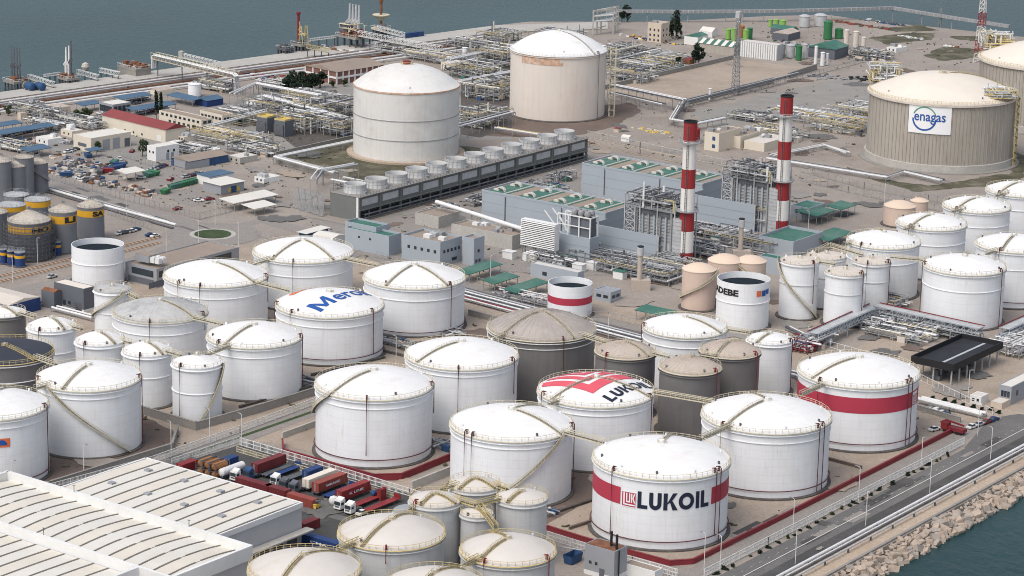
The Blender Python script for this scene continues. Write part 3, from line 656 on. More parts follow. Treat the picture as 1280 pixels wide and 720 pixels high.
def scaled(P, k, dx=0, dy=0): return [[(a*k+dx, b_*k+dy) for a, b_ in p] for p in P]
# side of the front tank: gap in the band, emblem, word
x, y, R, H, rs, kd, t = TANKS['lukoil']
for ch in list(t.children):
    if ch.name.startswith('painted_band'): bpy.data.objects.remove(ch)
BZ0, BZ1 = H*.575, H*.81; hh = BZ1-BZ0
a0, a1 = ang(x, y, .74), ang(x, y, -.57)+2*math.pi
b = MB(); b.lathe([(R+.04, BZ0), (R+.07, BZ0), (R+.07, BZ1), (R+.04, BZ1)], 60, 0, 0, a0, a1); b.build('painted_band', 'band_red', t, smooth=True)
fn, t = on_wall('lukoil', -.555, BZ0-.35); e = hh-.3
decal('emblem_plate', [rect(0, 0, e, e)], on_wall('lukoil', -.555, BZ0-.35, off=.09)[0], 'sign_white', t)
decal('emblem_plate', [rect(.25, .25, e-.15, e-.25)], on_wall('lukoil', -.555, BZ0-.35, off=.11)[0], 'band_red', t)
GL = [rect(.14, .12, .94, .21), rect(.14, .21, .24, .94), rect(.34, .40, .42, .9), rect(.34, .31, .62, .40), rect(.54, .40, .62, .9), rect(.68, .31, .76, .9), [(.76, .58), (.86, .9), (.95, .9), (.82, .56)], [(.78, .6), (.87, .31), (.96, .31), (.83, .64)]]
decal('emblem', scaled(GL, e-.1, .05, .05), on_wall('lukoil', -.555, BZ0-.35, off=.14)[0], 'sign_white', t)
W_, wl = heavy_word(); fn, t = on_wall('lukoil', -.32, BZ0-.1)
span = R*(ang(x, y, .70)-ang(x, y, -.32)); kx = span/wl
decal('lettering', [[(a*kx, b_*hh) for a, b_ in p] for p in W_], fn, 'ink_navy', t)
# plate with emblem on the right side of the banded tank
x, y, R, H, rs, kd, t = TANKS['redband']; fn, t = on_wall('redband', .9, H*.60, off=.12)
decal('emblem_plate', [rect(0, 0, hh*.8, hh*.95)], fn, 'sign_white', t); decal('emblem', scaled(emblem(), hh*.7, .2, .3), on_wall('redband', .9, H*.60, off=.15)[0], 'band_red', t)
# roof sign
x, y, R, H, rs, kd, t = TANKS['roofsign']
p0 = roofpt('roofsign', 765, 503.5); fn, t = on_roof('roofsign', p0, DA, -DB); inr = lambda q: math.hypot(q.x, q.y) < R-.9
ln = (roofpt('roofsign', 815, 484.5)-p0).dot(DA); W_, wl = heavy_word(); kx = ln/wl; cap = (roofpt('roofsign', 752, 496.5)-p0).dot(-DB)
decal('lettering', [[(a*kx, b_*cap) for a, b_ in p] for p in W_], fn, 'ink_navy', t, .7, lambda q: math.hypot(q.x, q.y) < R-.1)
p0 = roofpt('roofsign', 741, 492.5); fn, t = on_roof('roofsign', p0, DA, -DB)
E2 = [rect(0, 0, 22, 4.0), rect(0, 4.0, 3.6, 21), rect(5.4, 5.6, 17, 8.0), rect(5.4, 8.0, 7.8, 21), rect(9.6, 9.8, 15, 12.2), rect(9.6, 12.2, 11.6, 20), rect(17, 5.6, 19.5, 14), rect(13.4, 14, 17, 16.5)]
decal('emblem', E2, fn, 'ink_pink', t, .7, inr)
# blue roof word and orange mark
x, y, R, H, rs, kd, t = TANKS['meroil']
p0 = roofpt('meroil', 401, 390.5); fn, t = on_roof('meroil', p0, DA, -DB)
T_ = [rect(0, 0, .17, .73), rect(.70, 0, .87, .73), [(.17, .73), (.17, .48), (.36, .05), (.44, .05), (.44, .25)], [(.44, .25), (.44, .05), (.51, .05), (.70, .48), (.70, .73)]]+scaled(font_faces('eroil', .015), 1, .98); wd = max(q[0] for p in T_ for q in p); cap = (roofpt('meroil', 382, 384)-p0).dot(-DB)/.73; ml = 26.5
decal('lettering', [[(a*ml/wd, b_*cap) for a, b_ in p] for p in T_], fn, 'ink_blue', t)
p0 = roofpt('meroil', 366, 369); fn, t = on_roof('meroil', p0, DA, -DB)
decal('roof_mark', [[(0, 0), (4.5, 0), (4.2, 2.6), (1.5, 3), (0, 1.6)], [(5.2, .4), (11, .6), (10, 3.4), (6, 3.4)], [(11.8, 1), (16, 2), (14, 4), (11.4, 3.6)]], fn, 'ink_orange', t)
# sign on the concrete gas tank
x, y, R, H, rs, kd, t = TANKS['enagas']
fn, t = on_wall('enagas', -.425, 17.6, off=.5); bw = R*(ang(x, y, .135)-ang(x, y, -.425)); bh = 13.4
decal('sign_board', [rect(0, 0, bw, bh)], fn, 'sign_white', t)
T_ = font_faces('enagas', .012); wd = max(q[0] for p in T_ for q in p); k = bw*.74/wd
decal('lettering', [[(bw*.13+a*k, bh*.43+b_*k*1.15) for a, b_ in p] for p in T_], on_wall('enagas', -.425, 17.6, off=.62)[0], 'ink_blue', t)
mat('ink_green', (.10, .30, .20), .6, .05)
rr = bh*.41
decal('sign_arc', arcring(bw*.38, bh*.5, rr, rr-.75, math.pi*1.0, math.pi*2.0, 22), on_wall('enagas', -.425, 17.6, off=.6)[0], 'ink_blue', t)
decal('sign_arc', arcring(bw*.38, bh*.5, rr, rr-.55, math.pi*.12, math.pi*.88, 22), on_wall('enagas', -.425, 17.6, off=.6)[0], 'ink_green', t)
# black word and squares on the open tank
x, y, R, H, rs, kd, t = TANKS['adebe']
T_ = font_faces('CADEBE', .045); wd = max(q[0] for p in T_ for q in p); sp = R*(ang(x, y, -.17)-ang(x, y, -.985))
fn, t = on_wall('adebe', -.985, H*.745)
decal('lettering', [[(a*sp/wd*1.25-sp*.25, b_*3.0) for a, b_ in p] for p in T_], fn, 'ink_black', t)
fn, t = on_wall('adebe', .5, H*.72)
decal('emblem', [rect(0, .2, 2.0, 2.3)], fn, 'ink_orange', t); decal('emblem', [rect(2.3, .1, 4.2, 2.2), rect(4.4, .5, 6.4, 2.3)], fn, 'ink_blue', t)
# orange square with dark mark on the left-edge tank
x, y, R, H, rs, kd, t = TANKS['t15']
fn, t = on_wall('t15', -.06, H*.60)
decal('emblem_plate', [rect(0, 0, 5.0, 2.6)], fn, 'ink_orange', t); decal('emblem', arcring(2.6, .6, 1.6, .1, 0, math.pi, 10), on_wall('t15', -.06, H*.60, off=.16)[0], 'ink_blue', t)
# sooty weld plates: shallow vertical ribs on concrete gas tanks
for key in ('enagas', 'enagas2'):
    x, y, R, H, rs, kd, t = TANKS[key]
    for sidx in range(-20, 21):
        a = ang(x, y, max(-.99, min(.99, sidx/20.5))); c, s_ = math.cos(a), math.sin(a)
        if -.43 < sidx/20.5 < .14 and key == 'enagas': z1 = 17.3
        else: z1 = H-1.3
        b = MB(); b.beam(((R+.1)*c, (R+.1)*s_, 2.5), ((R+.1)*c, (R+.1)*s_, z1), .28, .3, Vector((c, s_, 0))); b.build('buttress_rib', 'concrete_wall', t)
    b = MB(); b.lathe([(R+.9, 0), (R+.9, 3.4), (R+.1, 3.6)], 96); b.build('plinth', 'concrete_pale', t, smooth=True)
    b = MB(); b.lathe([(R+.1, H-1.4), (R+1.0, H-1.2), (R+1.0, H-.2), (R, H-.1)], 96); b.build('ring_beam', 'roof_cream', t)
# ---------------- walkway bridges between tank tops ----------------
def walkway(px, z, m, label, wd=1.2):
    P = [G(x, y, z+.2) for x, y in px]
    t = thing('walkway_bridge', label, 'walkway', P[0]); P = [p-P[0] for p in P]
    d = MB(); r = MB()
    for p, q in zip(P, P[1:]):
        n = (q-p).cross(UP).normalized()*(wd/2); d.beam(p, q, wd, .25)
        k = max(2, int((q-p).length/1.4))
        for sg in (-1, 1):
            r.beam(p+n*sg+UP*1.1, q+n*sg+UP*1.1, .16); r.beam(p+n*sg+UP*.55, q+n*sg+UP*.55, .1); r.beam(p+n*sg-UP*.1, q+n*sg-UP*.1, .14, .35)
            for i in range(k+1):
                e = p+(q-p)*(i/k)+n*sg; r.beam(e, e+UP*1.1, .1)
    d.build('deck', 'grating', t); stuff(r.build('handrail', m, t))
C_, Y_ = 'rail_cream', 'rail_yellow'
for px, z, m, lb in (
 ([(876, 549), (915, 532)], 20, C_, 'cream walkway from the lettered red-band tank up to the plain tank behind it'),
 ([(703, 540), (755, 554)], 20, C_, 'cream walkway linking the plain front white tank with the lettered tank'),
 ([(686, 506), (705, 498)], 20, C_, 'short cream walkway onto the roof-lettered tank from the tank in front'),
 ([(816, 491), (892, 504)], 20, C_, 'cream walkway crossing in front of the nearest tan-domed dark tank'),
 ([(1001, 494), (1030, 481)], 20, C_, 'cream walkway joining the plain-banded tank to the white tank on its left'),
 ([(722, 418), (758, 429)], 20, C_, 'cream walkway from the big taupe dome to the tan dome on its right'),
 ([(618, 425), (636, 417)], 20, C_, 'cream walkway from the big taupe dome to the white tank left of it'),
 ([(816, 442), (836, 447)], 20, C_, 'short walkway between the left and nearest tan-domed tanks'),
 ([(877, 443), (896, 446)], 20, C_, 'short walkway between the nearest and right tan-domed tanks'),
 ([(907, 412), (938, 417)], 18, C_, 'walkway from the white dome behind the tan domes to the slim white tank'),
 ([(317, 353), (361, 364)], 17, C_, 'brown walkway onto the blue-lettered roof tank from its left neighbour'),
 ([(317, 331), (342, 323)], 17.5, C_, 'walkway up to the farthest white tank by the roundabout'),
 ([(424, 323), (472, 333)], 17, C_, 'walkway between the two white tanks nearest the plant offices'),
 ([(242, 398), (277, 406)], 17, C_, 'walkway from the soot-streaked roof to the white tank on its right'),
 ([(258, 444), (288, 432)], 17.4, C_, 'walkway down to the small tank with the curling stair'),
 ([(145, 359), (172, 374)], 17.5, C_, 'walkway between the slim zigzag-stair tank and the soot-streaked roof'),
 ([(85, 407), (102, 412)], 18, C_, 'walkway between first and second small white tanks at the left'),
 ([(142, 423), (163, 429)], 17.6, C_, 'walkway between second and third small white tanks at the left'),
 ([(205, 439), (226, 445)], 17.3, C_, 'walkway between third small white tank and the one with outside stair'),
 ([(24, 391), (44, 397)], 17.5, C_, 'walkway from the small dark tank to the first small white tank'),
 ([(44, 447), (70, 456)], 20.3, C_, 'walkway from the black roof down to the large far-left white tank'),
 ([(44, 486), (66, 480)], 20.7, C_, 'walkway joining the two large white tanks at the left edge'),
 ([(1131, 287), (1147, 282)], 19.7, C_, 'walkway between first and second domes of the right-hand row'),
 ([(1191, 265), (1207, 260)], 19.4, C_, 'walkway between second and third domes of the right-hand row'),
 ([(1246, 245), (1262, 240)], 19, C_, 'walkway between third and last domes of the right-hand row'),
 ([(1233, 318), (1252, 311)], 20.8, C_, 'walkway between the loading-bay tank and the right-edge tank'),
 ([(1113, 322), (1156, 326)], 20, C_, 'walkway from the tall cream roofs to the tank behind the loading bay'),
 ([(1021, 315), (1036, 307), (1078, 319)], 19, C_, 'bent walkway linking the tall cream-roofed tanks'),
 ([(1019, 327), (1043, 331)], 19.5, C_, 'walkway between the two front tall cream-roofed tanks'),
 ([(1055, 306), (1079, 302)], 19.2, C_, 'walkway from the tall cream roofs to the first white dome of the row'),
 ([(423, 688), (453, 675)], 17, Y_, 'yellow walkway between the two bottom beige tanks beside the trucks'),
 ([(513, 638), (533, 625)], 17.6, Y_, 'yellow walkway climbing to the left small beige tank'),
 ([(568, 624), (594, 632)], 18.5, Y_, 'yellow walkway from the left small tank to the smallest one'),
 ([(597, 631), (625, 624)], 18, Y_, 'yellow walkway from the smallest tank to the right small tank'),
 ([(599, 633), (620, 661)], 17.2, Y_, 'yellow walkway running down to the beige tank with red pipes'),
 ([(580, 707), (600, 697)], 17, Y_, 'yellow walkway joining the two bottom-edge beige tanks on the right'),
 ([(552, 612), (572, 606)], 19, Y_, 'yellow walkway from the left to the rear small beige tank'),
 ([(618, 606), (634, 612)], 18.8, Y_, 'yellow walkway from the rear to the right small beige tank')):
    walkway(px, z, m, lb)
# ---------------- walls, kerbs, fences ----------------
def wall(px, h, tk, m, label, name='wall', cat='wall', z=0, coping=None, close=False):
    P = [G(x, y, z) for x, y in px]; o0 = P[0].copy(); P = [p-o0 for p in P]
    t = thing(name, label, cat, o0); b = MB(); c = MB()
    for p, q in zip(P, P[1:]):
        e = (q-p).normalized()*tk*.3
        b.beam(p-e+UP*(h/2), q+e+UP*(h/2), tk, h)
        c.beam(p-e+UP*(h+.06), q+e+UP*(h+.06), tk+.16, .12)
    b.build('wall_face', m, t); c.build('coping', coping or m, t)
wall([(353, 556), (354, 569), (467, 601), (502, 600), (563, 575)], 2.0, .4, 'red_paint', 'dark red tank-yard wall with a corner behind the truck yard')
wall([(684, 663), (732, 678), (785, 693), (837, 707), (866, 705), (960, 658), (1190, 541)], 1.4, .5, 'red_paint', 'long dark red kerb wall bending round the lettered tank along the road', coping='red_paint')
wall([(515, 612), (563, 593)], 2.4, .5, 'concrete_pale', 'short tan concrete wall left of the small beige tanks')
wall([(353, 548), (394, 533)], 1.8, .5, 'concrete_pale', 'pale wall left of the red wall corner tank')
wall([(176, 517), (245, 538), (320, 517), (394, 494)], 2.6, .6, 'concrete', 'grey concrete dike wall round the small tank with the curling stair')
wall([(-30, 636), (62, 611), (215, 563), (222, 540)], 2.2, .6, 'concrete', 'grey concrete dike wall in front of the large far-left tanks')
wall([(376, 475), (396, 482)], 2, .5, 'concrete', 'short dike wall right of the roof-stair tank')
wall([(586, 394), (640, 408), (700, 423)], 2.0, .5, 'concrete', 'grey dike wall behind the big dark tank')
wall([(742, 115), (830, 94), (916, 74)], 2.2, 1.0, 'concrete', 'rear bank wall of the bare brown field', coping='concrete')
wall([(858, 131), (930, 113), (966, 104)], 3, 1.0, 'concrete', 'front bank wall of the bare brown field')
wall([(986, 98), (1020, 87)], 3, 1.0, 'concrete', 'right end bank wall of the bare brown field')
wall([(345, 203), (412, 219), (436, 224)], 3, .6, 'concrete', 'dike wall left of the weathered white gas tank')
wall([(345, 197), (440, 176)], 2.5, .6, 'concrete', 'rear dike wall of the weathered white gas tank')
wall([(765, 645), (712, 662)], .8, .6, 'earth_brown', 'low bund left of the lettered tank')
wall([(1035, 575), (1076, 586)], .8, .7, 'earth_brown', 'low dark bund between the sea road tanks')
wall([(1145, 512), (1200, 528)], 1.6, .5, 'concrete', 'grey wall right of the plain-banded tank')
def fence(px, h, sp, m, label, tk=.14, panels=True, z=0, name='fence'):
    P = [G(x, y, z) for x, y in px]; o0 = P[0].copy(); P = [p-o0 for p in P]
    t = thing(name, label, 'fence', o0); b = MB(); r = MB()
    for p, q in zip(P, P[1:]):
        k = max(1, int((q-p).length/sp))
        for i in range(k+1):
            e = p+(q-p)*(i/k); b.beam(e, e+UP*h, tk)
        for f in ((.97, .55, .1) if panels else (.95, .1)): r.beam(p+UP*h*f, q+UP*h*f, tk*.8)
    stuff(b.build('posts', m, t)); r.build('rails', m, t)
    if panels:
        b = MB()
        for p, q in zip(P, P[1:]):
            k = max(1, int((q-p).length/.45))
            for i in range(k+1):
                e = p+(q-p)*(i/k); b.beam(e+UP*h*.1, e+UP*h*.95, .1)
        stuff(b.build('pickets', m, t))
FW = 'rail_white'
fence([(300, 557), (395, 585), (512, 621), (560, 637)], 2.6, 2.6, FW, 'white panel fence behind the parked trucks', .2)
fence([(296, 565), (380, 590), (500, 626)], 1.8, 2.6, 'rail_cream', 'second pale fence just in front of the truck yard fence', .18)
fence([(684, 674), (732, 689), (790, 706), (846, 722)], 2.4, 2.4, FW, 'white fence below the lettered tank by the pump house', .2)
fence([(880, 722), (960, 681), (1205, 556)], 2.4, 2.4, FW, 'white fence between the red kerb wall and the sea road', .2)
fence([(50, 618), (190, 580), (300, 541), (394, 506)], 2.4, 2.6, FW, 'white fence along the yard road beside the warehouse', .2)
fence([(215, 581), (300, 553)], 2.0, 2.6, FW, 'white fence along the grass verge above the warehouse corner', .18)
FD = 'steel'
fence([(0, 205), (60, 224), (150, 249), (250, 275), (300, 262), (330, 252)], 3, 3, FD, 'grey mesh fence along the access road yards', .16, False)
fence([(135, 268), (190, 288)], 3, 3, FD, 'grey fence behind the parked cars near the striped silos', .16, False)
fence([(735, 172), (800, 186), (865, 200), (940, 215)], 3.4, 4, 'concrete_pale', 'concrete post fence behind the rear turbine hall', .35, False)
fence([(733, 180), (800, 194), (860, 206)], 3, 4, 'sand', 'inner tan post fence behind the rear turbine hall', .3, False)
fence([(1000, 215), (1080, 236), (1160, 252), (1230, 262)], 3, 4, FD, 'long grey mesh fence below the concrete gas tank', .2, False)
fence([(1000, 226), (1060, 241), (1130, 256), (1180, 266)], 3, 4, FD, 'second grey mesh fence nearer the right-hand tanks', .2, False)
fence([(860, 134), (960, 110), (1080, 78)], 2.5, 4, FD, 'wire fence along the track in front of the bare field', .18, False)
fence([(320, 295), (345, 302), (430, 330), (450, 320)], 2.5, 3, FD, 'wire fence behind the farthest left-group tank', .16, False)
fence([(470, 322), (560, 345), (650, 368)], 2.5, 3, FD, 'wire fence below the plant offices', .16, False)
fence([(690, 395), (760, 398), (830, 416)], 2.5, 3, FD, 'wire fence along the pipe track behind the white domes', .16, False)
fence([(1020, 430), (1100, 452), (1200, 500), (1240, 520)], 2.4, 3, FW, 'white fence right of the plain-banded tank', .16, False)
fence([(150, 195), (200, 212), (240, 200)], 2.5, 3, FD, 'fence round the scrap yard by the blue shed', .15, False)
# ---------------- street lamps ----------------
lp_ = thing('street_lamp', 'white street lamp', 'street lamp')
b = MB(); b.tube([(0, 0, 0), (0, 0, 5), (0, 0, 10)], .1, 6); b.build('pole', 'rail_white', lp_)
b = MB(); b.tube([(0, 0, 9.9), (-.4, 0, 10.2), (-.9, 0, 10.25)], .07, 5); b.build('arm', 'rail_white', lp_)
b = MB(); b.box(-1.6, -.8, -.15, .15, 10.2, 10.4); b.build('lamp_head', 'steel', lp_)
LAMPS = [(991, 667, 'street lamp on the fence side of the sea road, nearest the bottom'), (994, 705, 'street lamp on the pipe side of the sea road, nearest the bottom'), (1073, 626, 'second street lamp on the fence side of the sea road'), (1082, 657, 'second street lamp on the pipe side of the sea road'),
 (1151, 587, 'third street lamp on the fence side of the sea road'), (1162, 616, 'third street lamp on the pipe side of the sea road'), (1238, 574.5, 'farthest street lamp on the pipe side of the sea road'), (900, 715, 'street lamp just right of the lettered tank'),
 (105, 597, 'street lamp by the white fence left of the warehouse corner'), (214, 568, 'street lamp on the yard road near the dike corner'), (16, 618, 'street lamp at the left edge above the warehouse'), (262, 552, 'street lamp beside the grass verge'), (302, 558, 'street lamp at the far corner of the truck yard'),
 (495, 457, 'lamp post between two white tanks in the middle'), (208, 318, 'lamp post in front of the brown-roofed office'), (248, 308, 'lamp post by the roundabout, left'), (298, 310, 'lamp post by the roundabout, right'), (16, 354, 'lamp post by the railway at the left'), (47, 330, 'curved lamp by the scaffolded silo'),
 (269, 282, 'lamp post behind the roundabout'), (158, 270, 'lamp post on the access road'), (760, 428, 'lamp post beside the pipe track behind the tan domes'), (613, 352, 'lamp post beside the green canopies'), (1222, 545, 'lamp post by the entrance roundabout'), (1210, 500, 'lamp post in front of the black-roofed bay'), (900, 395, 'lamp post beside the nearest peach tank'),
 (1010, 295, 'lamp post right of the rear chimney'), (1105, 258, 'lamp post on the fence below the concrete tank'), (880, 712, 'lamp post at the red kerb bend')]
for i, (px, py, lb) in enumerate(LAMPS):
    p = G(px, py)
    o = lp_ if i == 0 else dup(lp_)
    o.location = p; o.rotation_euler = (0, 0, R_(rnd.choice((-36, 144)))); o['label'] = lb; o['group'] = 'street lamps'
# ---------------- sea pipes and breakwater ----------------
def pipeline(px, z, r, m, label, n=8, sup=12, zs=None, name='pipeline', smat='concrete'):
    P = [G(x, y, z) for x, y in px]; o0 = P[0].copy(); o0.z = 0; P = [p-o0 for p in P]
    t = thing(name, label, 'pipeline', o0); b = MB(); b.tube(P, r, n); b.build('pipe', m, t, smooth=True)
    if sup:
        b = MB()
        for p, q in zip(P, P[1:]):
            k = max(1, int((q-p).length/sup)); d = (q-p).normalized(); nn = Vector((-d.y, d.x, 0))
            for i in range(k+1):
                e = p+(q-p)*(i/k); b.beam(Vector((e.x, e.y, 0)), Vector((e.x, e.y, max(.1, z-r))), .5, .5)
        stuff(b.build('supports', smat, t))
    return t
E0 = G(976, 719, 1.0)
def gridpipe(px, t0, t1, z, r, m, label, **k):
    p = G(*px, z); a_, b_ = pj(p+DA*t0), pj(p+DA*t1); return pipeline([a_, b_], z, r, m, label, **k)
gridpipe((977, 718), -60, 260, 1.0, .4, 'pipe_white', 'thick white pipe running beside the sea road')
gridpipe((985, 718.5), -60, 260, .8, .22, 'pipe_white', 'thinner white pipe on the sea side of the thick one')
gridpipe((989, 719), -60, 260, .5, .2, 'steel_dark', 'dark thin pipe low between the sea road pipes', sup=0)
gridpipe((998, 719), -60, 260, 1.3, .28, 'galv', 'grey pipe on posts over the sandy strip', smat='steel_dark')
p = G(1036, 719, 0); b = MB(); b.beam(p-DA*60+UP*.2, p+DA*300+UP*.2, .8, .7); tag(b.build('sea_kerb', 'concrete'), kind='structure')
p = G(1040, 719.5, 0)
bw_ = MB()
A0, A1 = p-DA*60, p+DA*300
bw_.add([A0, A1, A1+DB*9.5-UP*4.5, A0+DB*9.5-UP*4.5, A0-UP*6, A1-UP*6, A1+DB*9.5-UP*6, A0+DB*9.5-UP*6], [(0, 3, 2, 1), (3, 7, 6, 2), (0, 4, 7, 3), (1, 2, 6, 5)])
brk = tag(bw_.build('breakwater', 'rock_wet'), kind='structure')
RK = []
for k in range(9):
    bm = bmesh.new(); r2 = random.Random(k)
    for sx in (-1, 1):
        for sy in (-1, 1):
            for sz in (-1, 1):
                for q in range(2): bm.verts.new((sx*r2.uniform(.62, 1.0), sy*r2.uniform(.5, .85), sz*r2.uniform(.45, .75)))
    bmesh.ops.convex_hull(bm, input=bm.verts[:]); me = bpy.data.meshes.new('boulder'); bm.to_mesh(me); bm.free(); me.materials.append(MATS['rock' if k % 3 else 'rock_grey']); RK.append(me)
cnt = 0; r2 = random.Random(5)
for row in range(6):
    t_ = -6.0
    while t_ < 132 and cnt < 298:
        sz = r2.choice((r2.uniform(.7, 1.2), r2.uniform(1.1, 2.0)))*(1.0 if row else .7)
        q = p+DA*(t_+r2.uniform(-.4, .4))+DB*(1.0+row*1.5+r2.uniform(-.5, .5)); u = (q-p).dot(DB)
        o = link('boulder', RK[r2.randrange(9)], brk, (q.x, q.y, -.2-u*.33+r2.uniform(-.3, .3)))
        o.scale = (sz, sz*r2.uniform(.75, 1), sz*r2.uniform(.8, 1.1)); o.rotation_euler = (r2.uniform(-.5, .5), r2.uniform(-.5, .5), r2.uniform(0, 6.3)); cnt += 1
        t_ += sz*1.75+r2.uniform(.2, .6)
bb = MB()
for k in range(420):
    q = p+DA*r2.choice((r2.uniform(-60, -8), r2.uniform(132, 290)))+DB*r2.uniform(.8, 9); u = (q-p).dot(DB); s_ = r2.uniform(.9, 1.7)
    me = RK[r2.randrange(9)]; rot = Matrix.Rotation(r2.uniform(0, 6), 3, 'Z') @ Matrix.Rotation(r2.uniform(-.5, .5), 3, 'X')
    bb.add([rot @ (v.co*s_)+Vector((q.x, q.y, -.2-u*.33)) for v in me.vertices], [tuple(f.vertices) for f in me.polygons])
stuff(bb.build('distant_boulders', 'rock', brk))
# ---------------- generic buildings ----------------
def shed(name, label, cat, fx, fy, yt, xl, xr, wall_m, roof_m, deg=36.5, h=None, par=.5, gable=0, winL=(), winR=(), doorL=(), doorR=(), la=None, lb=None, base=None, roofstuff=0, over=0, group=None, parm=None):
    db, da = dirs(deg); P = G(fx, fy); 
    h = h or along(P, UP, y=yt); lb = lb or -along(P, db, x=xl); la = la or along(P, da, x=xr)
    t = thing(name, label, cat, P, -R_(deg), group)
    b = MB(); b.box(-lb, 0, 0, la, 0, h); b.build('wall', wall_m, t)
    if base:
        b = MB(); b.box(-lb-.06, .06, -.06, la+.06, 0, base[0]); b.build('plinth', base[1], t)
    o = over
    if gable:
        b = MB()
        if la > lb: b.add([(-lb-o, -o, h), (o, -o, h), (-lb/2, -o, h+gable), (-lb-o, la+o, h), (o, la+o, h), (-lb/2, la+o, h+gable)], [(0, 1, 2), (5, 4, 3), (0, 2, 5, 3), (1, 4, 5, 2), (0, 3, 4, 1)])
        else: b.add([(-lb-o, -o, h), (-lb-o, la+o, h), (-lb-o, la/2, h+gable), (o, -o, h), (o, la+o, h), (o, la/2, h+gable)], [(1, 0, 2), (3, 4, 5), (0, 3, 5, 2), (4, 1, 2, 5), (0, 1, 4, 3)])
        ro = b.build('roof', roof_m, t)
    else:
        b = MB(); b.box(-lb-o+.3*(par > 0), o-.3*(par > 0), -o+.3*(par > 0), la+o-.3*(par > 0), h+.01, h+.15); ro = b.build('roof', roof_m, t)
        if par:
            b = MB(); e = .3
            b.box(-lb-o, o, -o, -o+e, h, h+par); b.box(-lb-o, o, la+o-e, la+o, h, h+par); b.box(-lb-o, -lb-o+e, -o+e, la+o-e, h, h+par); b.box(o-e, o, -o+e, la+o-e, h, h+par)
            b.build('parapet', parm or wall_m, ro)
    for fc, lst, nm, mm in (('L', winL, 'window', 'glass'), ('R', winR, 'window', 'glass'), ('L', doorL, 'door', 'steel_dark'), ('R', doorR, 'door', 'steel_dark')):
        for sp in lst:       # (count, z0, z1, width, u0, u1[, material])
            n, z0, z1, w_, u0, u1 = sp[:6]; mt = sp[6] if len(sp) > 6 else mm
            for i in range(n):
                f = u0+(u1-u0)*((i+.5)/n); b = MB()
                if fc == 'L': c = -lb*(1-f); b.box(c-w_/2, c+w_/2, -.08, .05, z0, z1)
                else: c = la*f; b.box(-.05, .08, c-w_/2, c+w_/2, z0, z1)
                b.build(nm, mt, t)
    rs = random.Random(int(fx*7+fy))
    for i in range(roofstuff):
        s0 = rs.uniform(.8, 1.8); x_ = -rs.uniform(.15, .85)*lb; y_ = rs.uniform(.15, .85)*la
        b = MB(); b.box(x_-s0, x_+s0, y_-s0*.7, y_+s0*.7, h+.15, h+.15+s0*.9); b.build('roof_unit', rs.choice(('galv', 'pipe_white', 'steel')), ro)
    return t, lb, la, h
# ---------------- warehouse ----------------
WZ = 11.8; NE = G(377, 629, WZ); NE.z = 0
wh = thing('warehouse', 'long white warehouse with ribbed roof in three bays, bottom left', 'warehouse', NE, -GA)
b = MB(); b.box(-57.5, 0, -36, 0, 0, WZ); b.build('wall', 'wall_pale', wh)
b = MB(); b.box(-74, 15, -65, -36.02, 0, WZ-.3); b.build('wall', 'wall_pale', wh)
b = MB(); b.box(-74, 4, -110, -65.02, 0, WZ-.4); b.build('wall', 'wall_pale', wh)
def arch(x0, x1, y0, y1, z, rise, n=8):
    b = MB(); vs = []; fs = []
    for i in range(n+1):
        f = i/n; zz = z+rise*(1-(2*f-1)**2); y = y0+(y1-y0)*f; vs += [(x0, y, zz), (x1, y, zz)]
        if i: k = 2*i; fs.append((k-2, k-1, k+1, k))
    b.add(vs, fs); return b
def bay(x0, x1, y0, y1, z, rise, step, split=False):
    x = x0; k = 0
    while x < x1-.1:
        xe = min(x+step, x1); arch(x+.12, xe-.12, y0, y1, z, rise).build('roof_panel', 'roof_panel' if k % 3 else 'roof_warm_panel', wh)
        b = MB(); n = 10; ym = (y0+y1)/2
        for i in range(n):
            f0, f1 = i/n, (i+1)/n
            if split and i == n//2: f0 += .035
            if split and i == n//2-1: f1 -= .035
            P = [Vector((xe, y0+(y1-y0)*f, z+rise*(1-(2*f-1)**2)+.05)) for f in (f0, f1)]; b.beam(P[0], P[1], .55, .16)
            if split and i == n//2-1: b.build('roof_gutter', 'roof_seam', wh); b = MB()
        b.build('roof_gutter', 'roof_seam', wh); x = xe; k += 1
bay(-57, -.5, -35.5, -.5, WZ+.1, .25, 5.2)
bay(-73, 14.2, -64.5, -37, WZ-.2, .9, 5.2, True)
bay(-73, 3.4, -105, -66.5, WZ-.3, .3, 5.2)
for x0, x1, y0, y1 in ((-60, 15.4, -37.2, -36.2), (-74, 15.4, -65.8, -64.9), (14.6, 15.5, -64.9, -37.2), (-74.5, -73.6, -65.8, -36.2), (-74, -60, -37.2, -36.2), (3.5, 4.4, -110, -65.8)):
    b = MB(); b.box(x0, x1, y0, y1, WZ-1.5, WZ+2.2); b.build('parapet', 'white_wall', wh)
b = MB(); b.box(-58, .3, -.4, .25, WZ-1, WZ+.25); b.build('parapet', 'white_wall', wh)
b = MB(); b.box(-.3, .3, -36, -.4, WZ-1.2, WZ+.3); b.build('parapet', 'white_wall', wh)
b = MB(); b.box(-57.9, -57.3, -36.2, 0, WZ-1, WZ+.25); b.build('parapet', 'white_wall', wh)
b = MB(); b.box(.3, 3.2, -38, 1.5, 4.4, 4.8); b.build('canopy', 'concrete_pale', wh)
for k in range(6):
    b = MB(); b.box(.05, .14, -34+k*5.6, -30+k*5.6, 0, 4); b.build('loading_door', 'steel_dark', wh)
for k in range(4):
    for y in (-8, -22):
        x = -49+k*13.5; b = MB(); b.box(x-.9, x+.9, y-.8, y+.8, WZ+.2, WZ+.8); b.build('skylight', 'clad_grey', wh)
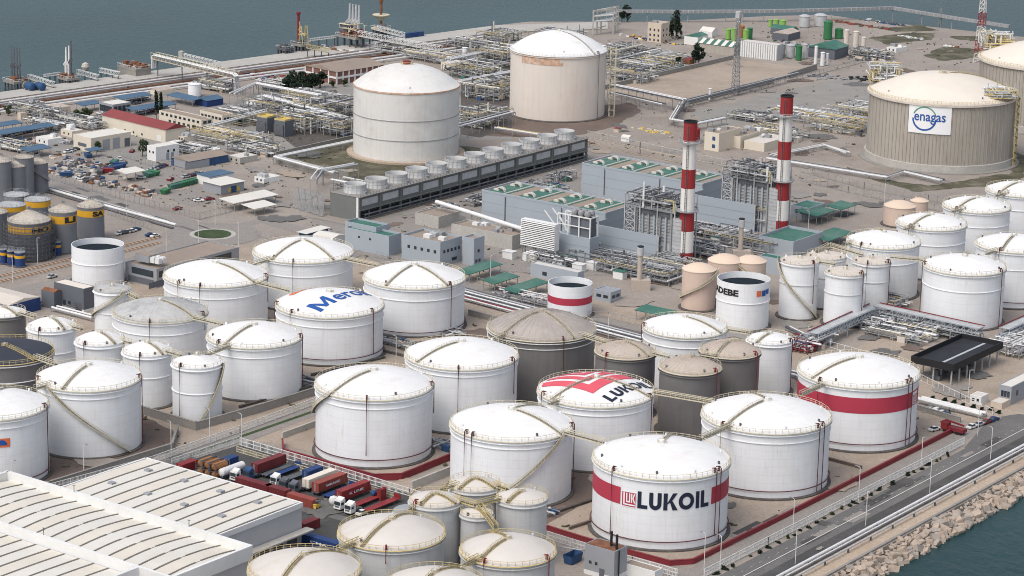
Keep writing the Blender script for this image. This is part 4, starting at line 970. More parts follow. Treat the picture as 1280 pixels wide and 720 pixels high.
for x, y in ((-48, -37), (-6, -37), (-30, -65)):
    b = MB(); b.tube([(x, y, WZ+2), (x, y, WZ+4.2)], .1, 5); b.tube([(x-.5, y, WZ+4), (x+.5, y, WZ+4)], .08, 4); b.build('vent_mast', 'steel_dark', wh)
b = MB(); b.lathe([(1.1, WZ+.6), (1.1, WZ+1.1), (.7, WZ+1.3), (.02, WZ+1.3)], 14, -28, -90); b.build('roof_vent', 'steel', wh)
# ---------------- trucks and containers ----------------
def container_mesh(L, m):
    b = MB(); w_, h = 2.44, 2.6; b.box(-w_/2, w_/2, -L/2, L/2, 0, h)
    n = int(L/.9)
    for i in range(n):
        y = -L/2+.5+i*(L-1)/(n-1)
        for s in (-1, 1): b.box(s*w_/2-.05, s*w_/2+.05, y-.2, y+.2, .2, h-.2)
    for s in (-1, 1):
        for e in (-1, 1): b.box(s*w_/2-.09, s*w_/2+.09, e*L/2-.1, e*L/2+.1, -.02, h+.03)
    return b.mesh('container', m)
def cont(px, py, L, m, label, deg=36.5, z=1.25, txt=None, group='shipping containers in the truck yard'):
    p = G(px, py); t = thing('container', label, 'container', (p.x, p.y, z), -R_(deg), group)
    link('body', container_mesh(L, m), t)
    for s in (-.55, .55):
        b = MB(); b.box(s-.5, s+.5, -L/2-.13, -L/2-.02, .15, 2.45); b.build('door', m, t)
        b = MB(); b.box(s*.4-.04, s*.4+.04, -L/2-.2, -L/2-.13, .2, 2.4); b.build('lock_rod', 'galv', t)
    if txt:
        T_ = font_faces(txt, .02); wd = max(q[0] for p_ in T_ for q in p_)
        decal('lettering', [[(a*L*.5/wd, b_*1.0) for a, b_ in p_] for p_ in T_], lambda u, v: Vector((-1.32, L*.25-u, .9+v)), 'sign_white', t)
        decal('lettering', [[(a*L*.5/wd, b_*1.0) for a, b_ in p_] for p_ in T_], lambda u, v: Vector((1.32, -L*.25+u, .9+v)), 'sign_white', t)
    return t
def wheels(t, ys, w_=2.4, r=.5):
    for y in ys:
        for s in (-1, 1):
            b = MB(); b.hcyl((s*w_/2-s*.45, y, r), (s*w_/2, y, r), r, 12, False); b.build('wheel', 'rubber', t)
def trailer(px, py, L, m, label, deg=36.5, group='trailers in the truck yard'):
    p = G(px, py); t = thing('flatbed_trailer', label, 'trailer', p, -R_(deg), group)
    b = MB()
    for s in (-.5, .5): b.box(s-.12, s+.12, -L/2, L/2, .75, 1.1)
    b.box(-1.2, 1.2, -L/2, L/2, 1.1, 1.24); b.build('bed', m, t)
    b = MB(); b.box(-1.2, 1.2, L/2-.2, L/2, 1.24, 2.4); b.build('headboard', m, t)
    wheels(t, (-L/2+1.2, -L/2+2.4, -L/2+3.6)); b = MB(); b.box(-.9, -.7, L/2-2.6, L/2-2.3, 0, .8); b.box(.7, .9, L/2-2.6, L/2-2.3, 0, .8); b.build('landing_leg', 'steel_dark', t)
    return t
def tractor(px, py, m, label, deg=36.5, flip=True):
    p = G(px, py); t = thing('truck', label, 'truck', p, -R_(deg)+(math.pi if flip else 0), 'trucks in the truck yard')
    b = MB(); b.box(-.5, .5, -3.0, 3.0, .6, 1.0); b.build('chassis', 'steel_dark', t)
    b = MB(); b.add([(-1.22, .9, .8), (1.22, .9, .8), (1.22, 3.1, .8), (-1.22, 3.1, .8), (-1.22, .9, 3.3), (1.22, .9, 3.3), (1.22, 2.8, 3.2), (-1.22, 2.8, 3.2)], [(3, 2, 1, 0), (4, 5, 6, 7), (0, 1, 5, 4), (1, 2, 6, 5), (2, 3, 7, 6), (3, 0, 4, 7)]); c = b.build('cab', m, t)
    b = MB(); b.add([(-1.05, 3.02, 1.9), (1.05, 3.02, 1.9), (1.05, 2.88, 2.9), (-1.05, 2.88, 2.9)], [(0, 1, 2, 3)]); 
    b.v = [(x, y+.06, z) for x, y, z in b.v]; b.build('windscreen', 'glass', c)
    for s in (-1, 1):
        b = MB(); b.box(s*1.24-.02, s*1.24+.02, 1.6, 2.7, 1.95, 2.7); b.build('side_window', 'glass', c)
        b = MB(); b.box(s*.8-.2, s*.8+.2, 3.1, 3.16, .95, 1.2); b.build('headlight', 'sign_white', c)
    b = MB(); b.box(-.8, .8, 3.1, 3.15, 1.3, 1.7); b.build('grille', 'steel_dark', c)
    b = MB(); b.add([(-1.1, 1.0, 3.3), (1.1, 1.0, 3.3), (1.1, 2.3, 3.3), (-1.1, 2.3, 3.3), (-1.1, 1.0, 3.9), (1.1, 1.0, 3.9)], [(0, 1, 5, 4), (1, 2, 5), (2, 3, 4, 5), (3, 0, 4)]); b.build('wind_deflector', m, c)
    b = MB(); b.cyl(0, -1.6, 1.0, 1.25, .55, 14); b.build('fifth_wheel', 'steel_dark', t)
    wheels(t, (2.1, -1.2, -2.4)); return t
trailer(336, 589, 13, 'steel_dark', 'dark trailer under the maroon container'); cont(336, 589, 12.2, 'maroon_paint', 'maroon container on a trailer at the far side of the truck yard')
tractor(316, 598, 'blue_paint', 'blue truck left of the maroon container')
trailer(347, 592, 12, 'steel_dark', 'empty dark trailer right of the maroon container'); trailer(356, 593, 12, 'navy_paint', 'empty dark blue trailer left of the black trucks'); trailer(372, 598, 12, 'steel_dark', 'empty black trailer behind the dark trucks')
tractor(350, 606, 'white_wall', 'white truck in the middle of the dark trucks'); tractor(361, 611, 'steel_dark', 'black truck right of the white one'); tractor(373, 615, 'clad_dark', 'second black truck near the white container')
cont(391, 601, 6.1, 'navy_paint', 'short blue container beside the white long one', txt=None)
trailer(400, 608, 13, 'steel_dark', 'trailer under the long white container'); cont(400, 608, 12.2, 'roof_cream_panel', 'long white refrigerated container beside the orange-red one')
trailer(412, 613, 13, 'steel_dark', 'trailer under the orange-red container'); cont(412, 613, 12.2, 'box_orange', 'orange-red container with white writing on its side', txt='HAMBURG SUD')
trailer(424, 618, 12, 'navy_paint', 'empty dark trailer between the two red containers')
trailer(441, 623, 13, 'box_red', 'red trailer under the lettered red container'); cont(441, 623, 12.2, 'box_red', 'bright red container with white lettering behind a white truck', txt='K LINE'); tractor(430, 636, 'white_wall', 'white truck in front of the bright red lettered container')
trailer(461, 629, 12.5, 'box_red', 'red empty flatbed behind the nearest white truck'); tractor(443, 641, 'white_wall', 'nearest white truck pulling the red flatbed')
trailer(477, 635, 14, 'box_red', 'long red flatbed beside the low grey-roofed tank')
p = G(470, 623, 0); b = MB(); b.hcyl((p.x-1, p.y-1.4, 1.9), (p.x+1, p.y+1.4, 1.9), .75, 10); tag(b.build('tarpaulin_bundle', 'blue_paint'), 'blue tarpaulin bundle lying on the red flatbed', 'bundle')
p = G(477, 625, 0); b = MB(); b.box(-.6, .6, -1.2, 1.2, 0, 3.4); b.box(-.7, .7, -1.3, -1.1, 0, 3.6); b.box(-.7, .7, 1.1, 1.3, 0, 3.6); tag(b.build('steel_stand', 'box_red', None, p, -GA), 'upright red steel stand beside the long red flatbed', 'stand')
cont(234, 588, 6.1, 'box_red', 'short red container at the far left of the truck yard', z=.1); cont(285, 583, 6.1, 'navy_paint', 'blue container behind the white tank trailer', z=.1)
cont(318, 612, 12.2, 'maroon_paint', 'dark red container along the warehouse edge, left one', deg=-53.5, z=.1); cont(347, 620, 8, 'maroon_paint', 'dark red container along the warehouse edge, middle one', deg=-53.5, z=.1); cont(378, 631, 9.5, 'box_orange', 'orange-red container along the warehouse edge, right one', deg=-53.5, z=.1)
cont(402, 684, 12.2, 'navy_paint', 'dark blue container lying before the warehouse dock', deg=-53.5, z=.1, txt='CMA'); cont(386, 662, 6.1, 'maroon_paint', 'maroon container end-on beside the warehouse corner', z=.1)
p = G(266, 594, 0); k = 0
for r_ in range(2):
    for c_ in range(3):
        t = thing('tank_container', ('lower', 'upper')[r_]+' orange tank container of the '+('left', 'middle', 'right')[c_]+' pile', 'tank container', p+DB*(c_*2.7-2.7)+UP*(r_*2.45+.05), -GA, 'orange tank containers')
        b = MB(); b.hcyl((0, -2.3, 1.2), (0, 2.3, 1.2), 1.05, 14); b.build('vessel', 'orange_tank', t, smooth=True)
        b = MB()
        for s in (-1.15, 1.15):
            for e in (-2.9, 2.9): b.beam((s, e, 0), (s, e, 2.4), .18)
            b.beam((s, -2.9, 2.33), (s, 2.9, 2.33), .14); b.beam((s, -2.9, .1), (s, 2.9, .1), .14)
        for e in (-2.9, 2.9): b.beam((-1.15, e, 2.33), (1.15, e, 2.33), .14); b.beam((-1.15, e, .1), (1.15, e, 2.3), .1)
        b.build('frame', 'steel_dark', t)
p = G(290, 595, 0); t = thing('tank_trailer', 'white tank trailer beside the orange tank containers', 'trailer', p, -GA); b = MB(); b.hcyl((0, -4.5, 2.2), (0, 4.5, 2.2), 1.2, 16); b.build('vessel', 'pipe_white', t, smooth=True); b = MB(); b.box(-.6, .6, -4.5, 4.5, .7, 1.1); b.build('chassis', 'steel_dark', t); wheels(t, (-3.6, -2.4, -1.2))
tractor(300, 600, 'white_wall', 'white truck of the tank trailer')
p = G(417, 632, 0); t = thing('vessel', 'small white round vessel on the yard floor', 'vessel', p, 0); b = MB(); b.lathe([(.3, .3), (1, .6), (1.35, 1.3), (1.35, 1.9), (1, 2.6), (.3, 2.9), (.02, 2.95)], 16); b.build('body', 'pipe_white', t, smooth=True); b = MB(); [b.beam((math.cos(a)*.8, math.sin(a)*.8, 0), (math.cos(a)*.8, math.sin(a)*.8, .8), .2) for a in (0, 2.1, 4.2)]; b.build('legs', 'steel', t)
p = G(396, 636, 0); t = thing('forklift', 'yellow forklift at the end of the orange-red container row', 'forklift', p, -GA); b = MB(); b.box(-.7, .7, -1.2, .8, .4, 1.3); b.box(-.6, .6, -1.3, -.6, 1.3, 1.6); b.build('body', 'yellow_paint', t); b = MB(); [b.beam((s, e, 1.3), (s, e, 2.3), .1) for s in (-.55, .55) for e in (-.5, .7)]; b.box(-.65, .65, -.6, .8, 2.3, 2.4); b.build('overhead_guard', 'steel_dark', t); b = MB(); [b.beam((s, .95, .2), (s, .95, 2.8), .14) for s in (-.35, .35)]; b.build('mast', 'steel_dark', t); wheels(t, (-.8, .5), 1.4, .35)
# ---------------- cars ----------------
def car_mesh(m):
    b = MB(); b.box(-.88, .88, -2.1, 2.1, .3, .85)
    b.add([(-.82, -1.3, .85), (.82, -1.3, .85), (.82, 1.0, .85), (-.82, 1.0, .85), (-.65, -.9, 1.42), (.65, -.9, 1.42), (.65, .4, 1.42), (-.65, .4, 1.42)], [(4, 5, 6, 7), (0, 1, 5, 4), (1, 2, 6, 5), (2, 3, 7, 6), (3, 0, 4, 7)])
    b.m[6+1:6+5] = [1]*4; b.mi = 2
    for y in (-1.3, 1.3):
        for s in (-1, 1): b.hcyl((s*.7, y, .32), (s*.9, y, .32), .32, 8, False)
    return b.mesh('car', [m, 'glass', 'rubber'])
CARM = {m: car_mesh(m) for m in ('white_wall', 'galv', 'box_red', 'navy_paint', 'steel_dark', 'blue_paint')}
def car(px, py, m, label, deg=36.5, group='cars parked about the port'):
    return tag(link('car', CARM[m], None, G(px, py, .1), -R_(deg)), label, 'car', group)
car(453, 643, 'white_wall', 'white car in front of the nearest white truck')
for i, (px, py, m, lb) in enumerate(((150, 293, 'white_wall', 'white car parked in the middle of the row near the silos'), (155, 292, 'steel_dark', 'dark car right of the middle white one near the silos'), (160, 291, 'galv', 'silver car in the row near the silos'), (165, 290, 'white_wall', 'white car towards the right of the row near the silos'), (170, 288, 'blue_paint', 'blue car in the row near the silos'),
    (188, 295, 'navy_paint', 'dark blue car parked by the roundabout road'), (194, 296, 'white_wall', 'white car parked by the roundabout road'), (226, 321, 'steel_dark', 'dark car beside the brown-roofed office'), (171, 130, 'steel_dark', 'dark car in front of the blue carports'), (65, 347, 'galv', 'silver van by the railway'), (122, 279, 'galv', 'silver car by the striped silos'), (1168, 538, 'white_wall', 'white car behind the red fire truck'))):
    car(px, py, m, lb, 36.5+(i % 3)*7)
# ---------------- pump house by the lettered tank ----------------
t, lb, la, h = shed('pump_house', 'grey pump house with rusty roof below the lettered tank', 'pump house', 767, 727, 691, 730, 783, 'clad_grey', 'rust', par=.25, base=(1.2, 'white_wall'), doorL=((1, .1, 2.6, 1.6, .45, .75, 'clad_dark'),), winL=((2, 3.2, 4, .8, .1, .5),))
for u, v in ((-.35, .55), (-.08, .35)):
    b = MB(); b.tube([(u*lb, la*v, h), (u*lb, la*v, h+4.2)], .35, 10); b.build('exhaust_stack', 'ink_black', t)
b = MB(); b.tube([(-.35*lb, la*.55, h+1), (-.08*lb, la*.35, h+1)], .18, 6); b.tube([(.3, la*.3, h+.2), (.3, la*.3, 0)], .2, 6); b.build('exhaust_pipe', 'ink_black', t)
shed('store', 'low flat-roofed store right of the grey pump house', 'store', 818, 729, 716, 778, 828, 'white_wall', 'roof_gravel', par=.3)
p = G(716, 703, 0); t = thing('skip', 'blue skip left of the grey pump house', 'skip', p, -GA); b = MB(); b.add([(-1.2, -2.2, .2), (1.2, -2.2, .2), (1.2, 2.2, .2), (-1.2, 2.2, .2), (-1.4, -2.7, 2.6), (1.4, -2.7, 2.6), (1.4, 2.7, 2.6), (-1.4, 2.7, 2.6)], [(3, 2, 1, 0), (0, 1, 5, 4), (1, 2, 6, 5), (2, 3, 7, 6), (3, 0, 4, 7)]); b.build('body', 'blue_paint', t); b = MB(); [b.beam((-1.4, y, .3), (-1.45, y, 2.6), .15) for y in (-2, -.7, .7, 2)]; b.build('ribs', 'navy_paint', t)
p = G(724, 699, 0); b = MB(); b.tube([p+UP*2+DB*-6, p+UP*2.6, p+DA*2+DB*9+UP*6], .25, 6); tag(b.build('duct', 'galv'), 'grey duct sloping past the blue skip to the pump house', 'duct')
# ---------------- grey office with brown roof, sheds left ----------------
shed('office_building', 'long low grey office with brown flat roof behind the left tanks', 'office', 196, 360, 338, 157, 299, 'clad_grey', 'roof_gravel', par=.5, winL=((1, 3.6, 6.0, 11, .25, .85), (1, .4, 2.6, 13, .1, .9, 'clad_dark')), winR=((3, 3.6, 6.0, 13, .03, .9), (1, .4, 2.6, 40, .02, .7, 'clad_dark')))
t, lb, la, h = shed('roof_plant', 'grey plant box with white air units on the brown office roof', 'plant room', 200, 333, 325, 171, 186, 'clad_grey', 'roof_gravel', h=2.6, la=4, lb=7, par=0); t.location = G(186, 329, 8.0)
p = G(192, 328, 8.2)
for k in range(4):
    b = MB(); b.box(-1, 1, -.9, .9, 0, 1.9); b.cyl(0, 0, 1.9, 2.1, .7, 10); tag(b.build('air_unit', 'pipe_white', None, p+DA*(k % 2*2.4)+DB*(k//2*2.4), -GA), 'white air unit on the brown office roof, '+('rear left', 'rear right', 'front left', 'front right')[k]+' one', 'air unit', 'air units on the office roof')
shed('shed', 'dark grey shed with cream roof below the open white tank', 'shed', 105, 391, 362, 68, 119, 'clad_dark', 'roof_cream_panel', par=.2, winL=((3, 1, 3, 1.2, .1, .6),), doorL=((1, .1, 3.2, 4, .6, 1.0),), base=(1.0, 'white_wall'))
shed('shed', 'small dark shed with rusty roof left of the cream-roofed shed', 'shed', 68, 387, 366, 52, 78, 'clad_dark', 'rust', par=0, gable=.8)
shed('shed', 'dark shed with large tan roof at the left edge', 'shed', 11, 398, 382, -40, 51, 'navy_paint', 'roof_cream', par=0, gable=1.2)
# ---------------- power plant: two alike units ----------------
C1 = G(602.5, 239, 12.5); C1.z = 0
def piperun(b, rs, x0, x1, y0, y1, z0, z1, n, r0=.12, r1=.3):
    for i in range(n):
        x, y, z = rs.uniform(x0, x1), rs.uniform(y0, y1), rs.uniform(z0, z1); P = [Vector((x, y, z))]
        for k in range(rs.randint(2, 4)):
            q = P[-1].copy(); ax = rs.randrange(3)
            if ax == 0: q.x = rs.uniform(x0, x1)
            elif ax == 1: q.y = rs.uniform(y0, y1)
            else: q.z = rs.uniform(z0, z1)
            if (q-P[-1]).length > .4: P.append(q)
        if len(P) > 1:
            r = rs.uniform(r0, r1)
            for p, q in zip(P, P[1:]): b.tube([p, q], r, 5)
def power_unit(o, tagw, seed):
    rs = random.Random(seed)
    # turbine hall
    t = thing('turbine_hall', 'blue-grey turbine hall with green roof strips and white roof vents, '+tagw+' one', 'turbine hall', o, -GA, 'turbine halls')
    b = MB(); b.box(0, 61, 0, 22, 0, 12.4); b.build('wall', 'clad_blue', t)
    for z in (4.3, 8.4):
        b = MB(); b.box(-.05, 61.05, -.05, 22.05, z, z+.12); b.build('wall_joint', 'clad_grey', t)
    b = MB(); b.box(.4, 60.6, .4, 21.6, 12.41, 12.6); ro = b.build('roof', 'roof_gravel', t)
    b = MB(); b.box(-.1, 61.1, -.1, .4, 12.4, 13.2); b.box(-.1, 61.1, 21.6, 22.1, 12.4, 13.2); b.box(-.1, .4, .4, 21.6, 12.4, 13.2); b.box(60.6, 61.1, .4, 21.6, 12.4, 13.2); b.build('parapet', 'clad_blue', ro)
    for k in range(4):
        b = MB(); b.box(1.5+k*15, 11.5+k*15, 1, 21, 12.61, 12.72); b.build('roof_strip', 'green_roof', ro)
        b = MB(); b.box(9.5+k*15, 10.6+k*15, 1, 21, 12.73, 12.85); b.build('roof_rib', 'concrete_pale', ro)
    for k in range(4):
        for y in (5, 16):
            x = 6+k*15; b = MB(); P = [(x+2.0*math.cos(a), y, 12.7+1.5*math.sin(a)) for a in [math.pi*i/8 for i in range(9)]]
            for p, q in zip(P, P[1:]): b.beam(p, q, .5, 1.3, Vector((0, 1, 0)))
            b.build('roof_vent', 'roof_beige', ro)
            b = MB(); b.box(x-3.2, x-.8, y-.8, y+.8, 12.7, 13.4); b.build('vent_box', 'roof_beige', ro)
    for x in (12, 40):
        b = MB(); b.tube([(x, -.3, 1), (x, -.3, 12)], .18, 6); b.build('downpipe', 'steel_dark', t)
    # screen-walled annex
    t = thing('plant_annex', 'blue-grey screen-walled annex beside the boiler, '+tagw+' one', 'annex', o, -GA, 'plant annexes')
    b = MB(); b.box(61.5, 93, -11, -10.4, 0, 11); b.box(61.5, 62.1, -10.4, -.3, 0, 11); b.build('wall', 'clad_blue', t)
    for z in (3.6, 7.4):
        b = MB(); b.box(61.4, 93.05, -11.08, -10.9, z, z+.12); b.build('wall_joint', 'clad_grey', t)
    for i in range(3):
        b = MB(); x = 93.4; y = -11+i*3.2; b.beam((x, y, 0), (x, y, 11), .45)
        for z in (3.5, 7, 10.8): b.beam((x, y, z), (x, y+3.2, z), .35)
        b.build('side_frame', 'galv', t)
    b = MB(); b.box(92.6, 93, -10.4, -1, 0, 10.5); b.build('inner_wall', 'clad_dark', t)
    # boiler
    t = thing('boiler', 'steel heat recovery boiler tower crowded with pipes, '+tagw+' one', 'boiler', o, -GA, 'boiler towers')
    b = MB(); b.box(82, 98, -8.5, 4, 0, 20.5); b.build('casing', 'galv', t)
    for k in range(7):
        b = MB(); x = 82+k*16/6; b.box(x-.35, x+.35, -9.4, -8.5, 0, 20.5); b.build('rib', 'clad_blue' if k % 2 else 'steel', t)
    for k in range(9):
        b = MB(); z = 9+k*1.25; b.box(82.2, 97.8, -8.9, -8.55, z, z+.3); b.build('casing_slat', 'steel', t)
    for k in range(5):
        b = MB(); y = -10+k*3.5; b.box(98, 98.7, y-.3, y+.3, 0, 20.5); b.build('rib', 'steel', t)
    b = MB(); b.box(77, 100, -10.2, 5, 20.6, 21.2); b.build('deck', 'steel', t)
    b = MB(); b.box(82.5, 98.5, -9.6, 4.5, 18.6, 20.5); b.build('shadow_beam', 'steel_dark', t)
    # lattice stair tower
    b = MB(); x0, x1, y0, y1 = 77, 81.6, -10, -5.5
    for x in (x0, x1):
        for y in (y0, y1): b.beam((x, y, 0), (x, y, 21), .4)
    for k in range(7):
        z0, z1 = k*3, k*3+3
        for (pa, pb) in (((x0, y0), (x1, y0)), ((x1, y0), (x1, y1)), ((x0, y0), (x0, y1))):
            b.beam((*pa, z1), (*pb, z1), .28); b.beam((*pa, z0), (*pb, z1), .22); b.beam((*pa, z1), (*pb, z0), .22)
    b.build('stair_tower', 'galv', t)
    # pipes and drums on top
    for k in range(3):
        b = MB(); x = 84+k*5; b.hcyl((x, -9, 23.4), (x, 2, 23.4), 1.0, 12); b.build('steam_drum', 'galv', t, smooth=True)
    for k in range(6):
        b = MB(); x, y = rs.uniform(78, 98), rs.uniform(-11, 3); b.cyl(x, y, 21.2, 21.2+rs.uniform(3, 8), rs.uniform(.35, .8), 10); b.build('silencer', rs.choice(('galv', 'steel', 'pipe_white')), t)
    for mm, n in (('galv', 34), ('steel', 34), ('steel_dark', 60)):
        b = MB(); piperun(b, rs, 77, 100, -12, 4.5, 21.3, 26.5, n, .1, .28); stuff(b.build('pipework', mm, t))
    b = MB()
    for z in (21.2, 24.5):
        for (p, q) in (((77, -10.2), (100, -10.2)), ((100, -10.2), (100, 5)), ((77, 5), (100, 5)), ((77, -10.2), (77, 5))):
            for e in (.6, 1.2): b.beam((*p, z+e), (*q, z+e), .1)
            n = int((Vector(p)-Vector(q)).length/2)
            for i in range(n+1):
                f = i/n; b.beam((p[0]+(q[0]-p[0])*f, p[1]+(q[1]-p[1])*f, z if z > 22 else z), (p[0]+(q[0]-p[0])*f, p[1]+(q[1]-p[1])*f, z+1.2), .1)
    for x in (77, 84, 92, 100):
        for y in (-10.2, 5): b.beam((x, y, 0 if y > 0 else 11), (x, y, 24.5), .4)
    stuff(b.build('platform_railing', 'galv', t)); b = MB(); b.box(83, 90, -8, 0, 24.2, 24.5); b.box(93, 99, -6, 3, 23.6, 23.9); b.build('upper_platform', 'steel_dark', t)
    b = MB(); b.beam((99.2, -10.1, 21.2), (99.2, -10.1, 25.5), .5); b.beam((95, -10.1, 25.5), (99.2, -10.1, 25.5), .4); b.build('hoist_beam', 'rail_yellow', t)
    # flue duct
    b = MB(); b.lathe([(3.4, 0), (3.4, 19)], 12, 101.6, -8); b.add([(101.6+3.4*math.cos(a), -8+3.4*math.sin(a), 19) for a in [math.pi*i/6 for i in range(12)]], [tuple(range(12))]); b.build('flue_duct', 'galv', t)
    for k in range(12):
        b = MB(); b.lathe([(3.45, 1.4+k*1.5), (3.5, 1.45+k*1.5), (3.45, 1.55+k*1.5)], 12, 101.6, -8); b.build('duct_ring', 'steel', t)
    # chimney
    r_, dp = 3.1, None
    q = o+DB*104+DA*-8; t = thing('chimney', 'tall red and white banded chimney, '+tagw+' one', 'chimney', q, -GA, 'banded chimneys')
    Hc = 56.5; zb = [0, 8.5, 17.5, 26, 34, 44, 50.5, Hc]
    zz = [(0, 6.3), (6.3, 14.6), (14.6, 22), (22, 31.2), (31.2, 38.6), (38.6, 49.2), (49.2, Hc)]
    for i, (z0, z1) in enumerate(zz):
        ra = lambda z: 2.95-.45*z/Hc
        b = MB(); b.lathe([(ra(z0), z0), (ra(z1), z1)], 28); b.build('shaft_band', 'chimney_red' if i % 2 == 0 else 'chimney_white', t, smooth=True)
    b = MB(); b.lathe([(2.5, Hc), (2.7, Hc), (2.7, Hc+.5), (2.2, Hc+.5), (2.2, Hc-3)], 28); b.build('rim', 'ink_black', t, smooth=True)
    for z in (22.2, 48.6):
        b = MB(); b.lathe([(2.6, z), (4.3, z), (4.3, z+.25), (2.6, z+.25)], 28); p_ = b.build('platform', 'steel', t)
        b = MB(); ringrail(b, 4.25, z+.2, 20, 1.2, .12); stuff(b.build('railing', 'galv', p_))
    a = ang(q.x, q.y, -.25)+GA; b = MB(); c, s_ = math.cos(a), math.sin(a)
    for e in (-.35, .35): b.beam((3.1*c-s_*e, 3.1*s_+c*e, .5), (2.85*c-s_*e, 2.85*s_+c*e, Hc-1), .14)
    for k in range(0, 56): b.beam((3.08*c-s_*.35, 3.08*s_+c*.35, k+.7), (3.08*c+s_*.35, 3.08*s_-c*.35, k+.7), .1)
    b.build('ladder', 'steel_dark', t)
    return rs
power_unit(C1, 'front', 3); power_unit(C1+DA*70, 'rear', 8)
# air intake louvre box of the front unit
t = thing('air_intake', 'white louvred air intake box on stilts before the front turbine hall', 'air intake', C1, -GA)
b = MB(); b.box(45, 61.3, -34, -31.2, 4, 14.4); b.build('casing', 'white_wall', t)
for k in range(14):
    z = 4.4+k*.72; b = MB(); b.add([(45.1, -34.05, z+.12), (61.2, -34.05, z+.12), (61.2, -34.5, z), (45.1, -34.5, z), (45.1, -34.05, z+.3), (61.2, -34.05, z+.3)], [(0, 3, 2, 1), (3, 4, 5, 2)]); b.build('louvre', 'white_wall', t)
b = MB(); b.box(45.3, 61, -34.03, -33.99, 4.3, 14.2); b.build('louvre_gap', 'clad_dark', t)
b = MB()
for x in (45.6, 50.6, 55.6, 60.6):
    for y in (-33.6, -31.6): b.beam((x, y, 0), (x, y, 4), .35)
for k in range(3): b.beam((45.6+k*5, -33.6, 0), (50.6+k*5, -33.6, 4), .25); b.beam((50.6+k*5, -33.6, 0), (45.6+k*5, -33.6, 4), .25)
b.build('stilts', 'steel', t)
t = thing('filter_house', 'blue-grey box with open steel frame and round silencers before the turbine hall', 'filter house', C1, -GA)
b = MB(); b.box(56, 72, -26, -20, 0, 9.2); b.build('wall', 'clad_blue', t); b = MB(); b.box(55.95, 72.05, -26.05, -19.95, 5.6, 5.75); b.build('wall_joint', 'clad_grey', t)
b = MB(); b.box(62, 71, -25, -20.6, 9.2, 16.5); b.build('opening', 'clad_dark', t)
b = MB()
for x in (56.5, 61.5, 66.5, 71.7):
    for y in (-25.6, -20.4): b.beam((x, y, 9.2), (x, y, 17), .45)
for y in (-25.6, -20.4):
    b.beam((56.5, y, 17), (71.7, y, 17), .45); b.beam((56.5, y, 13), (71.7, y, 13), .35); b.beam((56.5, y, 17), (61.5, y, 10), .3); b.beam((50, y, 17), (58, y, 9.3), .35)
for x in (61.5, 71.7): b.beam((x, -25.6, 17), (x, -20.4, 17), .4)
b.build('frame', 'white_wall', t)
for k in range(3):
    for j in range(2):
        b = MB(); b.lathe([(1.0, 17.2), (1.3, 17.7), (1.3, 18.6), (.9, 19.3), (.02, 19.5)], 14, 63.5+k*3, -24.4+j*2.6); b.build('silencer', 'steel', t, smooth=True)
# white steam duct between the halls
P = [C1+DB*14+DA*24.5+UP*11, C1+DB*30+DA*25+UP*10.2, C1+DB*74+DA*25+UP*10]
b = MB(); b.tube(P, .85, 12); t = thing('steam_duct', 'thick white duct running between the two turbine halls', 'duct'); b.build('pipe', 'pipe_white', t, smooth=True)
b = MB(); [b.beam((C1+DB*x+DA*25)+UP*.0, (C1+DB*x+DA*25)+UP*9, .6) for x in (18, 34, 50, 66)]; b.build('supports', 'steel', t)
P = [C1+DB*-14+DA*-12+UP*8, C1+DB*30+DA*-22+UP*7.4, C1+DB*46+DA*-26+UP*7.4]
b = MB(); b.tube(P, .85, 12); t = thing('steam_duct', 'thick white duct from the plant offices to the louvred intake', 'duct'); b.build('pipe', 'pipe_white', t, smooth=True); b = MB(); [b.beam(Vector((p.x, p.y, 0)), p-UP*1, .6) for p in (P[0], (P[0]+P[1])/2, P[1])]; b.build('supports', 'steel', t)
# ---------------- cooling tower bank ----------------
mat('tower_green', (.16, .17, .16), .7, .1, .1, dirt=(.12, .125, .12), damt=.4)
K0 = G(448.75, 247, 9.8); K0.z = 0
t = thing('cooling_tower', 'long cooling tower bank with twelve white fan stacks', 'cooling tower', K0, -GA)
b = MB(); b.box(-15, 0, 0, 159.5, 4.3, 9.8); b.box(-15, -14.4, 0, 159.5, 0, 4.3); b.build('deck_beam', 'tower_green', t)
b = MB(); b.box(-15, 0, -.4, 0, 0, 9.8); b.build('end_wall', 'tower_green', t)
b = MB(); b.box(-.9, .1, -.6, -.4, 0, 9.8); b.build('end_pilaster', 'white_wall', t)
b = MB(); b.box(-13.5, -1.2, .5, 159, 0, 4.25); b.build('louvre_core', 'asphalt_roof', t)
for k in range(3):
    b = MB(); z = 1.0+k*1.1; b.box(-1.1, -.3, .5, 159, z, z+.16); b.build('louvre_rail', 'steel_dark', t)
for k in range(13):
    b = MB(); y = k*13.27; b.box(-.3, .45, y-.4, y+.4, 0, 9.8); b.build('column', 'tower_green', t)
    if k < 12:
        b = MB(); b.box(.02, .22, y+1.6, y+11.6, 5.9, 8.7); b.build('fascia_panel', 'galv', t)
        b = MB(); b.box(-.4, .2, y+6.3, y+6.7, 0, 4.3); b.build('strut', 'tower_green', t)
b = MB(); b.box(-15.3, .9, -.6, 159.8, 9.81, 10.0); b.build('deck', 'concrete', t)
b = MB(); b.box(0, .7, -.5, 159.6, 4.1, 4.6); b.build('ledge', 'tower_green', t)
for z in (1.2, 2.6):
    b = MB(); b.tube([(1.6, 2, z), (1.6, 158, z)], .35, 6); b.build('header_pipe', 'steel_dark', t)
b = MB()
for x in (.85, -15.2):
    for z in (10.5, 11.1): b.beam((x, -.5, z), (x, 159.7, z), .12)
    for k in range(80): b.beam((x, k*2, 10), (x, k*2, 11.1), .12)
stuff(b.build('railing', 'steel', t))
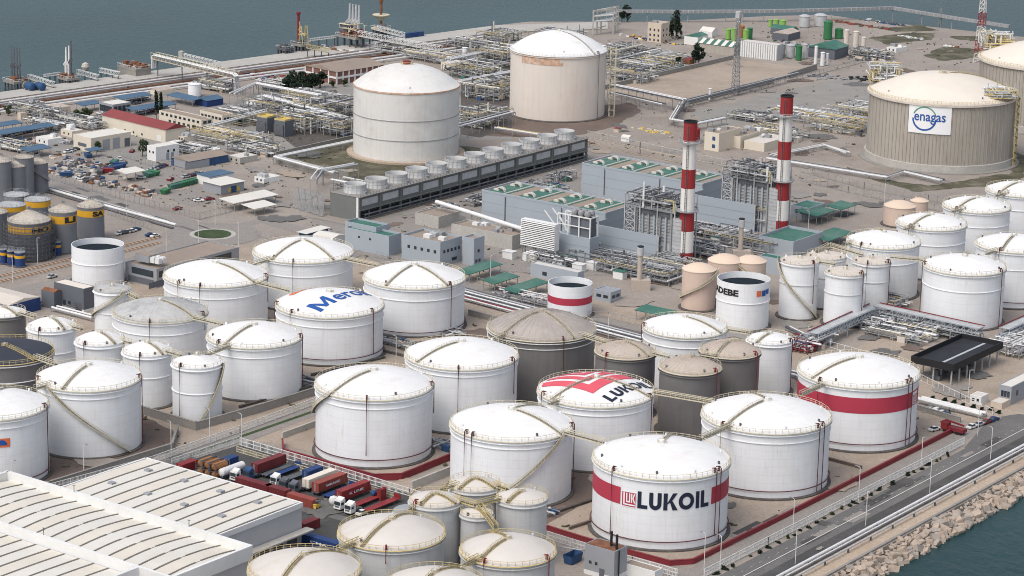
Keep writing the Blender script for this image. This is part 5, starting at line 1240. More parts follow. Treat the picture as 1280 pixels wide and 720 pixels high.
for k in range(12):
    y = 6.6+k*13.27; b = MB(); b.lathe([(4.75, 10), (4.4, 11.4), (4.35, 12.5), (4.6, 13.5), (4.4, 13.5), (4.15, 12.5), (4.15, 10.4)], 32, -7.6, y); fs_ = b.build('fan_stack', 'tank_grey', t, smooth=True)
    b = MB()
    for j in range(16):
        a = 2*math.pi*j/16; c, s_ = math.cos(a), math.sin(a); b.beam((-7.6+4.8*c, y+4.8*s_, 10), (-7.6+4.6*c, y+4.6*s_, 13.4), .12)
    for z, rr in ((11.4, 4.47), (12.6, 4.43)): b.tube([(-7.6+rr*math.cos(2*math.pi*j/24), y+rr*math.sin(2*math.pi*j/24), z) for j in range(24)], .07, 4, True)
    stuff(b.build('ribs', 'galv', fs_)); b = MB(); b.cyl(-7.6, y, 10, 11.2, .9, 10); [b.beam((-7.6, y, 11), (-7.6+4*math.cos(a), y+4*math.sin(a), 11.1), .6, .1) for a in (0, 1.256, 2.513, 3.77, 5.027)]; b.build('fan', 'steel_dark', fs_)
    b = MB(); b.box(-2.4, -1.4, y-1, y+1, 10, 11); b.build('motor', 'steel', t)
# slanted grey frames at the near end
for k in range(5):
    q = K0+DB*(-17-k*4.2)+DA*(-2+k*1.0); t = thing('louvre_rack', 'slanted grey louvre rack before the cooling tower end, '+('first', 'second', 'third', 'fourth', 'fifth')[k]+' from the tower', 'rack', q, -GA, 'louvre racks'); b = MB()
    for i in range(9): b.beam((i*.35-1.4, -2.5, .2), (i*.35-3.4, 1.5, 8.2-.3*k), .14)
    b.build('slats', 'steel', t); b = MB(); b.beam((-1.6, -2.4, .5), (1.6, -2.4, .5), .2); b.beam((-3.4, 1.4, 8), (-.4, 1.4, 8), .2); b.beam((0, 1.5, 0), (-2, 1.5, 8), .25); b.build('frame', 'steel', t)
# ---------------- plant offices ----------------
Wn = 'glass'
shed('plant_office', 'blue-grey office block with green roof beside the farthest left tanks', 'office', 486, 321, 298, 431, 501, 'clad_blue', 'green_roof', par=.9, winL=((2, 5.0, 5.8, .9, .2, .7),))
shed('plant_office', 'taller blue-grey block on the green-roofed office', 'office', 470, 314, 287, 431, 486, 'clad_blue', 'green_roof', par=.9)
shed('plant_office', 'blue-grey office with small square windows right of the green-roofed block', 'office', 550, 334, 306, 502, 577, 'clad_blue', 'roof_gravel', par=1.0, winL=((5, 5.0, 6.2, 1.2, .1, .95),), winR=((5, 5.0, 6.2, 1.2, .1, .95), (1, 1.2, 2.4, 3, .5, .8)), roofstuff=5)
shed('plant_office', 'blue-grey wing at the right end of the windowed office', 'office', 592, 333, 301, 578, 605, 'clad_blue', 'roof_gravel', par=.8, winR=((1, 5.0, 6.2, 1.2, .3, .6), (2, 1.2, 2.4, 1.2, .1, .7)))
shed('switch_house', 'small grey flat-roofed house right of the red-striped tank', 'building', 763, 379, 367, 742, 776, 'clad_blue', 'clad_grey', par=.4, winL=((2, 1.5, 2.6, 2, .1, .9),), winR=((2, 1.5, 2.6, 2, .1, .9),))
shed('basin', 'pale concrete basin house behind the windowed office', 'basin', 640, 313, 297, 564, 660, 'concrete_pale', 'roof_gravel', par=.7, roofstuff=7)
shed('basin', 'small pale concrete box behind the white duct', 'basin', 548, 286, 273, 519, 574, 'concrete_pale', 'roof_gravel', par=.6)
shed('hut', 'white-roofed blue hut left of the plant offices', 'hut', 383, 300, 292, 374, 410, 'blue_paint', 'roof_panel', par=0, over=.8)
shed('hut', 'white-roofed long hut beside the plant offices', 'hut', 416, 306, 298, 391, 432, 'white_wall', 'roof_panel', par=0, gable=.8)
def canopy(px0, px1, dep, z, m, label, deg=36.5, ax='A', name='canopy', n=4, tilt=.6):
    db, da = dirs(deg); u, v = (da, db) if ax == 'A' else (db, da)
    P = G(*px0, z); Q = G(*px1, z); L = (Q-P).dot(u); o = Vector((P.x, P.y, 0))
    t = thing(name, label, 'canopy', o, 0); b = MB(); n_ = v*dep if ax == 'B' else -v*dep
    b.add([UP*z, UP*z+u*L, UP*(z+tilt)+u*L+n_, UP*(z+tilt)+n_, UP*(z+.25), UP*(z+.25)+u*L, UP*(z+tilt+.25)+u*L+n_, UP*(z+tilt+.25)+n_], [(3, 2, 1, 0), (4, 5, 6, 7), (0, 1, 5, 4), (1, 2, 6, 5), (2, 3, 7, 6), (3, 0, 4, 7)]); b.build('roof', m, t)
    for i in range(n):
        for f in (.08, .92):
            b = MB(); e = u*(L*(i+.15)/(n-.7))+n_*f; b.beam(e, e+UP*(z+tilt*f), .22); b.build('post', 'steel', t)
    return t
GR = 'green_roof'
canopy((586, 344), (634, 332), 6, 3.4, GR, 'green canopy roof nearest the wind office wing', n=4)
canopy((618, 356), (650, 346), 6, 3.4, GR, 'green canopy second in the row below the plant')
canopy((645, 367), (690, 354), 6, 3.4, GR, 'green canopy beside the small red-striped tank')
canopy((793, 388), (845, 392), 7, 3.6, GR, 'green canopy left of the nearest peach tank', ax='B')
canopy((1022, 271), (1060, 266), 11, 4, GR, 'dark green carport right of the rear chimney', n=4)
canopy((1052, 263), (1076, 257), 8, 4, GR, 'smaller green carport behind the first', n=3)
canopy((1036, 302), (1062, 290), 9, 3.5, GR, 'green canopy beside the cream-roofed tall tanks', n=3)
shed('plant_building', 'blue-grey green-roofed building right of the rear chimney', 'building', 1011, 276, 262, 988, 1031, 'clad_blue', 'green_roof', par=.6, winL=((3, 2.5, 4.0, 1, .2, .9),), winR=((5, 2.6, 3.8, 1, .05, .9),))
shed('plant_building', 'green-roofed low building behind the tall cream-roofed tanks', 'building', 991, 322, 306, 948, 1028, 'clad_blue', 'green_roof', par=1.2)
shed('plant_building', 'small green-roofed blue box left of the tall cream-roofed tank', 'building', 976, 345, 326, 948, 985, 'clad_blue', 'green_roof', par=.5)
t, lb, la, h = shed('switch_house', 'long pale blue building below the louvred intake', 'building', 722, 357, 342, 663, 730, 'clad_blue', 'roof_beige', par=.4, winL=((1, 1.2, 2.6, 2, .2, .4),))
for i, (px, py, m, lb_) in enumerate(((702, 336, 'white_wall', 'white plant cabin under the louvred intake'), (727, 341, 'pipe_white', 'white plant cabin right of the green cabin roof'), (745, 339, 'pipe_white', 'white plant cabin beside the pipe rack'), (640, 325, 'pipe_white', 'white cabin beside the basin house'), (712, 331, 'green_roof', 'green-roofed cabin under the louvred intake'), (778, 350, 'green_roof', 'green-topped cabin beside the slim brown vent'), (900, 307, 'green_roof', 'green-topped cabin between the chimneys'), (665, 328, 'pipe_white', 'white cabin left under the louvred intake'))):
    shed('cabin', lb_, 'cabin', px, py, py-9, px-12, px+6, 'white_wall', m, par=0, over=.2, group='plant cabins')
# slim brown vents
for (px, py, lb_) in ((799, 362, 'slim brown vent stack in front of the front boiler'), (925, 325, 'slim brown vent stack between the chimneys')):
    p = G(px, py); t = thing('vent_stack', lb_, 'vent stack', p, 0, 'vent stacks'); b = MB(); b.lathe([(1.0, 0), (.9, 13)], 12); b.build('shaft', 'roof_tan', t, smooth=True); b = MB(); b.lathe([(.9, 13), (1.35, 13.2), (1.35, 16), (1.1, 16.2)], 12); b.build('head', 'galv', t, smooth=True); b = MB(); b.cyl(0, 0, 16.2, 16.6, 1.2, 12); b.build('cap', 'ink_black', t); b = MB(); b.box(-3, 4, -2, 2, 0, 4); b.build('base_block', 'roof_tan', t)
# ---------------- silos at the left ----------------
def tp(xl, xr, yr, yb=None, H=15.0):
    def fit(H):
        Rr = 6.0; xc = (xl+xr)/2
        for i in range(12):
            pf = G(xc, yr, H); d = Vector((pf.x, pf.y, 0)).normalized(); c = pf+d*Rr; dep = (c-CAMP).dot(_f); Rr = (xr-xl)/2*dep/FPX
        return c, Rr, pj(Vector((c.x, c.y, 0))-d*Rr)[1]
    if yb:
        lo, hi = .5, 80.0
        for i in range(40):
            H = (lo+hi)/2
            if fit(H)[2] < yb: lo = H
            else: hi = H
    c, Rr, _ = fit(H); return c.x, c.y, Rr, H
So = dict(shell='silo_grey', roof='silo_roof', kind='cone', rise=.5, rail='steel', rings=(), vents=0, seams=28, name='silo', cat='silo', pad=.5, girder=False)
def silo(key, px, label, **k):
    d = dict(So); d.update(k); return tank(key, *tp(*px), label, **d)
YB = (.72, .90, 'band_yellow')
t = silo('s1', (10, 63, 280, 328), 'scaffolded silo with yellow band and letters at the left', band=YB, shell='clad_dark')
x, y, R, H, rs, kd, t = TANKS['s1']; b = MB()
for k in range(9):
    z = H*(.08+k*.1)
    for rr in (R+.5, R+1.6): b.tube([(rr*math.cos(2*math.pi*j/36), rr*math.sin(2*math.pi*j/36), z) for j in range(36)], .09, 4, True)
for j in range(36):
    a = 2*math.pi*j/36; 
    for rr in (R+.5, R+1.6): b.beam((rr*math.cos(a), rr*math.sin(a), 0), (rr*math.cos(a), rr*math.sin(a), H*.95), .12)
    a2 = 2*math.pi*(j+1)/36
    for k in range(0, 8, 2): b.beam(((R+1.6)*math.cos(a), (R+1.6)*math.sin(a), H*(.08+k*.1)), ((R+1.6)*math.cos(a2), (R+1.6)*math.sin(a2), H*(.18+k*.1)), .12)
stuff(b.build('scaffold', 'steel_dark', t))
silo('s2', (61, 96, 266, 318), 'silo with yellow band and letters, middle of the lettered three', band=YB); silo('s3', (96.5, 130, 260, 303), 'silo with yellow band and letters, right of the lettered three', band=YB)
silo('s4', (5, 33, 209, 250), 'plain grey silo at the back left'); silo('s5', (33.5, 60, 205, 243), 'plain grey silo at the back with dark stair', spiral=(-.8, .9, .4))
silo('s6', (-12, 14, 203, None, 17), 'rearmost grey silo at the left edge'); silo('s7', (18, 42, 198, None, 17), 'rear grey silo behind the two plain front ones', rise=.3)
silo('s8', (5, 36, 246, None, 13), 'silo with pale grey dome roof behind the scaffolded one', roof='galv', rise=.25); silo('s9', (31, 63, 252, None, 13), 'pale-domed silo with orange band behind the lettered ones', roof='galv', rise=.25, band=(.8, .97, 'band_yellow'))
silo('s10', (-3, 32, 259, None, 14), 'pale-domed silo with orange band at the left edge', roof='galv', rise=.25, band=(.85, .98, 'band_yellow')); silo('s11', (-24, 9, 268, 312), 'dark silo cut by the left edge beside the scaffolded one')
for i, (px, lb) in enumerate((((0, 8.5, 312, 331), 'small blue tank with orange band, left of three'), ((9, 18, 314, 333), 'small blue tank with orange band, middle of three'), ((18, 31, 316, 335), 'small blue tank with orange band, right of three'), ((65, 76, 303, 320), 'small blue tank with orange band between the lettered silos'), ((-9, -1, 310, 329), 'small blue tank at the very edge'))):
    silo('sb%d' % i, px, lb, shell='navy_paint', roof='clad_grey', band=(.6, .78, 'band_yellow'), rise=.2, seams=0)
for key, tx, s0 in (('s1', 'HO', .1), ('s2', 'LI', .1), ('s3', 'SA', .15)):
    x, y, R, H, rs, kd, t = TANKS[key]; fn, t = on_wall(key, s0, H*.755, off=.2); T_ = font_faces(tx, .06); wd = max(q[0] for p in T_ for q in p); w_ = R*.95
    decal('lettering', [[(a*w_/wd, b_*H*.13/.72) for a, b_ in p] for p in T_], fn, 'ink_black', t)
# ---------------- railway and access road pipe ----------------
for k, dy in enumerate((0, 7)):
    pts = [(-60, 358+dy), (0, 345+dy), (95, 322+dy), (200, 296+dy)]
    strip('rail_track_bed', pts, 3.2, .12, 'sand')
    for e in (-.75, .75):
        P = [G(a, c, .2) for a, c in pts]; b = MB(); [b.beam(p_+DB*e, q_+DB*e, .16, .2) for p_, q_ in zip(P, P[1:])]; tag(b.build('rail', 'rust'), kind='structure')
pipeline([(61, 236), (140, 259), (220, 281)], .8, .55, 'pipe_white', 'white pipe along the access road to the roundabout'); pipeline([(61, 240), (140, 263), (216, 285)], .5, .45, 'steel_dark', 'dark pipe beside the white access road pipe', sup=0)
pipeline([(61, 233), (140, 256), (212, 277)], .5, .25, 'galv', 'thin grey pipe on the far side of the access road pipe', sup=0)
# ---------------- upper-left buildings ----------------
UL = 43
shed('workshop', 'large tan hall with dark red gabled roof, upper left', 'hall', 207, 179, 162.5, 128, 233, 'cream_wall', 'red_roof', UL, gable=2.2, over=.4, par=0, winL=((1, .2, 3, 3, .8, 1.0, 'white_wall'), (3, 1, 2, 1, .3, .7)))
shed('workshop', 'cream flat-roofed hall with tall grey doors left of the red roof', 'hall', 114, 191, 174, 92, 164, 'cream_wall', 'roof_panel', UL, par=.4, doorR=((2, .2, 5, 4, .25, .75, 'clad_grey'), (1, .2, 4, 3, .8, 1.0, 'clad_dark')), winL=((1, 2, 3.5, 6, .1, .9, 'clad_dark'),))
shed('office_building', 'two-storey cream office with long window bands right of the red roof', 'office', 252, 164, 151, 199, 266, 'cream_wall', 'roof_gravel', UL, par=.4, winL=((9, 3.4, 4.6, 1.7, .03, .97), (7, .8, 1.9, 1.7, .2, .97)), winR=((2, 3.3, 4.6, 2, .1, .9),))
shed('office_building', 'smaller cream office behind the two-storey one', 'office', 278, 158, 145, 250, 292, 'cream_wall', 'roof_gravel', UL, par=.4, winL=((6, 2.8, 4.0, 1.7, .03, .97),), winR=((3, 2.8, 4, 1.4, .1, .9),))
shed('white_building', 'white flat-roofed building below the red-roofed hall', 'building', 195, 202, 185, 184, 224, 'white_wall', 'roof_panel', UL, par=.3, winL=((2, 3.4, 4.4, 1, .1, .9),), doorR=((2, .1, 3, 1.6, .4, .8, 'clad_grey'),), winR=((2, 3.2, 4.4, 1, .4, .9),))
shed('shed', 'blue and grey shed with brown roof, above the skips', 'shed', 236, 212, 202, 214, 285, 'blue_paint', 'roof_gravel', UL, gable=1.4, over=.3, par=0, winL=((1, .2, 3.5, 8, .05, .95, 'clad_grey'),), winR=((1, .1, 3.2, 14, .02, .4, 'clad_grey'),))
shed('shed', 'grey hut with white roof and yellow fittings beside the green skips', 'hut', 276, 244, 232, 254, 305, 'clad_grey', 'roof_panel', UL, par=0, over=.6, doorR=((1, .2, 3, 3, .45, .65, 'blue_paint'), (2, .5, 2.4, 1.4, .2, .95, 'yellow_paint')))
shed('shed', 'blue-roofed white hut behind the white-roofed hut', 'hut', 262, 233, 226, 246, 292, 'white_wall', 'blue_roof', UL, par=0, over=.3, h=4)
canopy((292, 255), (345, 243), 9, 3.5, 'roof_panel', 'white canopy roof right of the huts', UL, n=4)
canopy((318, 262), (345, 256), 8, 3.0, 'roof_panel', 'low white canopy beside the slanted racks', UL, n=3)
shed('white_building', 'grey flat-roofed block in front of the jetty pipes', 'building', 141, 144, 132, 124, 164, 'clad_grey', 'roof_panel', UL, par=.4, winL=((5, 1, 4, 1.8, .05, .95),), winR=((4, 1, 4, 2, .05, .95),))
shed('hut', 'small cream hut with tiled roof near the jetty', 'hut', 196, 120, 114, 188, 216, 'cream_wall', 'roof_tan', UL, gable=1.2, par=0)
shed('shed', 'blue box shed left of the pipe area', 'shed', 259, 134, 126, 243, 279, 'navy_paint', 'blue_roof', UL, gable=1.2, over=.4, par=0)
shed('hut', 'small pinkish hut left of the grey block', 'hut', 26, 150, 142, 22, 33, 'tan_wall', 'roof_tan', UL, par=.2); shed('hut', 'pink kiosk cluster near the left jetty ramp', 'hut', 75, 143, 135, 60, 88, 'tan_wall', 'roof_tan', UL, par=.2)
BR = 'blue_roof'
canopy((152, 125), (189, 118.5), 7, 3.2, BR, 'blue carport roof behind the grey block', UL, n=4); canopy((168, 139), (216, 129), 7, 3.2, BR, 'blue carport roof in front of the cypress trees', UL, n=5); canopy((207, 119), (238, 127), 7, 3.2, BR, 'blue carport roof beside the blue box shed', UL, ax='B', n=4); canopy((103, 133), (126, 128.5), 6, 3.2, BR, 'small blue carport left of the grey block', UL, n=3)
canopy((0, 169), (65, 156), 7, 3.4, BR, 'long blue carport roof at the left edge', UL, n=6); canopy((-8, 160), (25, 153), 6, 3.4, BR, 'short blue carport roof behind the long one at the left edge', UL, n=4); canopy((35, 190), (62, 184), 7, 3.4, BR, 'blue canopy behind the plain silos', UL, n=3); canopy((112, 190), (128, 187), 4, 3, BR, 'small blue canopy beside the cream hall', UL, n=2)
tank('wt', *tp(235, 251, 106, 122), 'small white tank between the jetty pipes and the blue shed', rings=(), rise=.1, vents=0, hub=False, rail=None, girder=False, pad=.4)
tank('wt2', *tp(578, 585, 60, 73), 'slim white tank behind the white gas tank', rings=(), rise=.1, vents=0, hub=False, rail=None, girder=False, pad=.3)
t, lb, la, h = shed('workshop', 'long workshop with white posts and grey-brown roof beyond the trees', 'hall', 421, 106, 90, 382, 480, 'brick_dull', 'roof_gravel', UL, gable=2, over=.5, par=0)
for i in range(9):
    b = MB(); y_ = la*i/8; b.box(0, .35, y_-.35, y_+.35, 0, h); b.build('post', 'white_wall', t)
for i in range(5):
    b = MB(); x_ = -lb*i/4; b.box(x_-.35, x_+.35, -.35, 0, 0, h); b.build('post', 'white_wall', t)
b = MB(); b.box(.02, .3, 0, la, h*.45, h*.6); b.build('band', 'white_wall', t); b = MB(); b.box(-lb, 0, -.3, -.02, h*.45, h*.6); b.build('band', 'white_wall', t)
shed('hut', 'small cream building behind the white gas tank', 'building', 577, 91, 83, 551, 595, 'cream_wall', 'roof_beige', UL, par=.3, winL=((3, 1, 2.2, 1, .1, .9),))
for i, (px, py, lb_) in enumerate(((332, 168, 'left dark green generator box with yellow rails'), (354, 172, 'right dark green generator box with yellow rails'))):
    t, lb, la, h = shed('generator_box', lb_, 'generator', px+2, py, py-20, px-11, px+13, 'clad_dark', 'yellow_paint', par=.8, parm='rail_yellow', group='generator boxes')
    b = MB(); b.box(-lb, -lb*.1, -.5, -.1, h*.1, h*.75); b.build('louvre', 'steel_dark', t)
# skips, scrap and yard things
def skip(px, py, m, label, deg, group='skips in the yards'):
    t = thing('skip', label, 'skip', G(px, py), -R_(deg), group); b = MB()
    b.add([(-1.1, -2.1, .2), (1.1, -2.1, .2), (1.1, 2.1, .2), (-1.1, 2.1, .2), (-1.3, -2.9, 2), (1.3, -2.9, 2), (1.3, 2.9, 2), (-1.3, 2.9, 2)], [(3, 2, 1, 0), (0, 1, 5, 4), (1, 2, 6, 5), (2, 3, 7, 6), (3, 0, 4, 7), (4, 7, 6, 5)]); b.build('body', m, t); b = MB(); [b.beam((s*1.3, -2.9, 2), (s*1.3, 2.9, 2), .2) for s in (-1, 1)]; b.build('rim', m, t)
for i in range(6): skip(218+i*5, 236-i*1.4, 'green_tank' if i % 2 else 'green_roof', 'green skip in the row beside the white-roofed hut, number '+('one', 'two', 'three', 'four', 'five', 'six')[i]+' from the left', 43)
for i, (px, py, m, lb_) in enumerate(((207, 242, 'green_tank', 'green skip before the row of skips'), (138, 214, 'blue_paint', 'blue skip in the middle of the scrap yard'), (146, 212, 'blue_paint', 'second blue skip in the scrap yard'), (82, 221, 'blue_paint', 'blue container skip near the plain silos'), (134, 216, 'box_red', 'red skip in the scrap yard'), (150, 209, 'navy_paint', 'dark blue skip right of the scrap'), (192, 219, 'green_tank', 'green skip right of the white tent'), (185, 221, 'green_roof', 'dark green skip right of the white tent'), (110, 197, 'blue_paint', 'blue skip behind the scrap heap'), (125, 217, 'steel_dark', 'dark skip in front of the scrap heap'), (143, 206, 'green_roof', 'green skip behind the blue skips'))): skip(px, py, m, lb_, 20+i*17)
canopy((158, 218), (180, 213), 7, 4, 'roof_panel', 'white tent roof by the blue skips', UL, n=3)
def heap(px, py, w_, d, n, seed, label, mats=('roof_beige', 'rust', 'steel_dark', 'clad_dark', 'steel', 'galv', 'tan_wall', 'gravel_and_base_shade', 'gravel_and_base_shade', 'blue_paint'), h=1.8, name='scrap_heap'):
    rs = random.Random(seed); t = thing(name, label, 'scrap heap', G(px, py), -R_(43))
    for mm in mats:
        b = MB()
        for i in range(max(1, n//len(mats)//2)):
            x_, y_ = rs.gauss(0, w_*.3), rs.gauss(0, d*.3); hh_ = rs.uniform(.25, h*.6); a_ = rs.choice((0, .2, 1.57, rs.uniform(0, 3))); l_ = rs.uniform(.8, 3.2)
            p_ = Vector((x_, y_, hh_/2)); b.beam(p_, p_+Vector((math.cos(a_), math.sin(a_), 0))*l_, rs.uniform(.6, 1.7), hh_)
        stuff(b.build('scrap_pieces', mm, t))
heap(105, 207, 46, 14, 330, 1, 'sprawling scrap heap in the upper-left yard'); heap(75, 214, 30, 12, 120, 2, 'scrap heap behind the plain silos'); heap(178, 240, 22, 7, 80, 3, 'rubble and scrap beside the green skips', ('tan_wall', 'rust', 'steel_dark')); heap(118, 228, 40, 10, 150, 4, 'scrap and cars along the access road fence'); heap(30, 178, 26, 10, 80, 5, 'odd material piles by the left carports'); heap(75, 175, 26, 10, 90, 21, 'pale crates and gear left of the cream hall', ('roof_beige', 'galv', 'steel_dark', 'steel'))
for i, (px, py, m, lb_) in enumerate(((213, 225, 'box_red', 'red car on the grey yard'), (222, 262, 'box_red', 'red flat truck by the fence'), (262, 250, 'box_red', 'red car at the edge of the green skip yard'), (248, 252, 'white_wall', 'white van by the red car near the skips'), (176, 223, 'white_wall', 'white car before the white tent'), (100, 224, 'white_wall', 'white car beside the scrap heap'), (108, 226, 'steel_dark', 'dark car beside the scrap heap'), (150, 200, 'white_wall', 'white van behind the blue skips'), (165, 190, 'box_red', 'red van before the cream hall'))): car(px, py, m, lb_, 20+i*21)
# ---------------- jetty ----------------
for i, (dy, z, r, m, lb_) in enumerate(((12, 1.2, .5, 'pipe_white', 'first white pipe along the jetty road'), (15, 1.0, .4, 'galv', 'grey pipe along the jetty trench'), (18.5, 1.0, .35, 'rust', 'brown pipe in the jetty trench'), (21.5, 1.2, .5, 'pipe_white', 'second white pipe along the jetty trench'), (25, 1.2, .55, 'pipe_white', 'third white pipe nearest the yards'))):
    pipeline(off(J, dy)[:6], z, r, m, lb_, sup=25)
JD = 45.5
def platform(px, py, w_, d, z, label, arms=(), mats=('concrete', 'rust'), deg=JD, gear=10, seed=1):
    rs = random.Random(seed); p = G(px, py, 0); t = thing('jetty_platform', label, 'jetty platform', (p.x, p.y, 0), -R_(deg))
    b = MB(); b.box(-w_/2, w_/2, -d/2, d/2, z-1.2, z); b.build('deck', mats[0], t)
    for x_ in range(4):
        for y_ in range(3):
            b = MB(); b.cyl(-w_/2+.8+x_*(w_-1.6)/3, -d/2+.8+y_*(d-1.6)/2, -5, z-1.2, .5, 8); b.build('pile', 'steel_dark', t)
    b = MB()
    for k in range(gear):
        x_, y_, s_ = rs.uniform(-w_/2+1, w_/2-1), rs.uniform(-d/2+1, d/2-1), rs.uniform(.4, 1.3); b.box(x_-s_, x_+s_, y_-s_, y_+s_, z, z+s_*1.6)
    if gear: stuff(b.build('deck_gear', mats[1], t))
    b = MB(); ps = [(-w_/2, -d/2), (w_/2, -d/2), (w_/2, d/2), (-w_/2, d/2)]
    for q0, q1 in zip(ps, ps[1:]+ps[:1]):
        b.beam((*q0, z+1.1), (*q1, z+1.1), .14)
        for f in (0, .33, .66): b.beam((q0[0]+(q1[0]-q0[0])*f, q0[1]+(q1[1]-q0[1])*f, z), (q0[0]+(q1[0]-q0[0])*f, q0[1]+(q1[1]-q0[1])*f, z+1.1), .12)
    stuff(b.build('railing', 'rail_white', t))
    for (x_, y_, h, m, r) in arms:
        b = MB(); b.tube([(x_, y_, z), (x_, y_, z+h*.45)], r*1.6, 8); b.tube([(x_, y_, z+h*.45), (x_+.5, y_, z+h)], r, 6); b.tube([(x_+.5, y_, z+h), (x_+1.3, y_-.5, z+h*.4)], r*.8, 6); b.tube([(x_-1.2, y_, z+h*.38), (x_+.6, y_, z+h*.5)], r*1.8, 6); b.build('loading_arm', m, t)
    return t
platform(20, 106, 10, 9, 2.5, 'dark jetty platform with four thin loading arms, far left', [(-3.6+k*2.4, 0, 17, 'steel_dark' if k % 2 else 'clad_dark', .28) for k in range(4)], seed=2)
platform(86, 102, 9, 8, 2.5, 'jetty platform with two white arms and a dark one', [(-2.4, 0, 15, 'pipe_white', .4), (-.2, .3, 16, 'pipe_white', .4), (1.9, 0, 19, 'steel_dark', .45)], seed=3)
p = G(107, 91, 0); t = thing('vessel', 'tan round vessel beside the arm platform on the jetty', 'vessel', p); b = MB(); b.lathe([(.4, .8), (1.6, 1.6), (2.2, 3.2), (1.6, 4.8), (.4, 5.5), (.02, 5.55)], 14); b.build('shell', 'silo_roof', t, smooth=True); b = MB(); [b.beam((math.cos(a)*1.3, math.sin(a)*1.3, 0), (math.cos(a)*1.3, math.sin(a)*1.3, 2), .3) for a in (0, 2.1, 4.2)]; b.build('legs', 'steel', t)
for i, (px, lb_) in enumerate(((37, 'left blue tank lying by the jetty'), (50, 'right blue tank lying by the jetty'))):
    t = thing('lying_tank', lb_, 'tank', G(px, 113), -R_(JD), 'blue tanks by the jetty'); b = MB(); b.hcyl((-2.6, 0, 2.2), (2.6, 0, 2.2), 2.0, 14); b.build('shell', 'blue_paint', t, smooth=True); b = MB(); b.box(-2, -1.4, -1.6, 1.6, 0, 1); b.box(1.4, 2, -1.6, 1.6, 0, 1); b.build('saddle', 'steel', t); b = MB(); b.hcyl((-3.4, 0, 2.2), (-3.0, 0, 2.2), 1.9, 12, False); b.build('end_cap', 'yellow_paint', t)
def footbridge(px, z0, z1, m, label, wd=1.4, truss=True, th=2.2):
    P, Q = G(*px[0], z0), G(*px[1], z1); o = P.copy(); t = thing('jetty_bridge', label, 'footbridge', o); q = Q-P; p0 = Vector((0, 0, 0)); n_ = q.cross(UP).normalized()*(wd/2)
    b = MB(); b.beam(p0, q, wd, .25); b.build('deck', 'concrete_pale', t); b = MB(); k = max(3, int(q.length/th))
    for s in (-1, 1):
        b.beam(p0+n_*s+UP*th, q+n_*s+UP*th, .22); b.beam(p0+n_*s, q+n_*s, .22)
        for i in range(k):
            a_, c_ = q*(i/k)+n_*s, q*((i+1)/k)+n_*s; b.beam(a_, a_+UP*th, .15)
            if truss: b.beam(a_, c_+UP*th, .15)
    stuff(b.build('truss', m, t)); b = MB()
    for f in (.05, .35, .65, .95):
        e = q*f; b.beam(Vector((e.x, e.y, -3-o.z)), e, .5)
    b.build('piles', 'steel_dark', t)
footbridge(((36, 98), (68, 108)), 2.5, 1, 'rail_white', 'pale footbridge from the far-left arm platform to the jetty'); footbridge(((97, 92), (123, 99)), 2.5, 1, 'rail_white', 'footbridge from the second arm platform'); footbridge(((55, 96), (76, 93)), 2.5, 2.5, 'rail_white', 'thin footbridge between the two arm platforms', 1, False, 1.2)
footbridge(((125, 90), (149, 95)), 2, 2, 'rail_white', 'white railed footbridge left of the grey mooring block', 1.2)
t = platform(168, 92, 16, 10, 4, 'grey mooring block with gear on top beside the jetty', mats=('concrete', 'rust'), gear=14, seed=5)
b = MB(); b.box(-7.9, 7.9, -4.9, 4.9, -3, 2.7); b.build('hull', 'concrete', t)
footbridge(((192, 73), (296, 98)), 9, 9, 'rail_cream', 'long cream pipe bridge rising over the jetty', 3.5, True, 3.2)
for k in range(3):
    P, Q = G(192, 71, 10), G(296, 96, 10); n_ = (Q-P).cross(UP).normalized(); e = n_*(k-1)*1.0; t = thing('jetty_pipe', 'white pipe on the cream pipe bridge, '+('near', 'middle', 'far')[k]+' one', 'pipe', P+e); b = MB(); q = Q-P; d = q.normalized(); b.tube([Vector((0, 0, -6)), Vector((0, 0, .5)), d*2+UP*1.2, q-d*2+UP*1.2, q+UP*.3, q-UP*9], .45, 8); b.build('pipe', 'pipe_white', t, smooth=True)
footbridge(((229, 72), (275, 83)), 4, 3, 'rail_white', 'short white footbridge behind the cream pipe bridge', 2)
t = shed('winch_house', 'small concrete winch house behind the cream pipe bridge', 'hut', 227, 74, 65, 223, 231, 'concrete_pale', 'roof_beige', JD, par=.2)
platform(356, 66, 8, 6, 3, 'dark mooring dolphin left of the red tower', gear=12, seed=6, mats=('steel_dark', 'steel_dark'))
t = platform(376, 63, 9, 7, 4, 'jetty platform with red tower and yellow gantry', gear=12, seed=7, mats=('concrete', 'steel_dark'))
b = MB(); b.tube([(-2, 0, 4), (-2, 0, 20)], .75, 8); b.cyl(-2, 0, 20, 21, 1.3, 10); b.build('tower', 'red_paint', t)
b = MB(); [b.beam((x_, y_, 4), (x_*.5+1, y_, 14), .4) for x_ in (1, 4) for y_ in (-2, 2)]; b.beam((.5, -2, 12), (6, -2, 9), .4); b.box(0, 3.5, -2, 2, 9, 9.4); b.beam((0, 0, 12), (-1.5, 0, 16), .35); b.build('gantry', 'rail_yellow', t)
footbridge(((383, 60), (412, 66)), 5, 2, 'rail_yellow', 'yellow truss gangway right of the red tower', 2); footbridge(((387, 51), (420, 47)), 4, 4, 'rail_white', 'footbridge from the red tower to the big arm platform', 1.2, False, 1.2)
t = platform(442, 57, 17, 12, 6, 'big jetty platform with four silver loading arms', [(-5+k*2.6, 1, 17, 'galv', .55) for k in range(4)], gear=30, seed=8, mats=('concrete', 'rust'))
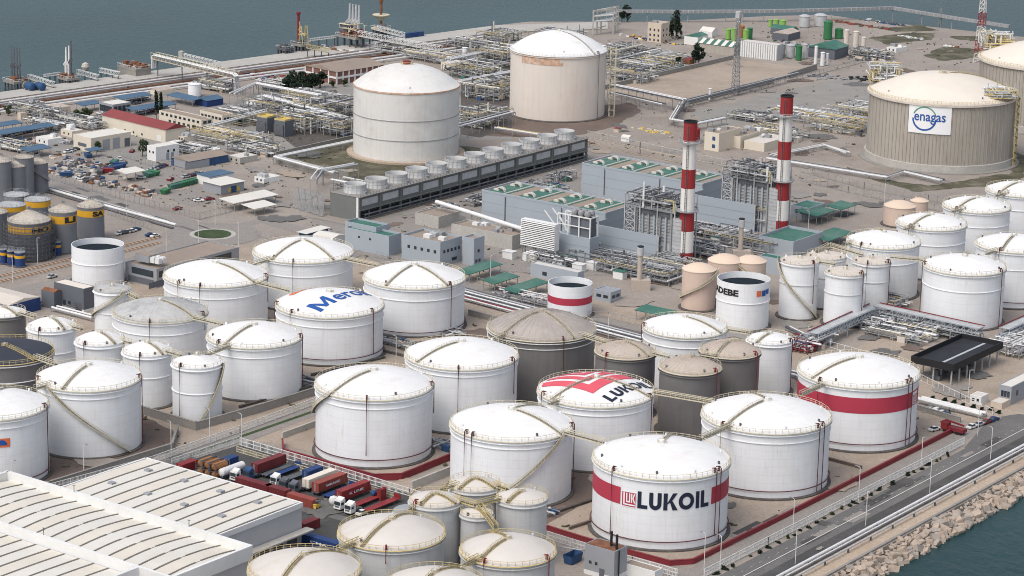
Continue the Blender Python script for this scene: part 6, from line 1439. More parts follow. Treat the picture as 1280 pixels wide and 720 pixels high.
b = MB(); b.box(-7.5, -1, -4, 3, 6, 12); b.build('arm_house', 'steel_dark', t); b = MB(); piperun(b, random.Random(3), -8, 8, -5, 5, 6, 13, 34, .15, .35); stuff(b.build('pipework', 'rail_cream', t)); b = MB(); piperun(b, random.Random(4), -8, 8, -5, 5, 6, 10, 18, .15, .3); stuff(b.build('pipework', 'red_paint', t))
t = platform(476, 45, 8, 8, 5, 'jetty platform with brown tower and fanned tan deck', gear=8, seed=9, mats=('rail_cream', 'steel'))
b = MB(); b.tube([(0, 0, 5), (0, 0, 21)], .8, 8); b.cyl(0, 0, 19.5, 21.5, 1.3, 10); b.build('tower', 'rust', t); b = MB(); b.lathe([(1, 9), (5, 12), (5, 12.4), (1, 12.4)], 12); b.build('tower_deck', 'rail_cream', t)
footbridge(((446, 44), (552, 64)), 7, 5, 'rail_white', 'long white truss bridge from the big arm platform', 3, True, 2.6); footbridge(((470, 37), (505, 46)), 6, 4, 'rail_white', 'upper white truss bridge beside the brown tower', 2.4)
for i, (px, py) in enumerate(((509, 47), (517, 46), (524, 45))):
    t = thing('container', 'small blue box container on the jetty, '+('left', 'middle', 'right')[i]+' of three', 'container', G(px, py, .3), -R_(JD), 'blue boxes on the jetty'); link('body', container_mesh(5, 'blue_paint' if i != 1 else 'navy_paint'), t); b = MB(); b.box(-1.1, 1.1, -2.62, -2.52, .2, 2.4); b.build('door', 'galv', t)
heap(425, 63, 26, 6, 60, 11, 'loose gear on the jetty road before the big platform', ('steel', 'white_wall', 'rust'), 1.4, 'gear_pile'); heap(330, 97, 22, 9, 90, 12, 'coloured drums and gear left of the trees', ('box_orange', 'blue_paint', 'rust', 'white_wall'), 2, 'gear_pile')

# more low plant, parked rows and racks in the upper-left yards
for i, (px, py, n, dx, dy, lb_) in enumerate(((156, 129, 7, 4.6, -.8, 'under the rear blue carport'), (172, 143, 8, 5, -1, 'before the front blue carport'), (5, 172, 10, 5.5, -1.1, 'before the long left blue carport'), (100, 186, 4, -5, 1.6, 'left of the cream hall'), (205, 208, 5, -4, 1.5, 'beside the white building'), (232, 222, 5, 5, -1, 'before the blue and grey shed'), (1215, 535, 4, 9, -3, 'on the entrance apron'))):
    for k in range(n): car(px+k*dx, py+k*dy, ('white_wall', 'galv', 'steel_dark', 'navy_paint', 'box_red', 'galv')[(k*5+i) % 6], ('first', 'second', 'third', 'fourth', 'fifth', 'sixth', 'seventh', 'eighth', 'ninth', 'tenth')[k]+' car of the row '+lb_, 43, 'cars parked in rows')
# ---------------- process areas ----------------
def process_unit(px, py, w_, d, h, label, seed, n=60, bays=(4, 2), mats=(('pipe_white', .14), ('galv', .28), ('rail_yellow', .12), ('rail_cream', .14), ('steel_dark', .32)), vessels=3, long_=5, deg=36.5, frame='steel', rails=True, z0=.4, r1=.28):
    rs = random.Random(seed); t = thing('pipe_unit', label, 'pipework', G(px, py), -R_(deg)); X, Y = w_/2, d/2
    b = MB(); nx, ny = bays
    for i in range(nx+1):
        for j in range(ny+1):
            x_, y_ = -X+w_*i/nx, -Y+d*j/ny; b.beam((x_, y_, 0), (x_, y_, h), .3)
            if i < nx:
                for z in (h*.5, h): b.beam((x_, y_, z), (x_+w_/nx, y_, z), .25)
            if j < ny:
                for z in (h*.5, h): b.beam((x_, y_, z), (x_, y_+d/ny, z), .25)
    stuff(b.build('frame', frame, t))
    for k in range(long_):
        b = MB(); y_ = rs.uniform(-Y, Y); z = rs.choice((h*.5, h))+.4
        if rs.random() < .6: b.tube([(-X-2, y_, z), (X+2, y_, z)], rs.uniform(.18, .4), 6)
        else: x_ = rs.uniform(-X, X); b.tube([(x_, -Y-1, z), (x_, Y+1, z)], rs.uniform(.18, .4), 6)
        b.build('pipe', rs.choice(('pipe_white', 'galv', 'pipe_white', 'steel')), t, smooth=True)
    for m, f in mats:
        b = MB(); piperun(b, rs, -X, X, -Y, Y, z0, h+1.2, int(n*f), .09, r1); stuff(b.build('pipework', m, t))
    for k in range(vessels):
        b = MB(); x_, y_ = rs.uniform(-X*.8, X*.8), rs.uniform(-Y*.8, Y*.8)
        if rs.random() < .5: b.hcyl((x_-2, y_, 1.6), (x_+2.5, y_, 1.6), rs.uniform(.7, 1.2), 12)
        else: r = rs.uniform(.6, 1.1); b.lathe([(r, 0), (r, h*.9), (r*.5, h*.9+.5), (.02, h*.9+.6)], 12, x_, y_)
        b.build('vessel', rs.choice(('pipe_white', 'galv', 'cream_wall')), t, smooth=True)
    for k in range(max(2, int(w_*d/90))):
        b = MB(); x_, y_ = rs.uniform(-X, X), rs.uniform(-Y, Y); r = rs.uniform(.15, .45); b.tube([(x_, y_, 0), (x_, y_, h*rs.uniform(1.0, 1.7))], r, 7); b.build('standpipe', rs.choice(('galv', 'steel', 'steel_dark', 'roof_beige')), t)
    for k in range(max(2, int(w_*d/110))):
        b = MB(); x_, y_, s_ = rs.uniform(-X, X), rs.uniform(-Y, Y), rs.uniform(.7, 1.6); b.box(x_-s_, x_+s_, y_-s_*.6, y_+s_*.6, 0, s_*1.4); b.build('skid', rs.choice(('steel_dark', 'clad_dark', 'roof_beige', 'blue_paint', 'tan_wall', 'green_roof')), t)
    if rails:
        b = MB()
        for e in (.6, 1.2):
            for (p, q) in (((-X, -Y), (X, -Y)), ((X, -Y), (X, Y))): b.beam((*p, h+e), (*q, h+e), .1)
        for i in range(int(w_/2)): b.beam((-X+i*2, -Y, h), (-X+i*2, -Y, h+1.2), .1)
        stuff(b.build('railing', 'rail_yellow', t))
    return t
PU = process_unit
PU(350, 140, 24, 26, 6, 'tangle of pipes on frames right of the generator boxes, rear part', 1, 90)
PU(380, 160, 24, 26, 6.5, 'tangle of pipes and yellow rails right of the generator boxes, front part', 2, 110)
PU(410, 145, 20, 28, 7, 'pipe tangle just left of the weathered white gas tank', 3, 110)
PU(425, 168, 16, 14, 7, 'yellow-railed pipe unit at the foot of the white gas tank', 4, 70)
PU(395, 128, 30, 18, 4, 'low pipe field before the dark trees', 5, 70, vessels=4)
PU(300, 150, 26, 24, 4, 'pale pipe field right of the cream offices', 6, 90)
PU(275, 175, 26, 18, 4, 'pipe field below the cream offices', 7, 70, mats=(('cream_wall', .4), ('galv', .3), ('rail_yellow', .3)))
PU(310, 178, 20, 12, 4, 'yellowish pipe unit left of the generator boxes', 8, 50, mats=(('rail_cream', .4), ('galv', .3), ('rail_yellow', .3)))
PU(596, 95, 26, 26, 6, 'pipe tangle behind and right of the white gas tank', 9, 100)
PU(618, 120, 22, 30, 7, 'dense pipe tangle between the two huge gas tanks', 10, 120)
PU(600, 155, 20, 26, 7, 'pipe unit at the right foot of the white gas tank', 11, 100)
PU(626, 80, 22, 28, 8, 'pipe tangle left of the peach gas tank', 12, 110)
PU(628, 60, 20, 22, 9, 'tall pipe frames behind the peach gas tank', 13, 90)
PU(545, 75, 30, 20, 4, 'low pipes and red valves behind the white gas tank', 14, 80, mats=(('rail_cream', .35), ('red_paint', .2), ('galv', .45)))
PU(800, 85, 36, 30, 3, 'low white and yellow pipe field behind the peach gas tank', 15, 130, vessels=5, rails=False)
PU(785, 68, 30, 22, 3, 'low pipe field nearer the jetty behind the peach gas tank', 16, 90, rails=False)
PU(835, 76, 26, 24, 2.5, 'low yellowish pipe field before the orange house', 17, 80, rails=False, mats=(('rail_cream', .5), ('galv', .5)))
PU(790, 100, 22, 16, 5, 'pipe unit beside the bare field wall', 18, 70)
PU(775, 72, 14, 24, 6, 'pipe frames just right of the peach gas tank', 38, 70)
PU(1010, 150, 34, 22, 4, 'white pipe loops left of the concrete gas tank', 19, 70, mats=(('pipe_white', .6), ('rail_yellow', .2), ('galv', .2)), rails=False)
PU(1050, 162, 28, 22, 5, 'yellow-railed pipe unit before the concrete gas tank', 20, 80, mats=(('pipe_white', .4), ('rail_yellow', .4), ('galv', .2)))
PU(1075, 145, 22, 22, 5, 'pipe unit touching the left of the concrete gas tank', 21, 70, mats=(('pipe_white', .5), ('rail_yellow', .3), ('galv', .2)))
PU(970, 172, 26, 18, 4, 'pipe unit right of the cream control buildings', 22, 60)
PU(760, 328, 30, 10, 3.5, 'low grey pipes at the foot of the front annex', 23, 110, rails=False, mats=(('galv', .25), ('steel', .4), ('steel_dark', .35)))
PU(800, 345, 34, 12, 4, 'grey pipes and frames around the front vent stack', 24, 110, rails=True, mats=(('galv', .25), ('steel', .4), ('steel_dark', .35)))
PU(840, 340, 18, 14, 5, 'grey pipe frames at the foot of the front chimney', 25, 80, mats=(('galv', .5), ('steel', .5)))
PU(890, 295, 26, 10, 3.5, 'dark pipe tangle behind the front chimney', 26, 110, rails=False, mats=(('steel_dark', .5), ('galv', .3), ('steel', .2)))
PU(930, 308, 30, 12, 4, 'grey pipes between the two chimneys', 27, 90, mats=(('galv', .5), ('steel', .5)))
PU(826, 322, 14, 12, 9, 'tall grey steel frames beside the front chimney foot', 70, 120, mats=(('galv', .4), ('steel', .3), ('steel_dark', .3)))
PU(948, 285, 14, 12, 9, 'tall grey steel frames beside the rear chimney foot', 71, 120, mats=(('galv', .4), ('steel', .3), ('steel_dark', .3)))
PU(870, 318, 20, 10, 4, 'pipes and pumps right of the front chimney', 72, 90, rails=False, mats=(('galv', .4), ('steel', .3), ('steel_dark', .3)))
PU(690, 330, 18, 8, 3, 'pumps and pipes under the louvred intake', 73, 60, rails=False, mats=(('galv', .4), ('steel_dark', .6)))
PU(735, 312, 12, 10, 4, 'grey pipes right of the louvred intake', 39, 50, rails=False, mats=(('galv', .5), ('steel_dark', .5)))
PU(660, 377, 24, 8, 2.5, 'white pipe bends behind the big dark tank', 28, 40, rails=False, mats=(('pipe_white', .6), ('galv', .2), ('red_paint', .2)))
PU(1000, 436, 12, 10, 2.5, 'red and white fire pump set beside the slim white tank', 29, 60, rails=False, mats=(('red_paint', .6), ('pipe_white', .2), ('blue_paint', .2)), frame='red_paint')
PU(1020, 432, 8, 10, 3.5, 'blue-grey valves at the low end of the pipe bridge', 30, 50, rails=False, mats=(('clad_blue', .6), ('galv', .4)))
PU(1100, 410, 16, 14, 3, 'white valve skids inside the pipe bridge corner', 31, 60, rails=False, mats=(('pipe_white', .5), ('steel_dark', .3), ('galv', .2)), vessels=4)
PU(1130, 420, 22, 16, 2.5, 'pumps and white pipes left of the black-roofed bay', 32, 90, rails=False, vessels=6)
PU(1175, 418, 26, 10, 3.5, 'dark pipes behind the black-roofed bay', 33, 80, rails=False, mats=(('steel_dark', .5), ('galv', .5)))
PU(1110, 384, 10, 12, 3, 'grey pipes between tall cream tank and loading tank', 34, 40, rails=False)
PU(1270, 440, 10, 16, 4.5, 'white vessels and pipes right of the black-roofed bay', 35, 60, rails=False, vessels=6, mats=(('pipe_white', .8), ('galv', .2)))
PU(640, 265, 12, 8, 3, 'blue and green pumps in front of the cooling tower', 36, 40, rails=False, mats=(('blue_paint', .3), ('galv', .4), ('green_tank', .3)))
PU(690, 242, 12, 8, 3, 'blue and bright green pumps near the cooling tower middle', 37, 50, rails=False, mats=(('blue_paint', .3), ('galv', .3), ('green_tank', .4)))
PU(440, 240, 16, 6, 4, 'grey pipes behind the cooling tower end', 40, 40, rails=False)
for k, (px, py) in enumerate(((552, 268), (600, 254), (660, 238), (700, 226))):
    PU(px, py, 6, 16, 3, 'dark pipe branch at the cooling tower foot, '+('first', 'second', 'third', 'fourth')[k]+' from the left', 50+k, 30, (1, 2), (('steel_dark', .6), ('galv', .4)), 0, 1, rails=False)
for k, (pts, lb_) in enumerate((([(600, 560), (690, 585)], 'behind the plain front tank'), ([(700, 640), (745, 625)], 'in the brown yard'), ([(860, 640), (905, 628)], 'left of the plain tank'), ([(1035, 540), (1060, 530)], 'between the banded tanks'), ([(480, 440), (530, 452)], 'by the blue-lettered tank'), ([(390, 470), (480, 448)], 'along the yard road'), ([(930, 500), (990, 515)], 'before the slim white tank'), ([(300, 510), (392, 484)], 'inside the grey dike'))): wall(pts, .7, .8, 'gravel_and_base_shade', 'low dark drain kerb '+lb_, name='drain_kerb', cat='kerb')
for k, (px, py) in enumerate(((495, 430), (560, 418), (388, 480), (560, 560), (665, 640), (830, 560), (870, 480), (745, 500))):
    PU(px, py, 12, 6, 1.0, 'low pipes on the tank yard floor, '+('near the blue-lettered tank', 'right of the plant-office tank', 'left of the red-wall tank', 'right of the red-wall tank', 'in the brown yard', 'behind the lettered tank', 'before the nearest tan dome', 'behind the roof-lettered tank')[k], 60+k, 14, (2, 1), (('galv', .5), ('steel_dark', .5)), 0, 3, rails=False)
for k, (px, py, w_, d, h, lb_) in enumerate(((45, 143, 30, 12, 3.5, 'low pipes and tanks left of the pink kiosks'), (100, 157, 30, 12, 3, 'low equipment rows before the grey block'), (150, 155, 26, 10, 3, 'equipment between the grey block and the red-roofed hall'), (55, 160, 20, 8, 3, 'low gear behind the long left carport'), (320, 190, 24, 12, 3, 'pipe bends below the generator boxes'), (240, 190, 24, 12, 2.5, 'low gear right of the white building'), (700, 52, 26, 14, 6, 'pipe frames on the far side of the peach gas tank'), (590, 62, 24, 16, 5, 'pipe frames behind the small cream building'), (500, 68, 34, 12, 4, 'valve field on the jetty side of the white gas tank'), (270, 112, 22, 10, 4, 'pipe bends under the cream pipe bridge'), (345, 112, 16, 12, 4, 'valves left of the dark trees'), (940, 150, 22, 12, 3, 'low pipes behind the cream control buildings'), (1090, 72, 22, 10, 4, 'yellow pipes left of the lattice mast by the concrete tank'), (20, 188, 22, 8, 3, 'gear behind the rearmost silos'))):
    PU(px, py, w_, d, h, lb_, 400+k, 80, rails=False, vessels=4, mats=(('galv', .3), ('steel_dark', .35), ('rail_cream', .2), ('pipe_white', .15)))
for k, (px, py, yt, xl, xr, wm, rm, lb_) in enumerate(((60, 182, 175, 45, 78, 'white_wall', 'roof_panel', 'low white shed behind the scrap heap'), (90, 172, 165, 76, 104, 'cream_wall', 'roof_beige', 'low cream shed left of the cream hall'), (300, 205, 198, 285, 322, 'concrete_pale', 'roof_beige', 'low pale store before the generator boxes'), (265, 205, 199, 252, 278, 'tan_wall', 'roof_tan', 'small tan store right of the blue and grey shed'), (330, 230, 224, 318, 350, 'white_wall', 'roof_panel', 'low white store right of the huts'), (120, 160, 153, 105, 136, 'concrete_pale', 'roof_gravel', 'low concrete store before the red-roofed hall'), (40, 136, 130, 28, 56, 'concrete_pale', 'roof_beige', 'jetty gate building near the left edge'), (230, 178, 172, 222, 246, 'cream_wall', 'roof_beige', 'small cream annex right of the red-roofed hall'), (320, 133, 127, 308, 338, 'white_wall', 'roof_beige', 'white valve house in the pipe tangle'), (470, 92, 86, 458, 486, 'cream_wall', 'roof_tan', 'small store beside the long workshop'), (1120, 66, 61, 1108, 1134, 'white_wall', 'roof_panel', 'white cabin on the far scrub'))):
    shed('store', lb_, 'store', px, py, yt, xl, xr, wm, rm, 43, par=.2, winL=((2, .9, 1.8, .9, .1, .9),), roofstuff=2)
# pipework on the concrete gas tank tops
for key, s0, n0, lb_ in (('enagas', -.94, True, 'a'), ('enagas', .88, False, 'b'), ('enagas2', -.9, True, 'c')):
    x, y, R, H, rs, kd, t = TANKS[key]; a = ang(x, y, s0, n0); rr = random.Random(len(lb_)+int(a*10)); c, s_ = math.cos(a), math.sin(a); o = Vector((c*R*.86, s_*R*.86, H))
    for m, n_ in (('pipe_white', 26), ('rail_yellow', 26), ('galv', 20)):
        b = MB(); piperun(b, rr, o.x-8, o.x+8, o.y-8, o.y+8, H+1.5, H+10 if n0 else H+5, int(n_*1.5), .15, .4); stuff(b.build('roof_pipework', m, t))
    for k in range(4):
        b = MB(); b.beam((o.x-6+k*4, o.y-4, H), (o.x-6+k*4, o.y-4, H+8), .35); b.build('roof_frame', 'galv', t)
    if n0:
        for k in range(3):
            b = MB(); q = Vector((c*(R+.2), s_*(R+.2), 0))+Vector((-s_, c, 0))*(k*2.2-2.2); b.tube([(q.x, q.y, 1), (q.x, q.y, H+8), (q.x*.9, q.y*.9, H+9.5)], .55, 8); b.build('riser_pipe', 'galv', t, smooth=True)
x, y, R, H, rs, kd, t = TANKS['enagas']; a = ang(x, y, .975); c, s_ = math.cos(a), math.sin(a); tv = Vector((-s_, c, 0)); b = MB(); o = Vector((c*(R+1.6), s_*(R+1.6), 0))
for k in range(9):
    z = k*3.6; p0, p1 = o-tv*2.5+UP*z, o+tv*2.5+UP*(z+1.8); b.beam(p0, p1, .9, .25); b.beam(p1, p0+UP*3.6, .9, .25)
    b.beam(p0+UP*1, p1+UP*1, .15); 
for e in (-2.8, 2.8): b.beam(o+tv*e, o+tv*e+UP*(H+1), .3)
stuff(b.build('stair_tower', 'rail_yellow', t))
x, y, R, H, rs, kd, t = TANKS['lngp']; a = ang(x, y, .99); c, s_ = math.cos(a), math.sin(a); o = Vector((c*(R+2.5), s_*(R+2.5), 0)); tv = Vector((-s_, c, 0)); b = MB()
for e in (-1.5, 1.5):
    for q in (0, 2.5): b.beam(o+tv*e+Vector((c, s_, 0))*q, o+tv*e+Vector((c, s_, 0))*q+UP*(H+2), .3)
for k in range(11):
    z = k*3.1; b.beam(o-tv*1.5+UP*z, o+tv*1.5+UP*(z+1.5), .7, .2); b.beam(o+tv*1.5+UP*(z+1.5), o-tv*1.5+UP*(z+3.1), .7, .2)
    for e in (-1.5, 1.5): b.beam(o+tv*e+UP*z, o+tv*e+Vector((c, s_, 0))*2.5+UP*z, .2)
stuff(b.build('stair_tower', 'rail_cream', t))
b = MB(); b.lathe([(R+.12, H-4.5), (R+.14, H-4.5), (R+.14, H-.6)], 40, 0, 0, ang(x, y, -.75), ang(x, y, .1)); 
mat('rust_stain', (.52, .33, .22), .8, .3, .3, dirt=(.70, .60, .52), damt=.95, dscale=.35); b.build('stained_course', 'rust_stain', t, smooth=True)
x, y, R, H, rs, kd, t = TANKS['lngw']; b = MB(); b.cyl(0, 0, H+R*.37, H+R*.38+1.4, 1.8, 14); b.build('hub_cap', 'red_paint', t); b = MB(); ringrail(b, 2.8, H+R*.37, 14, 1.2, .16); b.build('hub_railing', 'rail_yellow', t); b = MB(); b.lathe([(R, H-.6), (R+.35, H-.5), (R+.35, H+.1), (R, H+.15)], 96); b.build('rim_band', 'rust_stain', t)
b = MB(); b.lathe([(R+3, .0), (R+3, .9), (R+.2, 1.0)], 96); b.build('base_ring', 'sand', t)
# ---------------- pipe racks and runs ----------------
def rack(px, z, r_list, label, wd=3, sp=9, m='steel', deck=False):
    P = [G(x_, y_, z) for x_, y_ in px]; o = P[0].copy(); o.z = 0; P = [p-o for p in P]; t = thing('pipe_rack', label, 'pipe rack', o)
    b = MB()
    for p, q in zip(P, P[1:]):
        d = (q-p).normalized(); n_ = Vector((-d.y, d.x, 0))*(wd/2); k = max(1, int((q-p).length/sp))
        for i in range(k+1):
            e = p+(q-p)*(i/k); b.beam(Vector((e.x, e.y, 0))+n_, e+n_, .28); b.beam(Vector((e.x, e.y, 0))-n_, e-n_, .28); b.beam(e-n_, e+n_, .28)
        for s in (-1, 1): b.beam(p+n_*s, q+n_*s, .25)
    stuff(b.build('frame', m, t)); K = len(r_list)
    for i, (r, mm) in enumerate(r_list):
        L = []
        for j, p in enumerate(P):
            d = (P[min(j+1, len(P)-1)]-P[max(j-1, 0)]).normalized(); L.append(p+Vector((-d.y, d.x, 0))*(wd*(-.4+.8*i/max(1, K-1)))+UP*(r+.15))
        b = MB(); b.tube(L, r, 7); b.build('pipe', mm, t, smooth=True)
    return t
W, S_, D_ = 'pipe_white', 'galv', 'steel_dark'
rack([(345, 197), (420, 217)], 3, [(.45, W), (.35, S_)], 'pipe rack along the gas tank dike, left side'); rack([(345, 197), (445, 176)], 3, [(.4, W), (.3, S_), (.3, W)], 'pipe rack along the rear of the gas tank dike'); rack([(392, 225), (400, 214), (445, 206)], 6, [(.35, S_), (.35, W)], 'raised pipe rack before the white gas tank')
rack([(764, 107), (855, 126)], 6, [(.4, D_), (.4, W), (.3, D_), (.35, W)], 'dark pipe rack running to the peach gas tank', 5); rack([(764, 116), (830, 131)], 4, [(.3, W), (.3, D_)], 'lower pipe rack beside the dark one', 3); rack([(855, 126), (840, 150), (870, 155), (905, 148)], 3, [(.35, W), (.35, W), (.35, D_)], 'bent white pipe rack over the red vessel', 3)
rack([(858, 128), (1000, 92)], 3, [(.3, D_), (.3, S_)], 'pipe rack along the front of the bare field', 3, 12)
rack([(960, 198), (1110, 222), (1130, 215), (1178, 226)], 1.6, [(.32, W), (.3, S_), (.3, D_)], 'white pipes with a zigzag below the concrete gas tank', 4)
rack([(965, 195), (1030, 182), (1060, 192)], 1.6, [(.35, W), (.3, W)], 'white pipe branch towards the yellow pipe unit', 3)
rack([(620, 160), (735, 178)], 2.5, [(.35, W), (.25, 'rail_yellow')], 'pipe rack with yellow line behind the cooling tower', 3); rack([(330, 120), (440, 150)], 6, [(.35, W), (.35, W), (.3, S_)], 'long white pipe rack across the pipe tangle', 4); rack([(560, 105), (640, 90)], 6, [(.4, W), (.35, S_), (.3, W)], 'white pipe rack between the huge gas tanks', 4); rack([(565, 160), (640, 140)], 6, [(.4, W), (.35, S_)], 'pipe rack at the right foot of the white gas tank', 4); rack([(560, 75), (640, 58), (700, 45)], 7, [(.4, W), (.35, S_), (.3, W)], 'far pipe rack towards the jetty portal', 4)
rack([(255, 160), (330, 140)], 4, [(.35, W), (.3, W)], 'pipe rack over the pale pipe field', 3); rack([(290, 118), (320, 105), (400, 120)], 5, [(.4, W), (.4, W)], 'white pipe rack below the cream pipe bridge', 3)
rack([(478, 338), (600, 371), (700, 397), (810, 426)], .8, [(.35, W), (.25, D_), (.3, D_), (.35, W), (.25, D_), (.3, S_), (.3, D_)], 'broad bundle of white pipes on the ground through the middle of the farm', 9, 10); rack([(470, 343), (600, 378), (690, 402)], .6, [(.3, W), (.3, 'red_paint'), (.3, D_)], 'narrow pipe bundle beside the broad one', 3)
rack([(930, 452), (1000, 470), (1010, 478)], .8, [(.4, W), (.4, D_), (.35, W)], 'pipe bundle behind the slim white tank', 4); rack([(985, 410), (1022, 428)], 1, [(.5, D_), (.3, W)], 'dark pipe at the foot of the tall cream tanks', 2)
rack([(1150, 500), (1190, 510), (1230, 520)], 1, [(.6, W), (.5, W)], 'short thick white pipes right of the plain-banded tank', 3); rack([(1250, 425), (1300, 405)], 4, [(.4, W), (.4, 'clad_blue')], 'pipe rack leaving the black bay to the right', 4)
rack([(100, 385), (60, 372), (45, 380)], 1, [(.4, W), (.35, W), (.3, D_)], 'pipes beside the tan-roofed shed', 4); rack([(68, 385), (118, 398)], 1, [(.4, W), (.35, W)], 'white pipes left of the slim zigzag-stair tank', 3)
# truss pipe bridge
def trussbridge(px, z, label, wd=4, h=2.6):
    P = [G(x_, y_, z) for x_, y_ in px]; o = P[0].copy(); o.z = 0; P = [p-o for p in P]; t = thing('pipe_bridge', label, 'pipe bridge', o); b = MB()
    for p, q in zip(P, P[1:]):
        n_ = (q-p).cross(UP).normalized()*(wd/2); k = max(2, int((q-p).length/2.6))
        for s in (-1, 1):
            for e in (0, h): b.beam(p+n_*s+UP*e, q+n_*s+UP*e, .3)
            for i in range(k):
                a_, c_ = p+(q-p)*(i/k)+n_*s, p+(q-p)*((i+1)/k)+n_*s; b.beam(a_, a_+UP*h, .2); b.beam(a_, c_+UP*h, .2)
            for i in range(0, k+1, 4): e = p+(q-p)*(i/k)+n_*s; b.beam(Vector((e.x, e.y, 0)), e, .35)
    stuff(b.build('truss', 'clad_blue', t))
    for i in range(4):
        b = MB(); L = [p+(P[1]-P[0]).cross(UP).normalized()*(i-1.5)*.8+UP*.6 for p in P]; b.tube(L, .3, 6); b.build('pipe', 'galv', t)
    b = MB()
    for p, q in zip(P, P[1:]): b.beam(p+UP*(h+.1), q+UP*(h+.1), wd*.8, .12)
    b.build('top_walkway', 'galv', t); b = MB()
    for p, q in zip(P, P[1:]):
        n_ = (q-p).cross(UP).normalized()*(wd/2+.2); b.beam(p-n_+UP*(h+.4), q-n_+UP*(h+.4), .3, .3)
    b.build('edge_line', 'red_paint', t)
trussbridge([(1016, 426), (1093, 391)], 3, 'blue-grey truss pipe bridge rising to the corner by the tall tanks'); trussbridge([(1095, 390), (1226, 419)], 3.5, 'blue-grey truss pipe bridge from the corner to the black-roofed bay'); trussbridge([(1255, 420), (1300, 400)], 3.5, 'blue-grey truss pipe bridge at the right picture edge')
# ---------------- black-roofed loading bay ----------------
BZ = 5.2; q = G(1191, 464, BZ); q.z = 0
t = thing('loading_bay', 'black flat-roofed truck loading bay on grey columns', 'loading bay', q, -GA); lb, la = -along(q+UP*BZ, DB, x=1140), along(q+UP*BZ, DA, x=1252)
b = MB(); b.box(-lb, 0, 0, la, BZ+.4, BZ+.8); b.build('roof', 'asphalt_roof', t)
for x0, x1, y0, y1 in ((-lb, 0, -.3, 0), (-lb, 0, la, la+.3), (-lb-.3, -lb, -.3, la+.3), (0, .3, -.3, la+.3)):
    b = MB(); b.box(x0, x1, y0, y1, BZ, BZ+2.4); b.build('fascia', 'ink_black', t)
b = MB(); b.box(-lb*.42, -lb*.36, 1, la-1, BZ+.81, BZ+1.0); b.build('roof_gutter', 'galv', t)
for i in range(7):
    for f in (.06, .5, .94):
        b = MB(); y_ = la*(i+.2)/6.4; b.beam((-lb*f, y_, 0), (-lb*f, y_, BZ+.4), .4); b.build('column', 'galv', t)
for i in range(5):
    b = MB(); y_ = la*(i+.6)/6.4; b.box(-lb*.62, -lb*.38, y_-1, y_+1, 0, 1.6); b.box(-lb*.55, -lb*.45, y_-.5, y_+.5, 1.6, 3.6); b.build('loading_island', 'steel_dark', t)
shed('control_building', 'dark grey control house with white roof at the right edge', 'building', 1263, 507, 485, 1247, 1310, 'clad_grey', 'roof_panel', par=.3, winL=((3, 2.5, 4.5, .9, .2, .9), (3, .6, 2, .9, .2, .9)), winR=((4, 2.5, 4.2, 1.2, .05, .9),))
shed('hut', 'small white gatehouse left of the dark control house', 'hut', 1226, 507, 497, 1212, 1235, 'white_wall', 'roof_beige', par=.2, winL=((2, 1, 2, .8, .1, .9),)); shed('hut', 'low white hut right of the gatehouse', 'hut', 1252, 512, 505, 1238, 1262, 'tan_wall', 'roof_beige', par=.2)
p = G(1222, 520); b = MB(); b.lathe([(0.02, .3), (7, .3), (7.3, .1), (7.3, 0)], 32); tag(b.build('traffic_island', 'earth_tan', None, p), kind='structure')
# red fire truck on the apron
t = thing('fire_truck', 'red truck with crane arm by the entrance', 'truck', G(1192, 541), -R_(-50)); b = MB(); b.box(-1.2, 1.2, -4, 1.6, .9, 2.0); b.build('body', 'red_paint', t); b = MB(); b.box(-1.2, 1.2, 1.8, 4, .8, 2.9); c_ = b.build('cab', 'box_red', t); b = MB(); b.box(-1.1, 1.1, 3.98, 4.04, 1.8, 2.7); b.build('windscreen', 'glass', c_); b = MB(); b.beam((0, -3.5, 3), (0, 3, 3.6), .5); b.beam((0, 3, 3.6), (0, 5, 2.4), .35); b.build('boom', 'red_paint', t); wheels(t, (-2.8, -1.6, 2.8))
# ---------------- control buildings and red vessel by the field ----------------
t = thing('red_vessel', 'red upright vessel under the bent white pipe rack', 'vessel', G(865, 178)); b = MB(); b.lathe([(3.6, 0), (3.6, 6.5), (3.2, 7), (.02, 7.2)], 20); b.build('shell', 'chimney_red', t, smooth=True); b = MB(); b.lathe([(4.6, 0), (4.6, .6), (3.6, .7)], 20); b.build('base', 'concrete_pale', t)
shed('control_building', 'cream control house with blue windows right of the red vessel', 'building', 898, 190, 168, 880, 925, 'cream_wall', 'roof_gravel', par=.4, winL=((1, 5, 6.8, 1.6, .4, .9, 'blue_paint'), (1, 1.5, 3.2, 1.6, .4, .9, 'blue_paint')), roofstuff=3)
shed('control_building', 'lower cream building joined right of the control house', 'building', 925, 186, 172, 902, 958, 'cream_wall', 'roof_gravel', par=.4, roofstuff=6); shed('control_building', 'cream block wall beside the pipe units', 'building', 955, 190, 180, 930, 985, 'cream_wall', 'roof_beige', par=.3, roofstuff=4)
heap(705, 178, 22, 8, 70, 31, 'site huts and vehicles behind the cooling tower end', ('white_wall', 'rust', 'steel_dark', 'yellow_paint'), 2, 'gear_pile'); heap(815, 165, 16, 10, 50, 32, 'yellow material pile on the earth before the peach tank', ('yellow_paint', 'rail_cream'), .8, 'gear_pile'); heap(1030, 97, 18, 12, 60, 33, 'grey scrap pile on the concrete apron', ('steel_dark', 'steel'), .8, 'gear_pile'); heap(1075, 99, 12, 9, 40, 34, 'black gear beside the apron', ('ink_black',), 1.5, 'gear_pile'); heap(800, 48, 30, 8, 80, 35, 'gear and blue tarps by the jetty portal', ('white_wall', 'blue_paint', 'rust', 'yellow_paint'), 2, 'gear_pile')
